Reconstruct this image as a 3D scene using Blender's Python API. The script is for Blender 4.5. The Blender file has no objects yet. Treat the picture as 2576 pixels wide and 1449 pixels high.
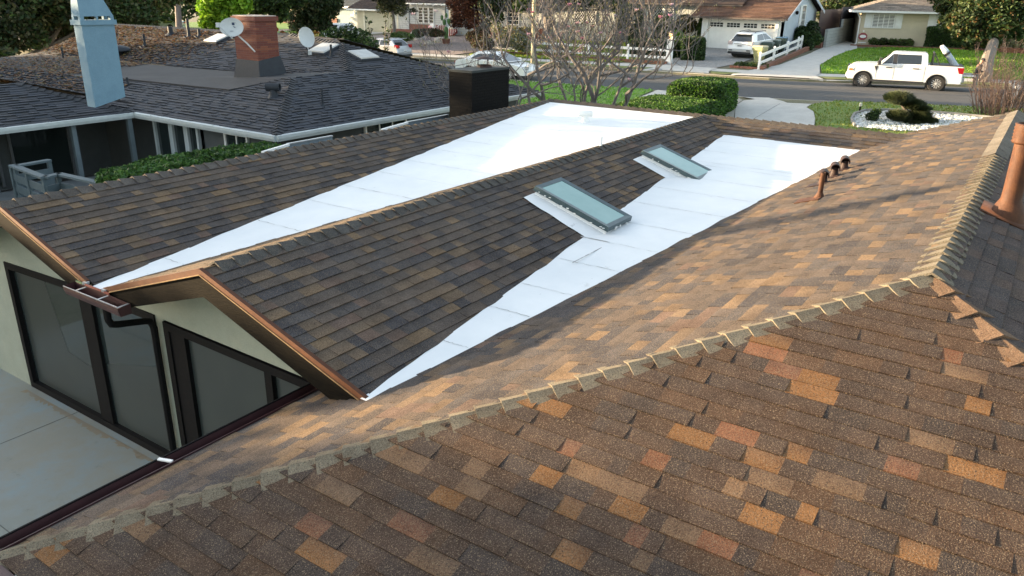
import bpy, bmesh, math, random
from mathutils import Vector, Matrix, noise as mnoise
R = math.radians
sc = bpy.context.scene
COL = sc.collection
Z0 = 5.9                       # camera height above the patio slab

# ------------------------------------------------------------------ camera, sky, sun, exposure
cam_d = bpy.data.cameras.new("Camera"); cam = bpy.data.objects.new("Camera", cam_d); COL.objects.link(cam)
CR = Vector((0.561972, -0.827, 0.016085)); CU = Vector((0.285411, 0.212124, 0.934636)); CF = Vector((0.776356, 0.520648, -0.355243))
FPX = 1958.68
cam_d.sensor_width = 36.0; cam_d.lens = FPX / 2576 * 36.0
cam_d.clip_start = 0.1; cam_d.clip_end = 1500
cam.matrix_world = Matrix(((CR.x, CU.x, -CF.x, 0), (CR.y, CU.y, -CF.y, 0), (CR.z, CU.z, -CF.z, Z0), (0, 0, 0, 1)))
sc.camera = cam
SUN_EL, SUN_AZ = 7.5, 18.0      # elevation; angle of the sun from +Y towards -X
SD = Vector((-math.sin(R(SUN_AZ)) * math.cos(R(SUN_EL)), math.cos(R(SUN_AZ)) * math.cos(R(SUN_EL)), math.sin(R(SUN_EL))))
w = bpy.data.worlds.new("World"); sc.world = w; w.use_nodes = True
nt = w.node_tree; bg = nt.nodes["Background"]
sky = nt.nodes.new("ShaderNodeTexSky"); sky.sky_type = 'NISHITA'; sky.sun_disc = False
sky.sun_elevation = R(SUN_EL); sky.sun_rotation = R(-SUN_AZ)
sky.air_density = 1.0; sky.dust_density = 1.5; sky.ozone_density = 1.0
hs = nt.nodes.new("ShaderNodeHueSaturation"); hs.inputs["Saturation"].default_value = 0.62; hs.inputs["Value"].default_value = 1.0
nt.links.new(sky.outputs[0], hs.inputs["Color"]); nt.links.new(hs.outputs[0], bg.inputs["Color"])
bg.inputs["Strength"].default_value = 0.10
sun_d = bpy.data.lights.new("Sun", 'SUN'); sun_d.energy = 3.4; sun_d.angle = R(0.6); sun_d.color = (1.0, 0.74, 0.45)
sun = bpy.data.objects.new("Sun", sun_d); COL.objects.link(sun)
sun.rotation_euler = SD.to_track_quat('Z', 'Y').to_euler(); sun.location = (-40, 60, 30)
sc.view_settings.view_transform = 'Standard'; sc.view_settings.look = 'None'
sc.view_settings.exposure = 2.9; sc.view_settings.gamma = 1.0
sc.cycles.use_denoising = True
sc.cycles.max_bounces = 6; sc.cycles.transparent_max_bounces = 8

# ------------------------------------------------------------------ helpers
def V(u, v, z): return Vector((u, v, z + Z0))          # z measured from the camera's height
def ray(x, y): return (CF * FPX + CR * (x - 1288) - CU * (y - 724.5))
def G(x, y, z):                                          # photo point (2576 px wide) on the level z
    d = ray(x, y); k = z / d.z; return Vector((d.x * k, d.y * k, z + Z0))
def DP(x, y, depth):                                     # photo point at a depth along the view axis
    d = ray(x, y) * (depth / FPX); return Vector((d.x, d.y, d.z + Z0))
def PLu(x, y, u):                                        # photo point on the plane X = u
    d = ray(x, y); k = u / d.x; return Vector((u, d.y * k, d.z * k + Z0))

MATS = {}
def new_mat(name):
    m = bpy.data.materials.new(name); m.use_nodes = True; MATS[name] = m
    return m, m.node_tree, m.node_tree.nodes["Principled BSDF"]
def N(nt, t, **kw):
    n = nt.nodes.new(t)
    for k, v in kw.items():
        if k in n.inputs.keys(): n.inputs[k].default_value = v
        else: setattr(n, k, v)
    return n
def noise_fac(nt, scale, detail=4, rough=0.6, lo=0.35, hi=0.65, coord='Object', stretch=None):
    tc = N(nt, "ShaderNodeTexCoord"); src = tc.outputs[coord]
    if stretch:
        mp = N(nt, "ShaderNodeMapping"); mp.inputs["Scale"].default_value = stretch
        nt.links.new(src, mp.inputs[0]); src = mp.outputs[0]
    n = N(nt, "ShaderNodeTexNoise", Scale=scale, Detail=detail, Roughness=rough); nt.links.new(src, n.inputs["Vector"])
    r = N(nt, "ShaderNodeMapRange"); r.inputs[1].default_value = lo; r.inputs[2].default_value = hi
    nt.links.new(n.outputs[0], r.inputs[0]); return r.outputs[0]
def mixc(nt, fac, a, b, mode='MIX'):
    m = N(nt, "ShaderNodeMix", data_type='RGBA', blend_type=mode)
    for i, s in ((0, fac), (6, a), (7, b)):
        if hasattr(s, 'is_linked') or hasattr(s, 'links'): nt.links.new(s, m.inputs[i])
        elif i == 0: m.inputs[i].default_value = s
        else: m.inputs[i].default_value = (*s, 1) if len(s) == 3 else s
    return m.outputs[2]
def bump(nt, p, h, strength, dist=0.01):
    b = N(nt, "ShaderNodeBump", Strength=strength, Distance=dist); nt.links.new(h, b.inputs["Height"])
    nt.links.new(b.outputs[0], p.inputs["Normal"])
def mat(name, c1, c2=None, scale=8, rough=0.7, metal=0.0, spec=0.5, bmp=0.0, detail=5, lo=0.35, hi=0.65, stretch=None, fine=None):
    if name in MATS: return MATS[name]
    m, nt, p = new_mat(name)
    p.inputs["Roughness"].default_value = rough; p.inputs["Metallic"].default_value = metal
    p.inputs["Specular IOR Level"].default_value = spec
    if c2 is None: c2 = tuple(min(1, c * 0.82) for c in c1)
    f = noise_fac(nt, scale, detail, 0.65, lo, hi, stretch=stretch)
    c = mixc(nt, f, c1, c2)
    if fine:
        g = noise_fac(nt, fine[0], 3, 0.7, 0.3, 0.7)
        lo_, hi_ = 1 - fine[1], 1 + fine[1]
        r = N(nt, "ShaderNodeMapRange"); r.inputs[3].default_value = lo_; r.inputs[4].default_value = hi_
        nt.links.new(g, r.inputs[0])
        c = mixc(nt, 1.0, c, r.outputs[0], 'MULTIPLY'); f = g
    nt.links.new(c, p.inputs["Base Color"])
    if bmp: bump(nt, p, f, bmp)
    return m
def attr_mat(name, rough=0.85, fine=(160, 0.35), spec=0.25, bmp=0.25, sub=0.0, tint=None, fine2=None, speck=None):
    if name in MATS: return MATS[name]
    m, nt, p = new_mat(name)
    p.inputs["Roughness"].default_value = rough; p.inputs["Specular IOR Level"].default_value = spec
    a = N(nt, "ShaderNodeAttribute", attribute_name="Col")
    c = a.outputs["Color"]
    for fn in (fine, fine2):
        if fn:
            g = noise_fac(nt, fn[0], 2, 0.7, 0.3, 0.7)
            r = N(nt, "ShaderNodeMapRange"); r.inputs[3].default_value = 1 - fn[1]; r.inputs[4].default_value = 1 + fn[1]
            nt.links.new(g, r.inputs[0]); c = mixc(nt, 1.0, c, r.outputs[0], 'MULTIPLY')
            if fn is fine and bmp: bump(nt, p, g, bmp, 0.006)
    if speck:
        g = noise_fac(nt, speck[0], 2, .6, .56, .66); c = mixc(nt, g, c, speck[1]); g2 = noise_fac(nt, speck[0] * .83, 2, .6, .60, .68, stretch=(1.3, .8, 1)); c = mixc(nt, g2, c, speck[2])
        g3 = noise_fac(nt, 5.5, 5, .7, .45, .75); c = mixc(nt, g3, c, (.72, .70, .70), 'MULTIPLY')
    nt.links.new(c, p.inputs["Base Color"])
    if sub:
        tr = N(nt, "ShaderNodeBsdfTranslucent"); nt.links.new(c, tr.inputs[0])
        mx = N(nt, "ShaderNodeMixShader"); mx.inputs[0].default_value = sub
        out = nt.nodes["Material Output"]
        nt.links.new(p.outputs[0], mx.inputs[1]); nt.links.new(tr.outputs[0], mx.inputs[2]); nt.links.new(mx.outputs[0], out.inputs[0])
    return m
def glass_mat(name, col, rough=0.06, spec=0.8):
    if name in MATS: return MATS[name]
    m, nt, p = new_mat(name)
    p.inputs["Base Color"].default_value = (*col, 1); p.inputs["Roughness"].default_value = rough
    p.inputs["Specular IOR Level"].default_value = spec
    f = noise_fac(nt, 1.2, 2, 0.5); bump(nt, p, f, 0.03, 0.02)
    return m

class MB:
    def __init__(s): s.v = []; s.f = []; s.m = []; s.c = []
    def face(s, pts, mi=0, col=None):
        b = len(s.v); s.v += [tuple(p) for p in pts]; s.f.append(tuple(range(b, b + len(pts)))); s.m.append(mi); s.c.append(col)
    def faces(s, verts, faces, mi=0, col=None):
        b = len(s.v); s.v += [tuple(p) for p in verts]
        for f in faces: s.f.append(tuple(b + i for i in f)); s.m.append(mi); s.c.append(col)
    def hexa(s, lo, hi, mi=0, col=None):                  # two rings of points (bottom, top)
        n = len(lo)
        s.faces(list(lo) + list(hi), [tuple(reversed(range(n))), tuple(range(n, 2 * n))] +
                [(i, (i + 1) % n, n + (i + 1) % n, n + i) for i in range(n)], mi, col)
    def box(s, c, d, rz=0, mi=0, col=None, M=None):
        x, y, z = (e / 2 for e in d); c = Vector(c)
        Rm = M if M is not None else Matrix.Rotation(rz, 3, 'Z')
        lo = [c + Rm @ Vector(p) for p in ((-x, -y, -z), (x, -y, -z), (x, y, -z), (-x, y, -z))]
        hi = [c + Rm @ Vector(p) for p in ((-x, -y, z), (x, -y, z), (x, y, z), (-x, y, z))]
        s.hexa(lo, hi, mi, col)
    def bar(s, p0, p1, wd, ht, mi=0, col=None, up=Vector((0, 0, 1))):
        p0, p1 = Vector(p0), Vector(p1); d = (p1 - p0).normalized(); sd = d.cross(up)
        if sd.length < 1e-4: sd = Vector((1, 0, 0))
        sd.normalize(); un = sd.cross(d)
        q = lambda p: [p + sd * a * wd / 2 + un * b * ht / 2 for a, b in ((-1, -1), (1, -1), (1, 1), (-1, 1))]
        s.hexa(q(p0), q(p1), mi, col)
    def tube(s, p0, p1, r0, r1=None, n=10, mi=0, col=None, cap=True):
        p0, p1 = Vector(p0), Vector(p1); r1 = r0 if r1 is None else r1
        d = (p1 - p0).normalized(); a = d.orthogonal().normalized(); b = d.cross(a)
        lo = [p0 + (a * math.cos(t) + b * math.sin(t)) * r0 for t in (2 * math.pi * i / n for i in range(n))]
        hi = [p1 + (a * math.cos(t) + b * math.sin(t)) * r1 for t in (2 * math.pi * i / n for i in range(n))]
        fs = [(i, (i + 1) % n, n + (i + 1) % n, n + i) for i in range(n)]
        if cap: fs += [tuple(reversed(range(n))), tuple(range(n, 2 * n))]
        s.faces(lo + hi, fs, mi, col)
    def path(s, pts, rads, n=8, mi=0, col=None):
        pts = [Vector(p) for p in pts]; rings = []
        a = None
        for i, p in enumerate(pts):
            d = (pts[min(i + 1, len(pts) - 1)] - pts[max(i - 1, 0)]).normalized()
            a = d.orthogonal().normalized() if a is None else (a - d * a.dot(d)).normalized()
            b = d.cross(a); r = rads[i] if isinstance(rads, (list, tuple)) else rads
            rings.append([p + (a * math.cos(t) + b * math.sin(t)) * r for t in (2 * math.pi * k / n for k in range(n))])
        vs = [q for rg in rings for q in rg]; fs = []
        for i in range(len(rings) - 1):
            for k in range(n): fs.append((i * n + k, i * n + (k + 1) % n, (i + 1) * n + (k + 1) % n, (i + 1) * n + k))
        fs += [tuple(reversed(range(n))), tuple(range((len(rings) - 1) * n, len(rings) * n))]
        s.faces(vs, fs, mi, col)
    def lathe(s, prof, c, n=20, mi=0, M=None, col=None):
        c = Vector(c); vs = []; fs = []
        for r, z in prof:
            for k in range(n):
                t = 2 * math.pi * k / n; p = Vector((r * math.cos(t), r * math.sin(t), z)); vs.append(c + (M @ p if M else p))
        for i in range(len(prof) - 1):
            for k in range(n): fs.append((i * n + k, i * n + (k + 1) % n, (i + 1) * n + (k + 1) % n, (i + 1) * n + k))
        s.faces(vs, fs, mi, col)
    def prism(s, prof, p0, p1, mi=0, col=None, up=Vector((0, 0, 1))):   # 2D profile (side, up) swept p0 -> p1
        p0, p1 = Vector(p0), Vector(p1); d = (p1 - p0).normalized(); sd = d.cross(up).normalized(); un = sd.cross(d)
        s.hexa([p0 + sd * a + un * b for a, b in prof], [p1 + sd * a + un * b for a, b in prof], mi, col)
    def build(s, name, mats, parent=None, smooth=False, bevel=0, M=None, origin=None):
        me = bpy.data.meshes.new(name); vs = s.v
        if M is not None: vs = [tuple(M @ Vector(p)) for p in vs]
        if origin is not None: vs = [tuple(Vector(p) - Vector(origin)) for p in vs]
        me.from_pydata(vs, [], s.f); mats = mats if isinstance(mats, (list, tuple)) else [mats]
        for m in mats: me.materials.append(m)
        me.polygons.foreach_set("material_index", s.m)
        if any(c is not None for c in s.c):
            at = me.color_attributes.new("Col", 'FLOAT_COLOR', 'CORNER'); data = []
            for f, c in zip(s.f, s.c):
                c = (0.1, 0.1, 0.1) if c is None else c
                if isinstance(c, list):
                    for q in c: data += [*q, 1.0]
                else: data += [c[0], c[1], c[2], 1.0] * len(f)
            at.data.foreach_set("color", data)
        if smooth: me.polygons.foreach_set("use_smooth", [True] * len(s.f))
        me.update(); o = bpy.data.objects.new(name, me); COL.objects.link(o)
        if origin is not None: o.location = origin
        if parent is not None: o.parent = parent
        if bevel:
            bv = o.modifiers.new("Bevel", 'BEVEL'); bv.width = bevel; bv.segments = 2; bv.limit_method = 'ANGLE'; bv.angle_limit = R(40)
        return o
def tag(o, label=None, cat=None, group=None, kind=None):
    for k, v in (("label", label), ("category", cat), ("group", group), ("kind", kind)):
        if v: o[k] = v
    return o
def thing(name, label, cat, loc=(0, 0, 0), rz=0, group=None):
    o = bpy.data.objects.new(name, None); COL.objects.link(o); o.empty_display_size = 0.2
    o.location = loc; o.rotation_euler = (0, 0, rz); return tag(o, label, cat, group)
def world_thing(name, label, cat, base, group=None):
    """thing whose parts are modelled in world coordinates: returns (empty at the base, inverse translation)"""
    o = thing(name, label, cat, base, 0, group); return o
def copy_tree(o, parent=None):
    c = o.copy(); COL.objects.link(c)
    if parent is not None: c.parent = parent
    for ch in list(o.children): copy_tree(ch, c)
    return c
def part(mb, name, mats, root, **kw):                    # mesh given in world coordinates -> child of root
    Mi = Matrix.Translation(-Vector(root.location))
    return mb.build(name, mats, root, M=Mi, **kw)
def sub(mb, name, mats, parent, root, **kw):             # sub-part of a part() (same local frame)
    return mb.build(name, mats, parent, M=Matrix.Translation(-Vector(root.location)), **kw)

def clip_half(poly, a, b, c):                            # keep a*x+b*y <= c
    out = []
    for i in range(len(poly)):
        p, q = poly[i], poly[(i + 1) % len(poly)]
        dp, dq = a * p[0] + b * p[1] - c, a * q[0] + b * q[1] - c
        if dp <= 0: out.append(p)
        if (dp < 0 < dq) or (dq < 0 < dp):
            t = dp / (dp - dq); out.append((p[0] + (q[0] - p[0]) * t, p[1] + (q[1] - p[1]) * t))
    return out
def clip_rect(poly, x0, x1, y0, y1):
    for h in ((1, 0, x1), (-1, 0, -x0), (0, 1, y1), (0, -1, -y0)):
        if len(poly) < 3: return []
        poly = clip_half(poly, *h)
    return poly if len(poly) >= 3 else []
def area2(p): return abs(sum(p[i][0] * p[(i + 1) % len(p)][1] - p[(i + 1) % len(p)][0] * p[i][1] for i in range(len(p)))) / 2

# ------------------------------------------------------------------ roofing
BROWN = [((.074, .067, .065), 22), ((.056, .053, .056), 15), ((.096, .078, .066), 26), ((.112, .087, .069), 16), ((.150, .106, .070), 11), ((.175, .119, .072), 7), ((.130, .088, .068), 5)]
SLATE = [((.050, .055, .066), 30), ((.044, .050, .062), 30), ((.056, .060, .070), 25), ((.060, .061, .066), 10)]
ORANGE = [((.056, .038, .029), 30), ((.047, .036, .031), 18), ((.064, .042, .030), 24), ((.072, .045, .030), 13), ((.165, .085, .037), 8), ((.15, .072, .042), 3), ((.13, .082, .050), 4)]
def pick(rng, pal):
    t = rng.random() * sum(k for _, k in pal)
    for c, k in pal:
        t -= k
        if t <= 0: break
    j = 1 + rng.uniform(-.1, .1); return tuple(e * j for e in c)
def shingles(name, poly, along, mats, root, seed, pal=BROWN, expo=0.1437, wmin=.11, wmax=.34, thick=.012, lam=.006, deck=True, wob=.006):
    """courses of laminated shingles laid on the planar polygon `poly`, courses running along `along`"""
    rng = random.Random(seed); poly = [Vector(p) for p in poly]
    n = Vector((0, 0, 0))
    for i in range(1, len(poly) - 1): n += (poly[i] - poly[0]).cross(poly[i + 1] - poly[0])
    n.normalize()
    if n.z < 0: n = -n
    e = Vector(along).normalized(); s = n.cross(e)
    if s.z < 0: e = -e; s = n.cross(e)
    O = min(poly, key=lambda p: p.dot(s))
    P2 = [((p - O).dot(e), (p - O).dot(s)) for p in poly]
    x0, x1 = min(p[0] for p in P2), max(p[0] for p in P2); y1 = max(p[1] for p in P2)
    mb = MB()
    T = lambda x, y, h: O + e * x + s * y + n * h
    if deck: mb.face([T(a, b, -.004) for a, b in P2], 0, (.03, .027, .025))
    j = -1
    while (j + 1) * expo < y1:
        j += 1; ya, yb = j * expo, (j + 1) * expo + .012
        ph = rng.random() * 6
        x = x0 - rng.random() * wmax
        while x < x1:
            wd = rng.uniform(wmin, wmax); lm = rng.random() < .5
            dy = wob * (math.sin(x * .9 + ph) * .6 + math.sin(x * 2.3 + ph * 2) * .4) + rng.uniform(-.0015, .0015)
            q = clip_rect(P2, x, x + wd, ya + dy, yb)
            if q and area2(q) > 2e-4:
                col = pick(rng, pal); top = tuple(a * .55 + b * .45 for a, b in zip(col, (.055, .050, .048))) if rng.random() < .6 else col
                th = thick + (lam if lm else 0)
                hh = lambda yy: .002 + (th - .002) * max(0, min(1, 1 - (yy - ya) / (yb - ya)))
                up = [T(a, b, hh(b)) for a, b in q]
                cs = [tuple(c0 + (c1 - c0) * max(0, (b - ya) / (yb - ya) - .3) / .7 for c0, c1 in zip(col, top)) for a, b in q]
                k = len(q); b0 = len(mb.v); sgn = sum(q[i][0] * q[(i + 1) % k][1] - q[(i + 1) % k][0] * q[i][1] for i in range(k))
                if sgn < 0: up.reverse(); cs.reverse(); q = q[::-1]
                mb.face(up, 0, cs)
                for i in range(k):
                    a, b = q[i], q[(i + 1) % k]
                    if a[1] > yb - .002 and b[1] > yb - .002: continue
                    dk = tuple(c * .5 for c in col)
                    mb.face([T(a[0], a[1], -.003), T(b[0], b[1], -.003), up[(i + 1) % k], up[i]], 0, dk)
            x += wd
    return part(mb, name, mats, root)
def caps(name, p0, p1, dl, dr, mats, root, seed, expo=.2, wl=.15, col=(.10, .092, .08), rise=.022, bent=.012, lift=.02):
    """ridge / hip cap shingles from p0 (butt end first) to p1; dl, dr = unit vectors down each slope"""
    rng = random.Random(seed); p0, p1 = Vector(p0), Vector(p1); d = (p1 - p0); L = d.length; d /= L
    dl, dr = Vector(dl), Vector(dr); dl, dr = (dl - d * dl.dot(d)).normalized(), (dr - d * dr.dot(d)).normalized(); up = -(dl + dr).normalized() if (dl + dr).length > 1e-3 else Vector((0, 0, 1))
    if up.z < 0: up = -up
    mb = MB(); k = max(1, round(L / expo)); ex = L / k
    for i in range(k):
        a = p0 + d * (i * ex + rng.uniform(-.006, .006)); b = p0 + d * ((i + 1) * ex + .02)
        j = 1 + rng.uniform(-.13, .10); c = tuple(e * j for e in col); w_ = wl * (1 + rng.uniform(-.04, .04)); sk = rng.uniform(-.006, .006)
        def sect(p, h):
            q = [p + dl * w_ + up * (h * .8 - bent), p + dl * (w_ * .3) + up * (h + .0), p + up * (h + .008), p + dr * (w_ * .3) + up * (h + .0), p + dr * w_ + up * (h * .8 - bent)]
            q[0] = q[0] + d * sk; q[4] = q[4] - d * sk; return q
        A, B = sect(a, lift + rise), sect(b, lift * .6); A2 = [p - up * (.014 + rise * .35) for p in A]
        vs = A + B + A2
        fs = [(t, t + 1, 6 + t, 5 + t) for t in range(4)]
        mb.faces(vs, fs, 0, c)
        mb.faces(vs, [(t + 1, t, 10 + t, 11 + t) for t in range(4)], 0, tuple(e * 1.05 for e in c))
        lo = [p - up * .05 for p in B]
        mb.faces([A[0], B[0], lo[0], A2[0]], [(0, 1, 2, 3)], 0, tuple(e * .8 for e in c)); mb.faces([A[4], A2[4], lo[4], B[4]], [(0, 1, 2, 3)], 0, tuple(e * .8 for e in c))
    return part(mb, name, mats, root)
# ------------------------------------------------------------------ materials
SH = attr_mat("shingle", rough=0.95, fine=(95, .40), spec=0.1, bmp=0.35, fine2=(2.2, .16), speck=(130, (.19, .145, .10), (.028, .025, .024)))
SHF = attr_mat("shingle_slate", rough=0.85, fine=(60, .18), spec=0.3, bmp=0.15, fine2=(1.1, .14))
LEAF = attr_mat("leaf", rough=0.6, fine=None, spec=0.3, bmp=0, sub=0.28)
PLAIN = attr_mat("plain", rough=0.75, fine=None, spec=0.3, bmp=0)
def membrane():
    m, nt, p = new_mat("white_membrane"); p.inputs["Roughness"].default_value = .55; p.inputs["Specular IOR Level"].default_value = .25
    f = noise_fac(nt, .9, 5, .6, .35, .7)
    c = mixc(nt, f, (.78, .79, .78), (.68, .705, .71))
    g = noise_fac(nt, 3.2, 8, .78, .63, .74)
    c = mixc(nt, g, c, (.50, .50, .48))
    h = noise_fac(nt, 6, 7, .78, .685, .71, stretch=(.5, 1.6, 1))
    c = mixc(nt, h, c, (.16, .155, .15))
    nt.links.new(c, p.inputs["Base Color"]); b = noise_fac(nt, 5, 3, .6, .2, .8); bump(nt, p, b, .12, .02); return m
MEM = membrane()
SEAM = mat("seam", (.26, .26, .25), (.70, .71, .71), 3.5, lo=.42, hi=.60)
WHITEP = mat("white_paint", (.80, .80, .77), (.72, .72, .69), 4, .5)
BLACKW = mat("black_fascia", (.006, .0055, .005), (.012, .010, .007), 14, .75, spec=.03, bmp=.25, stretch=(1, 1, 6))
RUSTM = mat("copper_flashing", (.10, .038, .016), (.07, .027, .013), 10, .6, spec=.2)
BRASS = mat("flashing_lip", (.40, .28, .15), (.26, .17, .09), 8, .35, metal=.4)
STUCCO = mat("pale_stucco", (.27, .29, .235), (.24, .26, .21), 3, .9, bmp=.25, fine=(70, .06))
BLKF = mat("black_frame", (.007, .007, .008), (.010, .0095, .0095), 20, .6, spec=.06)
DGLASS = glass_mat("dark_glass", (.022, .03, .03), .05, .9)
SCREEN = mat("reflection_tone", (.034, .042, .040), (.024, .030, .030), 1.2, .3, spec=.5, lo=.25, hi=.75)  # flat tone painted for the reflections on door and window panes
MAROON = mat("maroon_gutter", (.050, .020, .021), (.036, .016, .017), 6, .45, spec=.35)
REDIN = mat("red_primer", (.20, .045, .035), (.15, .04, .03), 9, .55)
GREENG = mat("green_gutter_end", (.055, .13, .06), None, 9, .6)
GREYMET = mat("grey_metal", (.42, .44, .45), (.35, .36, .37), 9, .4, metal=.5)
RUST = mat("rusty_brown_pipe", (.085, .036, .017), (.055, .024, .014), 9, .65, spec=.2, bmp=.15, fine=(60, .15))
RUSTD = mat("dark_brown_vent", (.040, .022, .018), (.026, .016, .015), 14, .6, spec=.2, fine=(50, .15))
SKYG = None
def skyglass():
    m, nt, p = new_mat("skylight_glass"); p.inputs["Roughness"].default_value = .22; p.inputs["Specular IOR Level"].default_value = .6
    f = noise_fac(nt, 2.0, 4, .6, .3, .75); c = mixc(nt, f, (.20, .34, .31), (.26, .40, .365)); nt.links.new(c, p.inputs["Base Color"]); return m
SKYG = skyglass()
SKYF = mat("skylight_frame", (.035, .06, .068), (.055, .085, .09), 12, .35, spec=.5)

# ------------------------------------------------------------------ the house the camera hovers over
zr, zC, mS = -2.6, -2.04, 1 / 3
vA, vB, vC, u0, uF, uC0, uC1 = 10.65, 6.54, .48, 4.29, 17.6, 6.68, 18.25
H = thing("brown_shingle_house", "low house with brown shingle roofs, white membrane valleys and black gable trim, in the foreground", "house", (10, 5, 0))
zA = lambda v: zr + (v - vA) * mS
zB = lambda v: zr - (vB - v) * mS
zP = lambda v: zC - (v - vC) * mS
U_, V_ = (1, 0, 0), (0, 1, 0)
vv1 = (vA + vB) / 2
shingles("roof_slope", [V(u0, vA, zr), V(uF, vA, zr), V(uF, vv1, zA(vv1)), V(u0, vv1, zA(vv1))], U_, SH, H, 11)
shingles("roof_slope", [V(u0, vA, zr), V(uF, vA, zr), V(uF + 2.3, vA + 2.3, zr - .767), V(u0, vA + 2.3, zr - .767)], U_, SH, H, 12)
shingles("roof_slope", [V(u0, vB, zr), V(uF, vB, zr), V(uF, 4.35, zB(4.35)), V(u0, 4.35, zB(4.35))], U_, SH, H, 13)
shingles("roof_slope", [V(u0, vB, zr), V(uF, vB, zr), V(uF, vv1, zA(vv1)), V(u0, vv1, zA(vv1))], U_, SH, H, 14, pal=[((.13, .10, .07), 3), ((.10, .08, .06), 2), ((.16, .115, .075), 2)])
zf = lambda u: zr - (uF - u) * mS
shingles("roof_slope", [V(uF, vB, zr), V(uF, 2.16, zr), V(16.8, 2.96, zf(16.8)), V(16.8, 5.74, zf(16.8))], V_, SH, H, 15)
shingles("roof_slope", [V(uF, vA, zr), V(uF, vB, zr), V(17.3, vB + .3, zf(17.3)), V(17.3, vA - .3, zf(17.3))], V_, SH, H, 16)
shingles("roof_slope", [V(uF, vA, zr), V(uF, 2.16, zr), V(uF + 2.3, 2.16 - 2.3, zr - .767), V(uF + 2.3, vA + 2.3, zr - .767)], V_, SH, H, 17)
vE = 5.24; uE = 1.60
shingles("roof_slope", [V(uE, vE, zP(vE)), V(4.82, vE, zP(vE)), V(4.82, 4.42, zP(4.42)), V(17.2, 4.42, zP(4.42)), V(uC1, 2.6, zP(2.6)), V(uC1, vC, zC), V(uC0, vC, zC)], U_, SH, H, 18)
shingles("roof_slope", [V(uE, vE, zP(vE)), V(uC0, vC, zC), V(uE, vC - (vE - vC), zP(vE))], V_, SH, H, 19, pal=ORANGE, wmin=.10, wmax=.34, thick=.009, lam=.007)
shingles("roof_slope", [V(uC0, vC, zC), V(uC1, vC, zC), V(uC1, vC - (vE - vC), zP(vE)), V(uE, vC - (vE - vC), zP(vE))], U_, SH, H, 20, pal=[((.070, .055, .052), 30), ((.055, .048, .048), 25), ((.085, .06, .05), 20), ((.10, .068, .05), 8)])
# ridge and hip caps
dn_p, dn_m = Vector((0, 1, -mS)), Vector((0, -1, -mS)); dq, df = Vector((-1, 0, -mS)), Vector((1, 0, -mS))
caps("ridge_cap", V(u0 - .03, vA, zr), V(uF, vA, zr), dn_p, dn_m, SH, H, 31, col=(.088, .080, .074))
caps("ridge_cap", V(u0 + .14, vB, zr), V(uF, vB, zr), dn_p, dn_m, SH, H, 32, col=(.074, .072, .068))
caps("ridge_cap", V(uF, vA + .1, zr), V(uF, 2.2, zr), df, dq, SH, H, 33, col=(.10, .085, .07))
caps("ridge_cap", V(uC1, 2.5, zP(2.5)), V(uC1, vC, zC), df, Vector((-1, 0, 0)), SH, H, 34, col=(.105, .088, .07))
caps("ridge_cap", V(uC0 - .06, vC, zC), V(12.9, vC, zC), dn_p, dn_m, SH, H, 35, expo=.215, col=(.145, .130, .100), rise=.022, lift=.012, wl=.17)
caps("ridge_cap", V(uC1, vC, zC + .01), V(12.9, vC, zC + .01), dn_p, dn_m, SH, H, 36, expo=.2, col=(.14, .128, .108), wl=.17)
caps("hip_cap", V(uE - .12, vE + .12, zP(vE) - .04), V(uC0, vC, zC), dn_p, dq, SH, H, 37, expo=.2, col=(.150, .132, .098), rise=.012, lift=.012, bent=.010, wl=.155)
caps("hip_cap", V(uE, 2 * vC - vE, zP(vE)), V(uC0, vC, zC - .015), dn_m, dq, SH, H, 38, expo=.27, col=(.135, .086, .056), rise=.02, wl=.2)
# membranes in the valleys (low crickets falling to the near end)
def membrane_sheet(us, zfun, lf, rf, seams, seed):
    rng = random.Random(seed); mb = MB(); L = []; Rr = []
    for i, u in enumerate(us):
        z = zfun(u) + .016; L.append(V(u, lf(u) + .02 + rng.uniform(-.012, .012), z)); Rr.append(V(u, rf(u) - .02 + rng.uniform(-.012, .012), z))
    for i in range(len(us) - 1):
        for k in range(6):
            q = lambda a, b, t: a + (b - a) * t
            mb.face([q(Rr[i], L[i], k / 6), q(Rr[i + 1], L[i + 1], k / 6), q(Rr[i + 1], L[i + 1], (k + 1) / 6), q(Rr[i], L[i], (k + 1) / 6)][::1])
    o = part(mb, "roof_membrane", MEM, H)
    for u in seams:
        sm = MB()
        z = zfun(u) + .020; a, b = V(u, lf(u), z), V(u, rf(u), z); n = 14; off = [rng.uniform(-.012, .012) for _ in range(n + 1)]
        for k in range(n):
            p, q = a + (b - a) * (k / n) + Vector((off[k], 0, 0)), a + (b - a) * ((k + 1) / n) + Vector((off[k + 1], 0, 0)); wd = rng.uniform(.002, .006)
            sm.face([p - Vector((wd, 0, 0)), q - Vector((wd, 0, 0)), q + Vector((wd, 0, 0)), p + Vector((wd, 0, 0))])
        sub(sm, "membrane_seam", SEAM, o, H)
    return o
z1 = lambda u: -3.262 + .0487 * (u - 4.3); l1 = lambda u: vA + 3 * (z1(u) - zr); r1 = lambda u: vB - 3 * (z1(u) - zr)
us = [4.22] + [4.6 + .4 * i for i in range(32)] + [17.33]
membrane_sheet(us, z1, l1, r1, [5.25, 6.9, 8.0, 8.9, 9.85, 10.75, 11.7, 12.6, 13.5, 14.45, 15.4, 16.4, 17.1], 5)
z2 = lambda u: -3.322 + .0366 * (u - 4.3); l2 = lambda u: vB + 3 * (z2(u) - zr); r2 = lambda u: vC - 3 * (z2(u) - zC)
us = [4.22] + [4.6 + .4 * i for i in range(31)] + [16.83]
M2 = membrane_sheet(us, z2, l2, r2, [5.5, 6.45, 7.2, 8.15, 9.05, 10.0, 11.0, 12.0, 12.95, 13.9, 14.15, 15.1, 16.1], 6)
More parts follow.
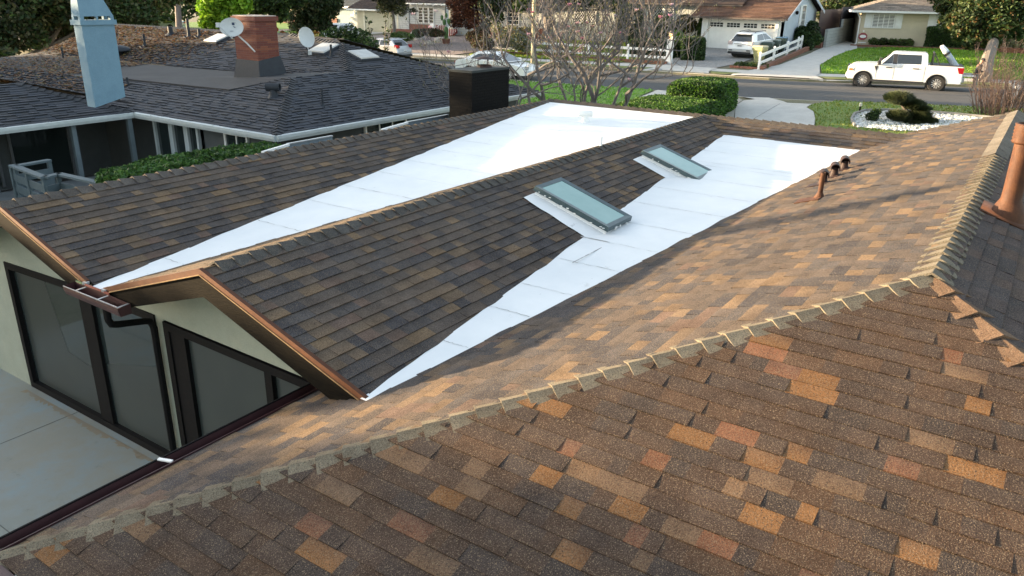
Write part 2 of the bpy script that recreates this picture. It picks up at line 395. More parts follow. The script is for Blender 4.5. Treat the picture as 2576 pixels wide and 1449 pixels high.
pt = MB(); pt.box(V(9.05, 4.75, z2(9.05) + .024), (.012, .5, .004)); sub(pt, "membrane_seam", SEAM, M2, H); pt = MB(); pt.box(V(8.55, 4.5, z2(8.55) + .024), (1.0, .012, .004)); sub(pt, "membrane_seam", SEAM, M2, H)
# skylights on the middle slope
def skylight(u, vtop, vbot, wid, hk, seed):
    nB = Vector((0, -mS, 1)).normalized(); sl = Vector((0, -1, -mS)).normalized(); e = Vector((1, 0, 0)); rng = random.Random(seed)
    B = lambda uu, v, h: V(uu, v, zB(v)) + nB * h
    L0 = (B(u, vtop, 0) - B(u, vbot, 0)).length
    P = lambda a, s_, h: B(u, vtop, 0) + e * a + sl * s_ + nB * h
    cb = MB()
    o1 = [P(-.05, -.05, -.02), P(wid + .05, -.05, -.02), P(wid + .05, L0 + .08, -.06), P(-.05, L0 + .08, -.06)]
    h1 = hk
    up = [P(.015, .015, h1), P(wid - .015, .015, h1), P(wid - .015, L0 - .015, h1), P(.015, L0 - .015, h1)]
    cb.hexa(o1, up)
    ap = [(-.17, -.06), (wid + .1, -.06), (wid + .2, L0 + .55), (-.34, L0 + .42)]
    q = [P(a, b, .022 + (rng.uniform(-.002, .004))) for a, b in ap]; cb.face([q[0], q[3], q[2], q[1]])
    n = 10
    ed = [P(-.17 - .17 * t / n + rng.uniform(-.02, .012), -.06 + (L0 + .48) * t / n, .024) for t in range(n + 1)]; inn = [P(.0, -.02 + L0 * t / n, .075) for t in range(n + 1)]
    for t in range(n): cb.face([ed[t], ed[t + 1], inn[t + 1], inn[t]])
    root = part(cb, "skylight", MEM, H)
    fr = MB(); f0, f1 = h1 + .004, h1 + .075; bw = .055
    out = [(-.03, -.03), (wid + .03, -.03), (wid + .03, L0 + .03), (-.03, L0 + .03)]; inn = [(bw, bw), (wid - bw, bw), (wid - bw, L0 - bw), (bw, L0 - bw)]
    for i in range(4):
        j = (i + 1) % 4
        a, b, c, d = out[i], out[j], inn[j], inn[i]
        cl = lambda p: (p[0] * .985 + .007, p[1] * .985 + .012)
        fr.hexa([P(*a, f0), P(*b, f0), P(*c, f0), P(*d, f0)][::-1], [P(*cl(a), f1), P(*cl(b), f1), P(*c, f1 - .008), P(*d, f1 - .008)][::-1])
    sub(fr, "skylight_frame", SKYF, root, H)
    gl = MB(); gl.hexa([P(bw - .01, bw - .01, f1 - .05), P(wid - bw + .01, bw - .01, f1 - .05), P(wid - bw + .01, L0 - bw + .01, f1 - .05), P(bw - .01, L0 - bw + .01, f1 - .05)][::-1],
            [P(bw - .01, bw - .01, f1 - .013), P(wid - bw + .01, bw - .01, f1 - .013), P(wid - bw + .01, L0 - bw + .01, f1 - .013), P(bw - .01, L0 - bw + .01, f1 - .013)][::-1])
    sub(gl, "glass", SKYG, root, H)
    for k in range(9):
        fl = MB(); t = rng.random() * L0; a = P(-.033, t, f0 + rng.uniform(-.01, .03)); fl.box(a, (rng.uniform(.004, .008), rng.uniform(.015, .045), rng.uniform(.008, .018)), rng.uniform(-.3, .3)); sub(fl, "paint_flake", WHITEP, root, H)
    for k in range(7):
        fl = MB(); a = P(rng.random() * wid, L0 + .034, f0 + rng.uniform(-.01, .02)); fl.box(a, (rng.uniform(.02, .06), .006, rng.uniform(.012, .035)), rng.uniform(-.3, .3)); sub(fl, "paint_flake", WHITEP, root, H)
skylight(9.35, 5.93, 4.75, .68, .125, 3)
skylight(12.89, 5.91, 4.83, .73, .125, 4)
# white vent and stack on the far membrane
def stack(name, base, h, r, m, root, flare=2.2, collar=None):
    mb = MB(); mb.lathe([(r * flare, 0), (r * 1.35, h * .10), (r, h * .2), (r, h), (r * .7, h), (r * .7, h * .8)], base, 18)
    o = part(mb, name, m, root, smooth=True); return o
p = PLu(1473, 277, 15.6); p.z = Z0 + z1(15.6); vb = MB(); vb.lathe([(.12, .0), (.075, .06), (.065, .12), (.065, .16)], p, 16)
vb.lathe([(0, -.165), (.06, -.165), (.068, -.155), (.068, .155), (.06, .165), (0, .165)], p + Vector((0, 0, .19)), 16, M=Vector((.56, -.83, 0)).to_track_quat('Z', 'Y').to_matrix())
part(vb, "roof_vent", WHITEP, H, smooth=True)
p = PLu(1514, 317, 12.6); p.z = Z0 + z1(12.6); sb = MB(); sb.path([p + Vector((-.12, .08, .0)), p + Vector((-.04, .02, .02)), p + Vector((0, 0, .08)), p + Vector((0, 0, .3)), p + Vector((.0, 0, .44))], [.035, .035, .032, .028, .028], 10); part(sb, "vent_pipe", WHITEP, H, smooth=True)
# rusty vents on the sunlit slope
nP = Vector((0, mS, 1)).normalized()
def flash(mb, c, n, e, wd, ln):
    c = Vector(c); s_ = n.cross(e).normalized(); q = [(-wd, -ln), (wd, -ln), (wd, ln), (-wd, ln)]
    mb.hexa([c + e * a + s_ * b + n * .008 for a, b in q], [c + e * a + s_ * b + n * .022 for a, b in q])
b0 = V(11.55, 2.45, zP(2.45))
mb = MB(); mb.lathe([(.085, -.01), (.055, .045), (.040, .08), (.036, .09), (.036, .37), (.028, .37), (.028, .2)], b0, 16); flash(mb, b0 + Vector((-.08, .12, -.04)), nP, Vector((1, 0, 0)), .15, .17); part(mb, "vent_pipe", RUST, H, smooth=False)
for (u, v) in ((12.95, 2.73), (13.6, 2.71), (14.27, 2.70)):
    c = V(u, v, zP(v)); mb = MB(); mb.lathe([(.10, -.03), (.07, .04), (.055, .09), (.05, .16)], c, 16); flash(mb, c + Vector((-.05, .06, -.02)), nP, Vector((1, 0, 0)), .15, .15)
    o = part(mb, "roof_vent", RUSTD, H, smooth=False)
    hd = MB(); ax = Vector((.96, .27, 0)); top = c + Vector((0, 0, .155)); sd = Vector((-.27, .96, 0)); rr = .075
    A, B_ = top - ax * .125, top + ax * .125; n = 14
    for k in range(n):
        a0, a1 = R(-22 + 224 * k / n), R(-22 + 224 * (k + 1) / n); f = lambda t, r_: sd * math.cos(t) * r_ + Vector((0, 0, 1)) * math.sin(t) * r_
        hd.face([A + f(a0, rr), A + f(a1, rr), B_ + f(a1, rr), B_ + f(a0, rr)][::-1]); hd.face([A + f(a0, rr - .012), A + f(a1, rr - .012), B_ + f(a1, rr - .012), B_ + f(a0, rr - .012)])
        hd.face([A + f(a0, rr), A + f(a0, rr - .012), A + f(a1, rr - .012), A + f(a1, rr)])
    hd.face([B_ - ax * .02 + sd * math.cos(R(-22 + 224 * k / n)) * rr + Vector((0, 0, math.sin(R(-22 + 224 * k / n)) * rr)) for k in range(n + 1)])
    sub(hd, "vent_hood", RUSTD, o, H)
# tall brown flue on the shaded slope
zR = lambda v: zC - (vC - v) * mS
b0 = V(9.62, .12, zR(.12)); mb = MB()
mb.lathe([(.20, -.08), (.17, .05), (.135, .13), (.098, .20), (.095, .30), (.095, .80)], b0, 24); flash(mb, b0, Vector((0, -mS, 1)).normalized(), Vector((1, 0, 0)), .27, .27)
o = part(mb, "flue_pipe", RUST, H, smooth=True)
cb = MB(); pr = [(.096, .78)] + [(.125 + (.006 if i % 2 else -.004), .79 + i * .017) for i in range(11)] + [(.128, .985), (.10, .99), (.10, .88)]; cb.lathe(pr, b0, 24); sub(cb, "flue_collar", RUST, o, H, smooth=True)
# black brick chimney beyond the left eave
def brick_mat(name, a, b, mortar, sx=.2, sy=.07, rough=.8, msize=.01, spec=.3):
    m, nt, p = new_mat(name); p.inputs["Roughness"].default_value = rough; p.inputs["Specular IOR Level"].default_value = spec
    tc = N(nt, "ShaderNodeTexCoord"); sp = N(nt, "ShaderNodeSeparateXYZ"); nt.links.new(tc.outputs["Object"], sp.inputs[0])
    add = N(nt, "ShaderNodeMath", operation='ADD'); nt.links.new(sp.outputs["X"], add.inputs[0]); nt.links.new(sp.outputs["Y"], add.inputs[1])
    cb = N(nt, "ShaderNodeCombineXYZ"); nt.links.new(add.outputs[0], cb.inputs[0]); nt.links.new(sp.outputs["Z"], cb.inputs[1])
    bt = N(nt, "ShaderNodeTexBrick", Scale=1.0); nt.links.new(cb.outputs[0], bt.inputs["Vector"])
    bt.inputs["Color1"].default_value = (*a, 1); bt.inputs["Color2"].default_value = (*b, 1); bt.inputs["Mortar"].default_value = (*mortar, 1)
    bt.inputs["Brick Width"].default_value = sx; bt.inputs["Row Height"].default_value = sy; bt.inputs["Mortar Size"].default_value = msize; bt.inputs["Bias"].default_value = -.2
    f = noise_fac(nt, 22, 4, .7, .3, .7); c = mixc(nt, f, bt.outputs["Color"], (0.75, .75, .75), 'MULTIPLY'); nt.links.new(c, p.inputs["Base Color"])
    inv = N(nt, "ShaderNodeMath", operation='SUBTRACT'); inv.inputs[0].default_value = 1; nt.links.new(bt.outputs["Fac"], inv.inputs[1]); bump(nt, p, inv.outputs[0], .6, .012); return m
BBRICK = brick_mat("black_painted_brick", (.006, .006, .0065), (.009, .0088, .0085), (.004, .004, .004), .21, .075, rough=.85, spec=.12)
mb = MB(); c = V(17.79, 13.12, -3.2); mb.box(V(17.79, 13.12, -3.96), (1.74, .76, 3.88)); ch = part(mb, "chimney", BBRICK, H)
tp = MB(); tp.box(V(17.79, 13.12, -1.985), (1.78, .80, .06)); sub(tp, "chimney_crown", mat("dark_mortar", (.022, .030, .031), (.015, .020, .021), 6, .8), ch, H)
cp = MB(); k = V(18.05, 13.15, -1.95); cp.lathe([(.22, 0), (.2, .04), (.2, .06)], k, 16); cp.lathe([(.30, .22), (.12, .27), (0, .285)], k, 16); cp.lathe([(.30, .22), (.0, .235)], k, 16)
for a in range(3): cp.tube(k + Vector((.18 * math.cos(a * 2.1), .18 * math.sin(a * 2.1), .04)), k + Vector((.18 * math.cos(a * 2.1), .18 * math.sin(a * 2.1), .24)), .012, n=6)
sub(cp, "flue_cap", RUSTD, ch, H)
# ---- gable front: rakes, fascia, flashing
uf = u0 - .035
def rake(p0, p1, dz, dz2, n=1):
    """black board under the roof edge with a copper drip edge on top; p0 -> p1 along the rake"""
    fb = MB(); a, b = Vector(p0), Vector(p1); t = .04
    dn0, dn1 = Vector((0, 0, -dz)), Vector((0, 0, -dz2)); tk = Vector((t, 0, 0)); g = Vector((0, 0, -.05))
    fb.hexa([a + dn0, a + dn0 + tk, b + dn1 + tk, b + dn1], [a + g, a + g + tk, b + g + tk, b + g]); part(fb, "fascia_board", BLACKW, H)
    de = MB(); o = Vector((-.012, 0, 0)); de.hexa([a + g * .8 + o, a + g * .8, b + g * .8, b + g * .8 + o], [a + Vector((0, 0, .022)) + o, a + Vector((0, 0, .022)) + tk * .8, b + Vector((0, 0, .022)) + tk * .8, b + Vector((0, 0, .022)) + o]); dd = part(de, "drip_edge", RUSTM, H)
    lp = MB(); lp.bar(a + g * .85 + o * 1.4, b + g * .85 + o * 1.4, .010, .010); sub(lp, "drip_lip", BRASS, dd, H)
rake(V(uf, vA, zr), V(uf, 8.78, zA(8.78)), .30, .26)
rake(V(uf, vA + 2.3, zr - .767), V(uf, vA, zr), .28, .28)
rake(V(uf, 8.42, zr - (8.42 - vB) * mS), V(uf, vB, zr), .26, .28)
rake(V(uf, vB, zr), V(uf, 4.28, zB(4.28)), .28, .30)
# soffit of the rakes
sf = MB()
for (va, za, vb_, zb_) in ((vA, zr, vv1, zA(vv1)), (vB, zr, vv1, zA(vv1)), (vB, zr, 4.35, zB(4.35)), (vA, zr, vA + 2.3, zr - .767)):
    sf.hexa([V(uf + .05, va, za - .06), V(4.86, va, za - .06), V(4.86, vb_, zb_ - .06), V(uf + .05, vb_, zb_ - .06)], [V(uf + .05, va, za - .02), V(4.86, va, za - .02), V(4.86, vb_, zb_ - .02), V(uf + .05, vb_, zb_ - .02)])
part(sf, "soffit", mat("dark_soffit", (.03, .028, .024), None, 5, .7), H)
# stucco gable wall with real openings (wall pieces around them)
uW = 4.82; wt = .16
def wall_poly(mb, pts, u=uW, t=wt, mi=0): mb.hexa([V(u, a, b) for a, b in pts], [V(u + t, a, b) for a, b in pts], mi)
top = lambda v: (zr - abs(v - vA) * mS - .05) if v > vv1 else (zr - abs(v - vB) * mS - .05)
Zf = -5.9
wb = MB()
TL, TM, TR = (12.25, -3.83), (9.9, -3.74), (8.46, -3.74)     # head of the sliding door unit
wall_poly(wb, [(14.5, Zf), (12.25, Zf), (12.25, top(12.25)), (12.95, top(12.9)), (14.5, top(12.9) - .4)])
wall_poly(wb, [(12.25, TL[1]), (9.9, TM[1]), (9.9, top(9.9)), (vA, top(vA)), (12.25, top(12.25))])
wall_poly(wb, [(9.9, TM[1]), (8.46, TR[1]), (8.46, top(8.6)), (vv1, top(vv1)), (9.9, top(9.9))])
wall_poly(wb, [(8.46, Zf), (8.29, Zf), (8.29, top(8.29)), (8.46, top(8.46))])
wall_poly(wb, [(8.29, -3.76), (5.45, -3.80), (5.0, top(5.0)), (vB, top(vB)), (8.29, top(8.29))])
wall_poly(wb, [(5.45, Zf), (4.3, Zf), (4.3, top(4.4)), (5.0, top(5.0)), (5.45, -3.80)])
part(wb, "gable_wall", STUCCO, H)
bx = MB(); bx.hexa([V(a, b, Zf) for a, b in ((5.6, 4.4), (17.2, 4.4), (17.2, 12.6), (5.6, 12.6))], [V(a, b, -3.9) for a, b in ((5.6, 4.4), (17.2, 4.4), (17.2, 12.6), (5.6, 12.6))])
bx.hexa([V(a, b, Zf) for a, b in ((4.85, -3.7), (19.3, -3.7), (19.3, 4.39), (4.85, 4.39))], [V(a, b, -3.72) for a, b in ((4.85, -3.7), (19.3, -3.7), (19.3, 4.39), (4.85, 4.39))])
part(bx, "inner_wall", STUCCO, H)
def opening(name, outline, fw, mulls, gm, root=H, u=uW - .02):
    """framed glazing filling a (v,z) outline; mulls: list of (v, width)"""
    fr = MB(); n = len(outline); cx_ = sum(p[0] for p in outline) / n; cz_ = sum(p[1] for p in outline) / n
    def inset(k):
        out = []
        for i in range(n):
            a, b, c = Vector(outline[i - 1]), Vector(outline[i]), Vector(outline[(i + 1) % n])
            e1, e2 = (b - a).normalized(), (c - b).normalized(); n1, n2 = Vector((-e1.y, e1.x)), Vector((-e2.y, e2.x))
            if n1.dot(Vector((cx_, cz_)) - b) < 0: n1 = -n1
            if n2.dot(Vector((cx_, cz_)) - b) < 0: n2 = -n2
            dd = n1 + n2; out.append(b + dd * (k / max(.3, dd.dot(n1))))
        return out
    inn = inset(fw)
    for i in range(n):
        j = (i + 1) % n; q = [outline[i], outline[j], inn[j], inn[i]]
        fr.hexa([V(u, *p) for p in q], [V(u + .12, *p) for p in q])
    lo = min(p[1] for p in outline)
    zt = lambda v: max(p[1] for p in [(v, outline[k][1] + (outline[(k + 1) % n][1] - outline[k][1]) * ((v - outline[k][0]) / (outline[(k + 1) % n][0] - outline[k][0]))) for k in range(n) if (outline[k][0] - v) * (outline[(k + 1) % n][0] - v) <= 0 and outline[k][0] != outline[(k + 1) % n][0]])
    for (v, wd) in mulls:
        q = [(v - wd / 2, lo + .002), (v + wd / 2, lo + .002), (v + wd / 2, zt(v + wd / 2) - .01), (v - wd / 2, zt(v - wd / 2) - .01)]
        fr.hexa([V(u + .02, *p) for p in q], [V(u + .10, *p) for p in q])
    o = part(fr, name, BLKF, root)
    gl = MB(); q = inset(fw * .5); gl.hexa([V(u + .07, *p) for p in q], [V(u + .085, *p) for p in q]); sub(gl, "glass", gm, o, root); return o
o = opening("sliding_door", [(12.25, Zf + .01), (8.46, Zf + .01), (8.46, TR[1]), (9.9, TM[1]), (12.25, TL[1])], .10, [(10.11, .30)], DGLASS)
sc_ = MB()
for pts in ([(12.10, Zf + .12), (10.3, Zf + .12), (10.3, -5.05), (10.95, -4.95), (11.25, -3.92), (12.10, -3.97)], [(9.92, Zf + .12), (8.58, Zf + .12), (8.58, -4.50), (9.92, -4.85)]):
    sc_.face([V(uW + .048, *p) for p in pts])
sub(sc_, "painted_reflection", SCREEN, o, H)  # reflections painted as faces just in front of the glass
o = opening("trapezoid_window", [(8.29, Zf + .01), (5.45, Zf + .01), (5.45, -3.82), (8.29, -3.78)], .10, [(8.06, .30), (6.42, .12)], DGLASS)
sc_ = MB(); sc_.face([V(uW + .048, *p) for p in [(7.9, Zf + .12), (6.5, Zf + .12), (6.5, -3.93), (7.9, -3.90)]]); sc_.face([V(uW + .048, *p) for p in [(6.34, Zf + .12), (5.56, Zf + .12), (5.56, -3.95), (6.34, -3.95)]]); sub(sc_, "painted_reflection", SCREEN, o, H)
# scupper gutter under the first membrane, with its downspout
gt = MB(); ga, gb = V(u0 - .14, 8.98, -3.315), V(u0 - .14, 7.86, -3.33)
prof = [(-.09, .09), (-.09, -.055), (.07, -.055), (.095, .02), (.095, .07), (.085, .07), (.07, .0), (.06, -.045), (-.08, -.045), (-.08, .09)]
for i in range(len(prof)):
    a, b = prof[i], prof[(i + 1) % len(prof)]; S = lambda p, c: c + Vector((-p[0] * .8, 0, p[1] * .8)); gt.face([S(a, ga), S(b, ga), S(b, gb), S(a, gb)])
gt.face([ga + Vector((-p[0] * .8, 0, p[1] * .8)) for p in ((-.09, .09), (-.09, -.055), (.07, -.055), (.095, .07))]); gt.face([gb + Vector((-p[0] * .8, 0, p[1] * .8)) for p in ((-.09, .09), (-.09, -.055), (.07, -.055), (.095, .07))])
g = part(gt, "scupper_gutter", MAROON, H)
gi = MB(); gi.box(V(u0 - .135, 8.42, -3.35), (.10, 1.08, .01)); gi.box(V(u0 - .066, 8.55, -3.27), (.012, .55, .09)); sub(gi, "gutter_lining", REDIN, g, H)
ge = MB(); ge.box(V(u0 - .068, 8.88, -3.27), (.014, .16, .09)); sub(ge, "gutter_end", GREENG, g, H)
gs = MB()
for v in (8.74, 8.28, 7.88): gs.box(V(u0 - .14, v, -3.262), (.15, .022, .008), R(8))
for v in (8.78, 8.38): gs.box(V(u0 - .05, v, -3.225), (.05, .06, .03), R(20))
gs.box(V(u0 - .213, 8.42, -3.256), (.008, 1.12, .008))
sub(gs, "gutter_strap", GREYMET, g, H)
ds = MB(); x = u0 - .13
ds.path([V(x, 8.27, -3.36), V(x, 8.27, -3.53), V(x + .03, 8.28, -3.60), V(x + .12, 8.31, -3.64), V(uW - .17, 8.43, -3.76), V(uW - .09, 8.43, -3.79), V(uW - .06, 8.42, -3.88), V(uW - .06, 8.42, -5.86)], .042, 8)
part(ds, "downspout", BLKF, H)
# main eave gutter along the sunlit slope
gt = MB(); ga, gb = V(uE - .1, vE + .075, zP(vE) - .045), V(4.80, vE + .075, zP(vE) - .045)
for i in range(len(prof)):
    a, b = prof[i], prof[(i + 1) % len(prof)]; S = lambda p, c: c + Vector((0, p[0] * .8, p[1] * .85)); gt.face([S(a, ga), S(b, ga), S(b, gb), S(a, gb)])
g = part(gt, "eave_gutter", MAROON, H)
lp = MB(); lp.bar(ga + Vector((0, .078, .062)), gb + Vector((0, .078, .062)), .016, .018); lp.bar(ga + Vector((0, .05, -.058)), gb + Vector((0, .05, -.058)), .05, .012); sub(lp, "gutter_lip", BLKF, g, H)
cl = MB(); cl.box(V(2.93, vE + .09, zP(vE) + .025), (.03, .13, .012), R(20)); sub(cl, "gutter_clip", WHITEP, g, H)
ft = MB(); ft.box(V((uE + 4.8) / 2, vE - .02, zP(vE) - .10), (4.8 - uE, .03, .16)); part(ft, "fascia_board", BLACKW, H)
gq = MB(); gq.box(V(uE - .07, vC, zP(vE) - .05), (.12, 2 * (vE - vC), .11)); part(gq, "eave_gutter", MAROON, H)
bw = MB(); bw.hexa([V(a, b, Zf) for a, b in ((2.5, -3.7), (4.84, -3.7), (4.84, 4.7), (2.5, 4.7))], [V(a, b, -3.72) for a, b in ((2.5, -3.7), (4.84, -3.7), (4.84, 4.7), (2.5, 4.7))]); part(bw, "rear_wall", STUCCO, H)
# ------------------------------------------------------------------ terrain, street, yards
def interp(t, tab):
    if t <= tab[0][0]: return tab[0][1]
    for (a, x), (b, y) in zip(tab, tab[1:]):
        if t <= b: return x + (y - x) * (t - a) / (b - a)
    return tab[-1][1]
C1 = [(-120, 82), (-60, 60), (-30, 50), (-12, 45.3), (-5, 43.6), (0, 42.1), (3, 41.2), (6, 40.0), (9, 38.7), (12, 37.7), (18, 37.2), (24, 36.6), (40, 34.6), (80, 29), (200, 10)]
C2 = [(-120, 94), (-60, 71), (-30, 61.5), (-12, 56.4), (-5, 54.3), (0, 53.1), (3.6, 52.3), (6.5, 51.3), (9, 50.1), (11.4, 48.9), (14, 47.8), (18, 47.3), (24, 46.8), (31, 45.4), (38, 44.0), (60, 41), (200, 21)]
c1 = lambda v: interp(v, C1)
c2 = lambda v: interp(v, C2)
ZST = -4.63
def gz(u, v):
    a, b = c1(v), c2(v)
    if u <= a: return -5.98 if u < 19 else -5.98 + (u - 19) * (1.48 / 18) if u < 37 else -4.5
    if u < b: return -4.72
    d = u - b; return -4.5 + .043 * min(d, 16) + .012 * max(0, d - 16) - .010 * max(0, v - 25) * min(1, d / 8)
ASPH = mat("asphalt", (.058, .059, .059), (.046, .047, .047), 1.3, .9, bmp=.2, fine=(45, .22))
CONC = mat("pale_concrete", (.50, .48, .43), (.43, .41, .37), 1.6, .85, bmp=.1, fine=(24, .10))
CURB = mat("kerb_concrete", (.42, .38, .30), (.35, .32, .26), 2.5, .85, fine=(24, .1))
DIRT = mat("bare_ground", (.16, .14, .09), (.10, .10, .05), 1.1, .95, bmp=.3, fine=(14, .3))
GRASS = mat("lawn_grass", (.10, .20, .020), (.14, .24, .03), .8, .8, bmp=.6, fine=(26, .4))
GRASSD = mat("worn_grass", (.16, .17, .05), (.09, .13, .025), 1.4, .9, bmp=.5, fine=(22, .4))
PEBB = mat("brown_pebbles", (.26, .20, .17), (.16, .13, .12), 9, .9, bmp=.8, fine=(7, .45))
WGRAV = mat("white_gravel", (.62, .61, .58), (.45, .45, .43), 12, .8, bmp=.9, fine=(9, .5))
PAVE = mat("paver_drive", (.27, .265, .25), (.20, .195, .185), 3, .9, bmp=.5, fine=(7, .3))
BRED = brick_mat("red_brick", (.24, .075, .045), (.17, .052, .035), (.20, .16, .13), .22, .08)
BEDGE = brick_mat("edging_brick", (.26, .10, .06), (.18, .075, .05), (.16, .11, .08), .2, .07)
DECKSLAB = None
def slab():
    m, nt, p = new_mat("patio_concrete"); p.inputs["Roughness"].default_value = .7
    f = noise_fac(nt, .55, 5, .6, .35, .68); c = mixc(nt, f, (.20, .225, .21), (.255, .23, .175))
    g = noise_fac(nt, 1.1, 6, .7, .42, .66); c = mixc(nt, g, c, (.20, .255, .27)); g = noise_fac(nt, 3.5, 6, .75, .60, .74); c = mixc(nt, g, c, (.15, .165, .155))
    nt.links.new(c, p.inputs["Base Color"]); h = noise_fac(nt, 60, 2, .6, .3, .7); bump(nt, p, h, .08); return m
SLAB = slab()
# ground: one sheet following the kerbs, out to the horizon
offs = [-900, -300, -120, -60, -38, -25, -18.6, -16, -13, -10, -7, -4.5, -2.2, -1.0, -.02]
vs = [-700, -300, -150, -100, -70, -50, -40] + [-30 + 2 * i for i in range(56)] + [90, 100, 120, 150, 200, 300, 700]
mb = MB()
def rowpts(v):
    a, b = c1(v), c2(v); us = [a + o for o in offs] + [a + .2, b - .2] + [b + o for o in (.02, 1, 2, 3.5, 5, 7, 9, 12, 14, 16, 20, 28, 45, 90, 250, 900)]
    return [Vector((u, v, (-4.74 if abs(u - (a + .2)) < 1e-6 or abs(u - (b - .2)) < 1e-6 else gz(u, v)) + Z0)) for u in us]
rows = [rowpts(v) for v in vs]; nc = len(rows[0])
mb.faces([p for r in rows for p in r], [(i * nc + k, i * nc + k + 1, (i + 1) * nc + k + 1, (i + 1) * nc + k) for i in range(len(rows) - 1) for k in range(nc - 1)])
tag(mb.build("ground", DIRT), kind="structure")
def strip(name, fa, fb, za, zb, m, v0, v1, step=1.0, thick=0, n=1, kind="structure"):
    mb = MB(); k = max(1, int((v1 - v0) / step)); prev = None
    for i in range(k + 1):
        v = v0 + (v1 - v0) * i / k; r = []
        for j in range(n + 1):
            u = fa(v) + (fb(v) - fa(v)) * j / n; zz = (za(u, v) if callable(za) else za + (zb - za) * j / n); r.append(Vector((u, v, zz + Z0)))
        if prev: 
            for j in range(n): mb.face([prev[j], prev[j + 1], r[j + 1], r[j]])
        prev = r
    o = mb.build(name, m); 
    return tag(o, kind=kind) if kind else o
road = strip("road", c1, c2, lambda u, v: ZST + .10 * (1 - (2 * (u - c1(v)) / (c2(v) - c1(v)) - 1) ** 2), 0, ASPH, -60, 120, 1.0, n=8)
def kerb(name, f, sgn):
    mb = MB(); pr = [(0, -.14), (0, .0), (.03, .135), (.17, .14), (.17, -.1)]; prev = None
    for i in range(0, 181):
        v = -60 + i; r = [Vector((f(v) + sgn * (a - .02), v, ZST + b + Z0)) for a, b in pr]
        if prev:
            for k in range(len(pr) - 1):
                q = [prev[k], prev[k + 1], r[k + 1], r[k]]; mb.face(q if sgn < 0 else q[::-1])
        prev = r
    return tag(mb.build(name, CURB), kind="structure")
kerb("kerb", c2, 1); kerb("kerb", c1, -1)
top_z = lambda u, v, dz=.02: gz(u, v) + dz
strip("sidewalk", lambda v: c2(v) + 1.25, lambda v: c2(v) + 2.65, lambda u, v: gz(u, v) + .03, 0, CONC, -60, 120, 1.0, n=2)
def drape(name, poly, m, dz=.03, cell=1.0, zf=gz, kind="structure"):
    P = [(p[0], p[1]) for p in poly]; mb = MB()
    x0, x1, y0, y1 = min(p[0] for p in P), max(p[0] for p in P), min(p[1] for p in P), max(p[1] for p in P)
    i = math.floor(x0 / cell)
    while i * cell < x1:
        j = math.floor(y0 / cell)
        while j * cell < y1:
            q = clip_rect(P, i * cell, (i + 1) * cell, j * cell, (j + 1) * cell)
            if q and area2(q) > 1e-4:
                if sum(q[t][0] * q[(t + 1) % len(q)][1] - q[(t + 1) % len(q)][0] * q[t][1] for t in range(len(q))) < 0: q = q[::-1]
                mb.face([Vector((a, b, zf(a, b) + dz + Z0)) for a, b in q])
            j += 1
        i += 1
    o = mb.build(name, m); return tag(o, kind=kind) if kind else o
def GT(x, y, dz=0):                                       # photo point on the terrain
    p = G(x, y, -4.4)
    for _ in range(25): p = G(x, y, gz(p.x, p.y) + dz) if False else G(x, y, .5 * (p.z - Z0) + .5 * (gz(p.x, p.y) + dz))
    return p
# patio
mb = MB(); mb.hexa([V(a, b, -6.1) for a, b in ((-3, 4.2), (4.83, 4.2), (4.83, 14.2), (-3, 14.2))], [V(a, b, -5.9) for a, b in ((-3, 4.2), (4.83, 4.2), (4.83, 14.2), (-3, 14.2))]); tag(mb.build("patio", SLAB), kind="structure")
mb = MB()
for v in (10.9, 7.6): mb.box(V(.9, v, -5.8985), (7.8, .012, .003))
for u in (2.9, -.6): mb.box(V(u, 9, -5.8985), (.012, 10, .003))
tag(mb.build("patio_joint", mat("joint", (.11, .12, .11), None, 8, .9)), kind="structure")
mb = MB(); rng = random.Random(2)
for k in range(40):
    v = 8.3 + 3.9 * k / 40; mb.face([V(4.70 - rng.uniform(.0, .10), v, -5.897), V(4.71, v, -5.897), V(4.71, v + .11, -5.897), V(4.70 - rng.uniform(.0, .10), v + .11, -5.897)])
tag(mb.build("patio_stain", mat("rust_stain", (.24, .19, .12), (.22, .20, .16), 5, .8)), kind="structure")
# near yard
GL = lambda pts: [tuple(GT(x, y)[:2]) for x, y in pts]
drape("lawn", [(19.9, 24), (22, 34), (c1(34) - .2, 34)] + [(c1(v) - .2, v) for v in range(32, 15, -2)] + [(c1(16.5) - .2, 16.5), (31.5, 16.4), (27.5, 16.2), (24.2, 15.2), (20.4, 14.6)], GRASS, .035)
drape("path", [(31.6, 16.35), (c1(16.2) - .2, 16.35), (c1(15.2) - .2, 15.2), (31.9, 15.1), (28.0, 14.9), (24.5, 13.9), (20.4, 13.4), (20.4, 14.55), (24.2, 15.15), (27.5, 16.15)], CONC, .04)
drv = [(20.2, 8.4)] + GL([(1848, 305), (1850, 268), (1870, 255), (1900, 252)]) + [(c1(12.6) + .02, 12.8), (c1(11.5) + .02, 11.0)] + GL([(1980, 261), (2042, 264), (2028, 272), (2046, 283), (2050, 300)]) + [(20.2, 4.6)]
drape("driveway", drv, CONC, .045)
mb = MB(); a, b = GT(1890, 305), GT(1962, 263); a.z += .05; b.z += .05; mb.bar(a, b, .02, .006); tag(mb.build("driveway_joint", mat("joint2", (.25, .24, .22), None, 8, .9)), kind="structure")
ln = GL([(2052, 318), (2048, 283), (2030, 273), (2044, 264)]) + [(c1(v) - .2, v) for v in (8.2, 7, 5, 3, 1, -1, -3, -6)] + [(36, -8), (24, -2), (20.2, 1.5), (20.2, 4.6)]
drape("lawn", ln, mat("lawn_dry", (.15, .18, .028), (.10, .17, .018), .7, .8, bmp=.5, fine=(26, .35)), .04)
bedp = GL([(2150, 322), (2141, 305), (2148, 292), (2175, 283), (2240, 282), (2300, 284), (2400, 292), (2460, 298), (2520, 304), (2560, 330), (2420, 334), (2250, 332)])
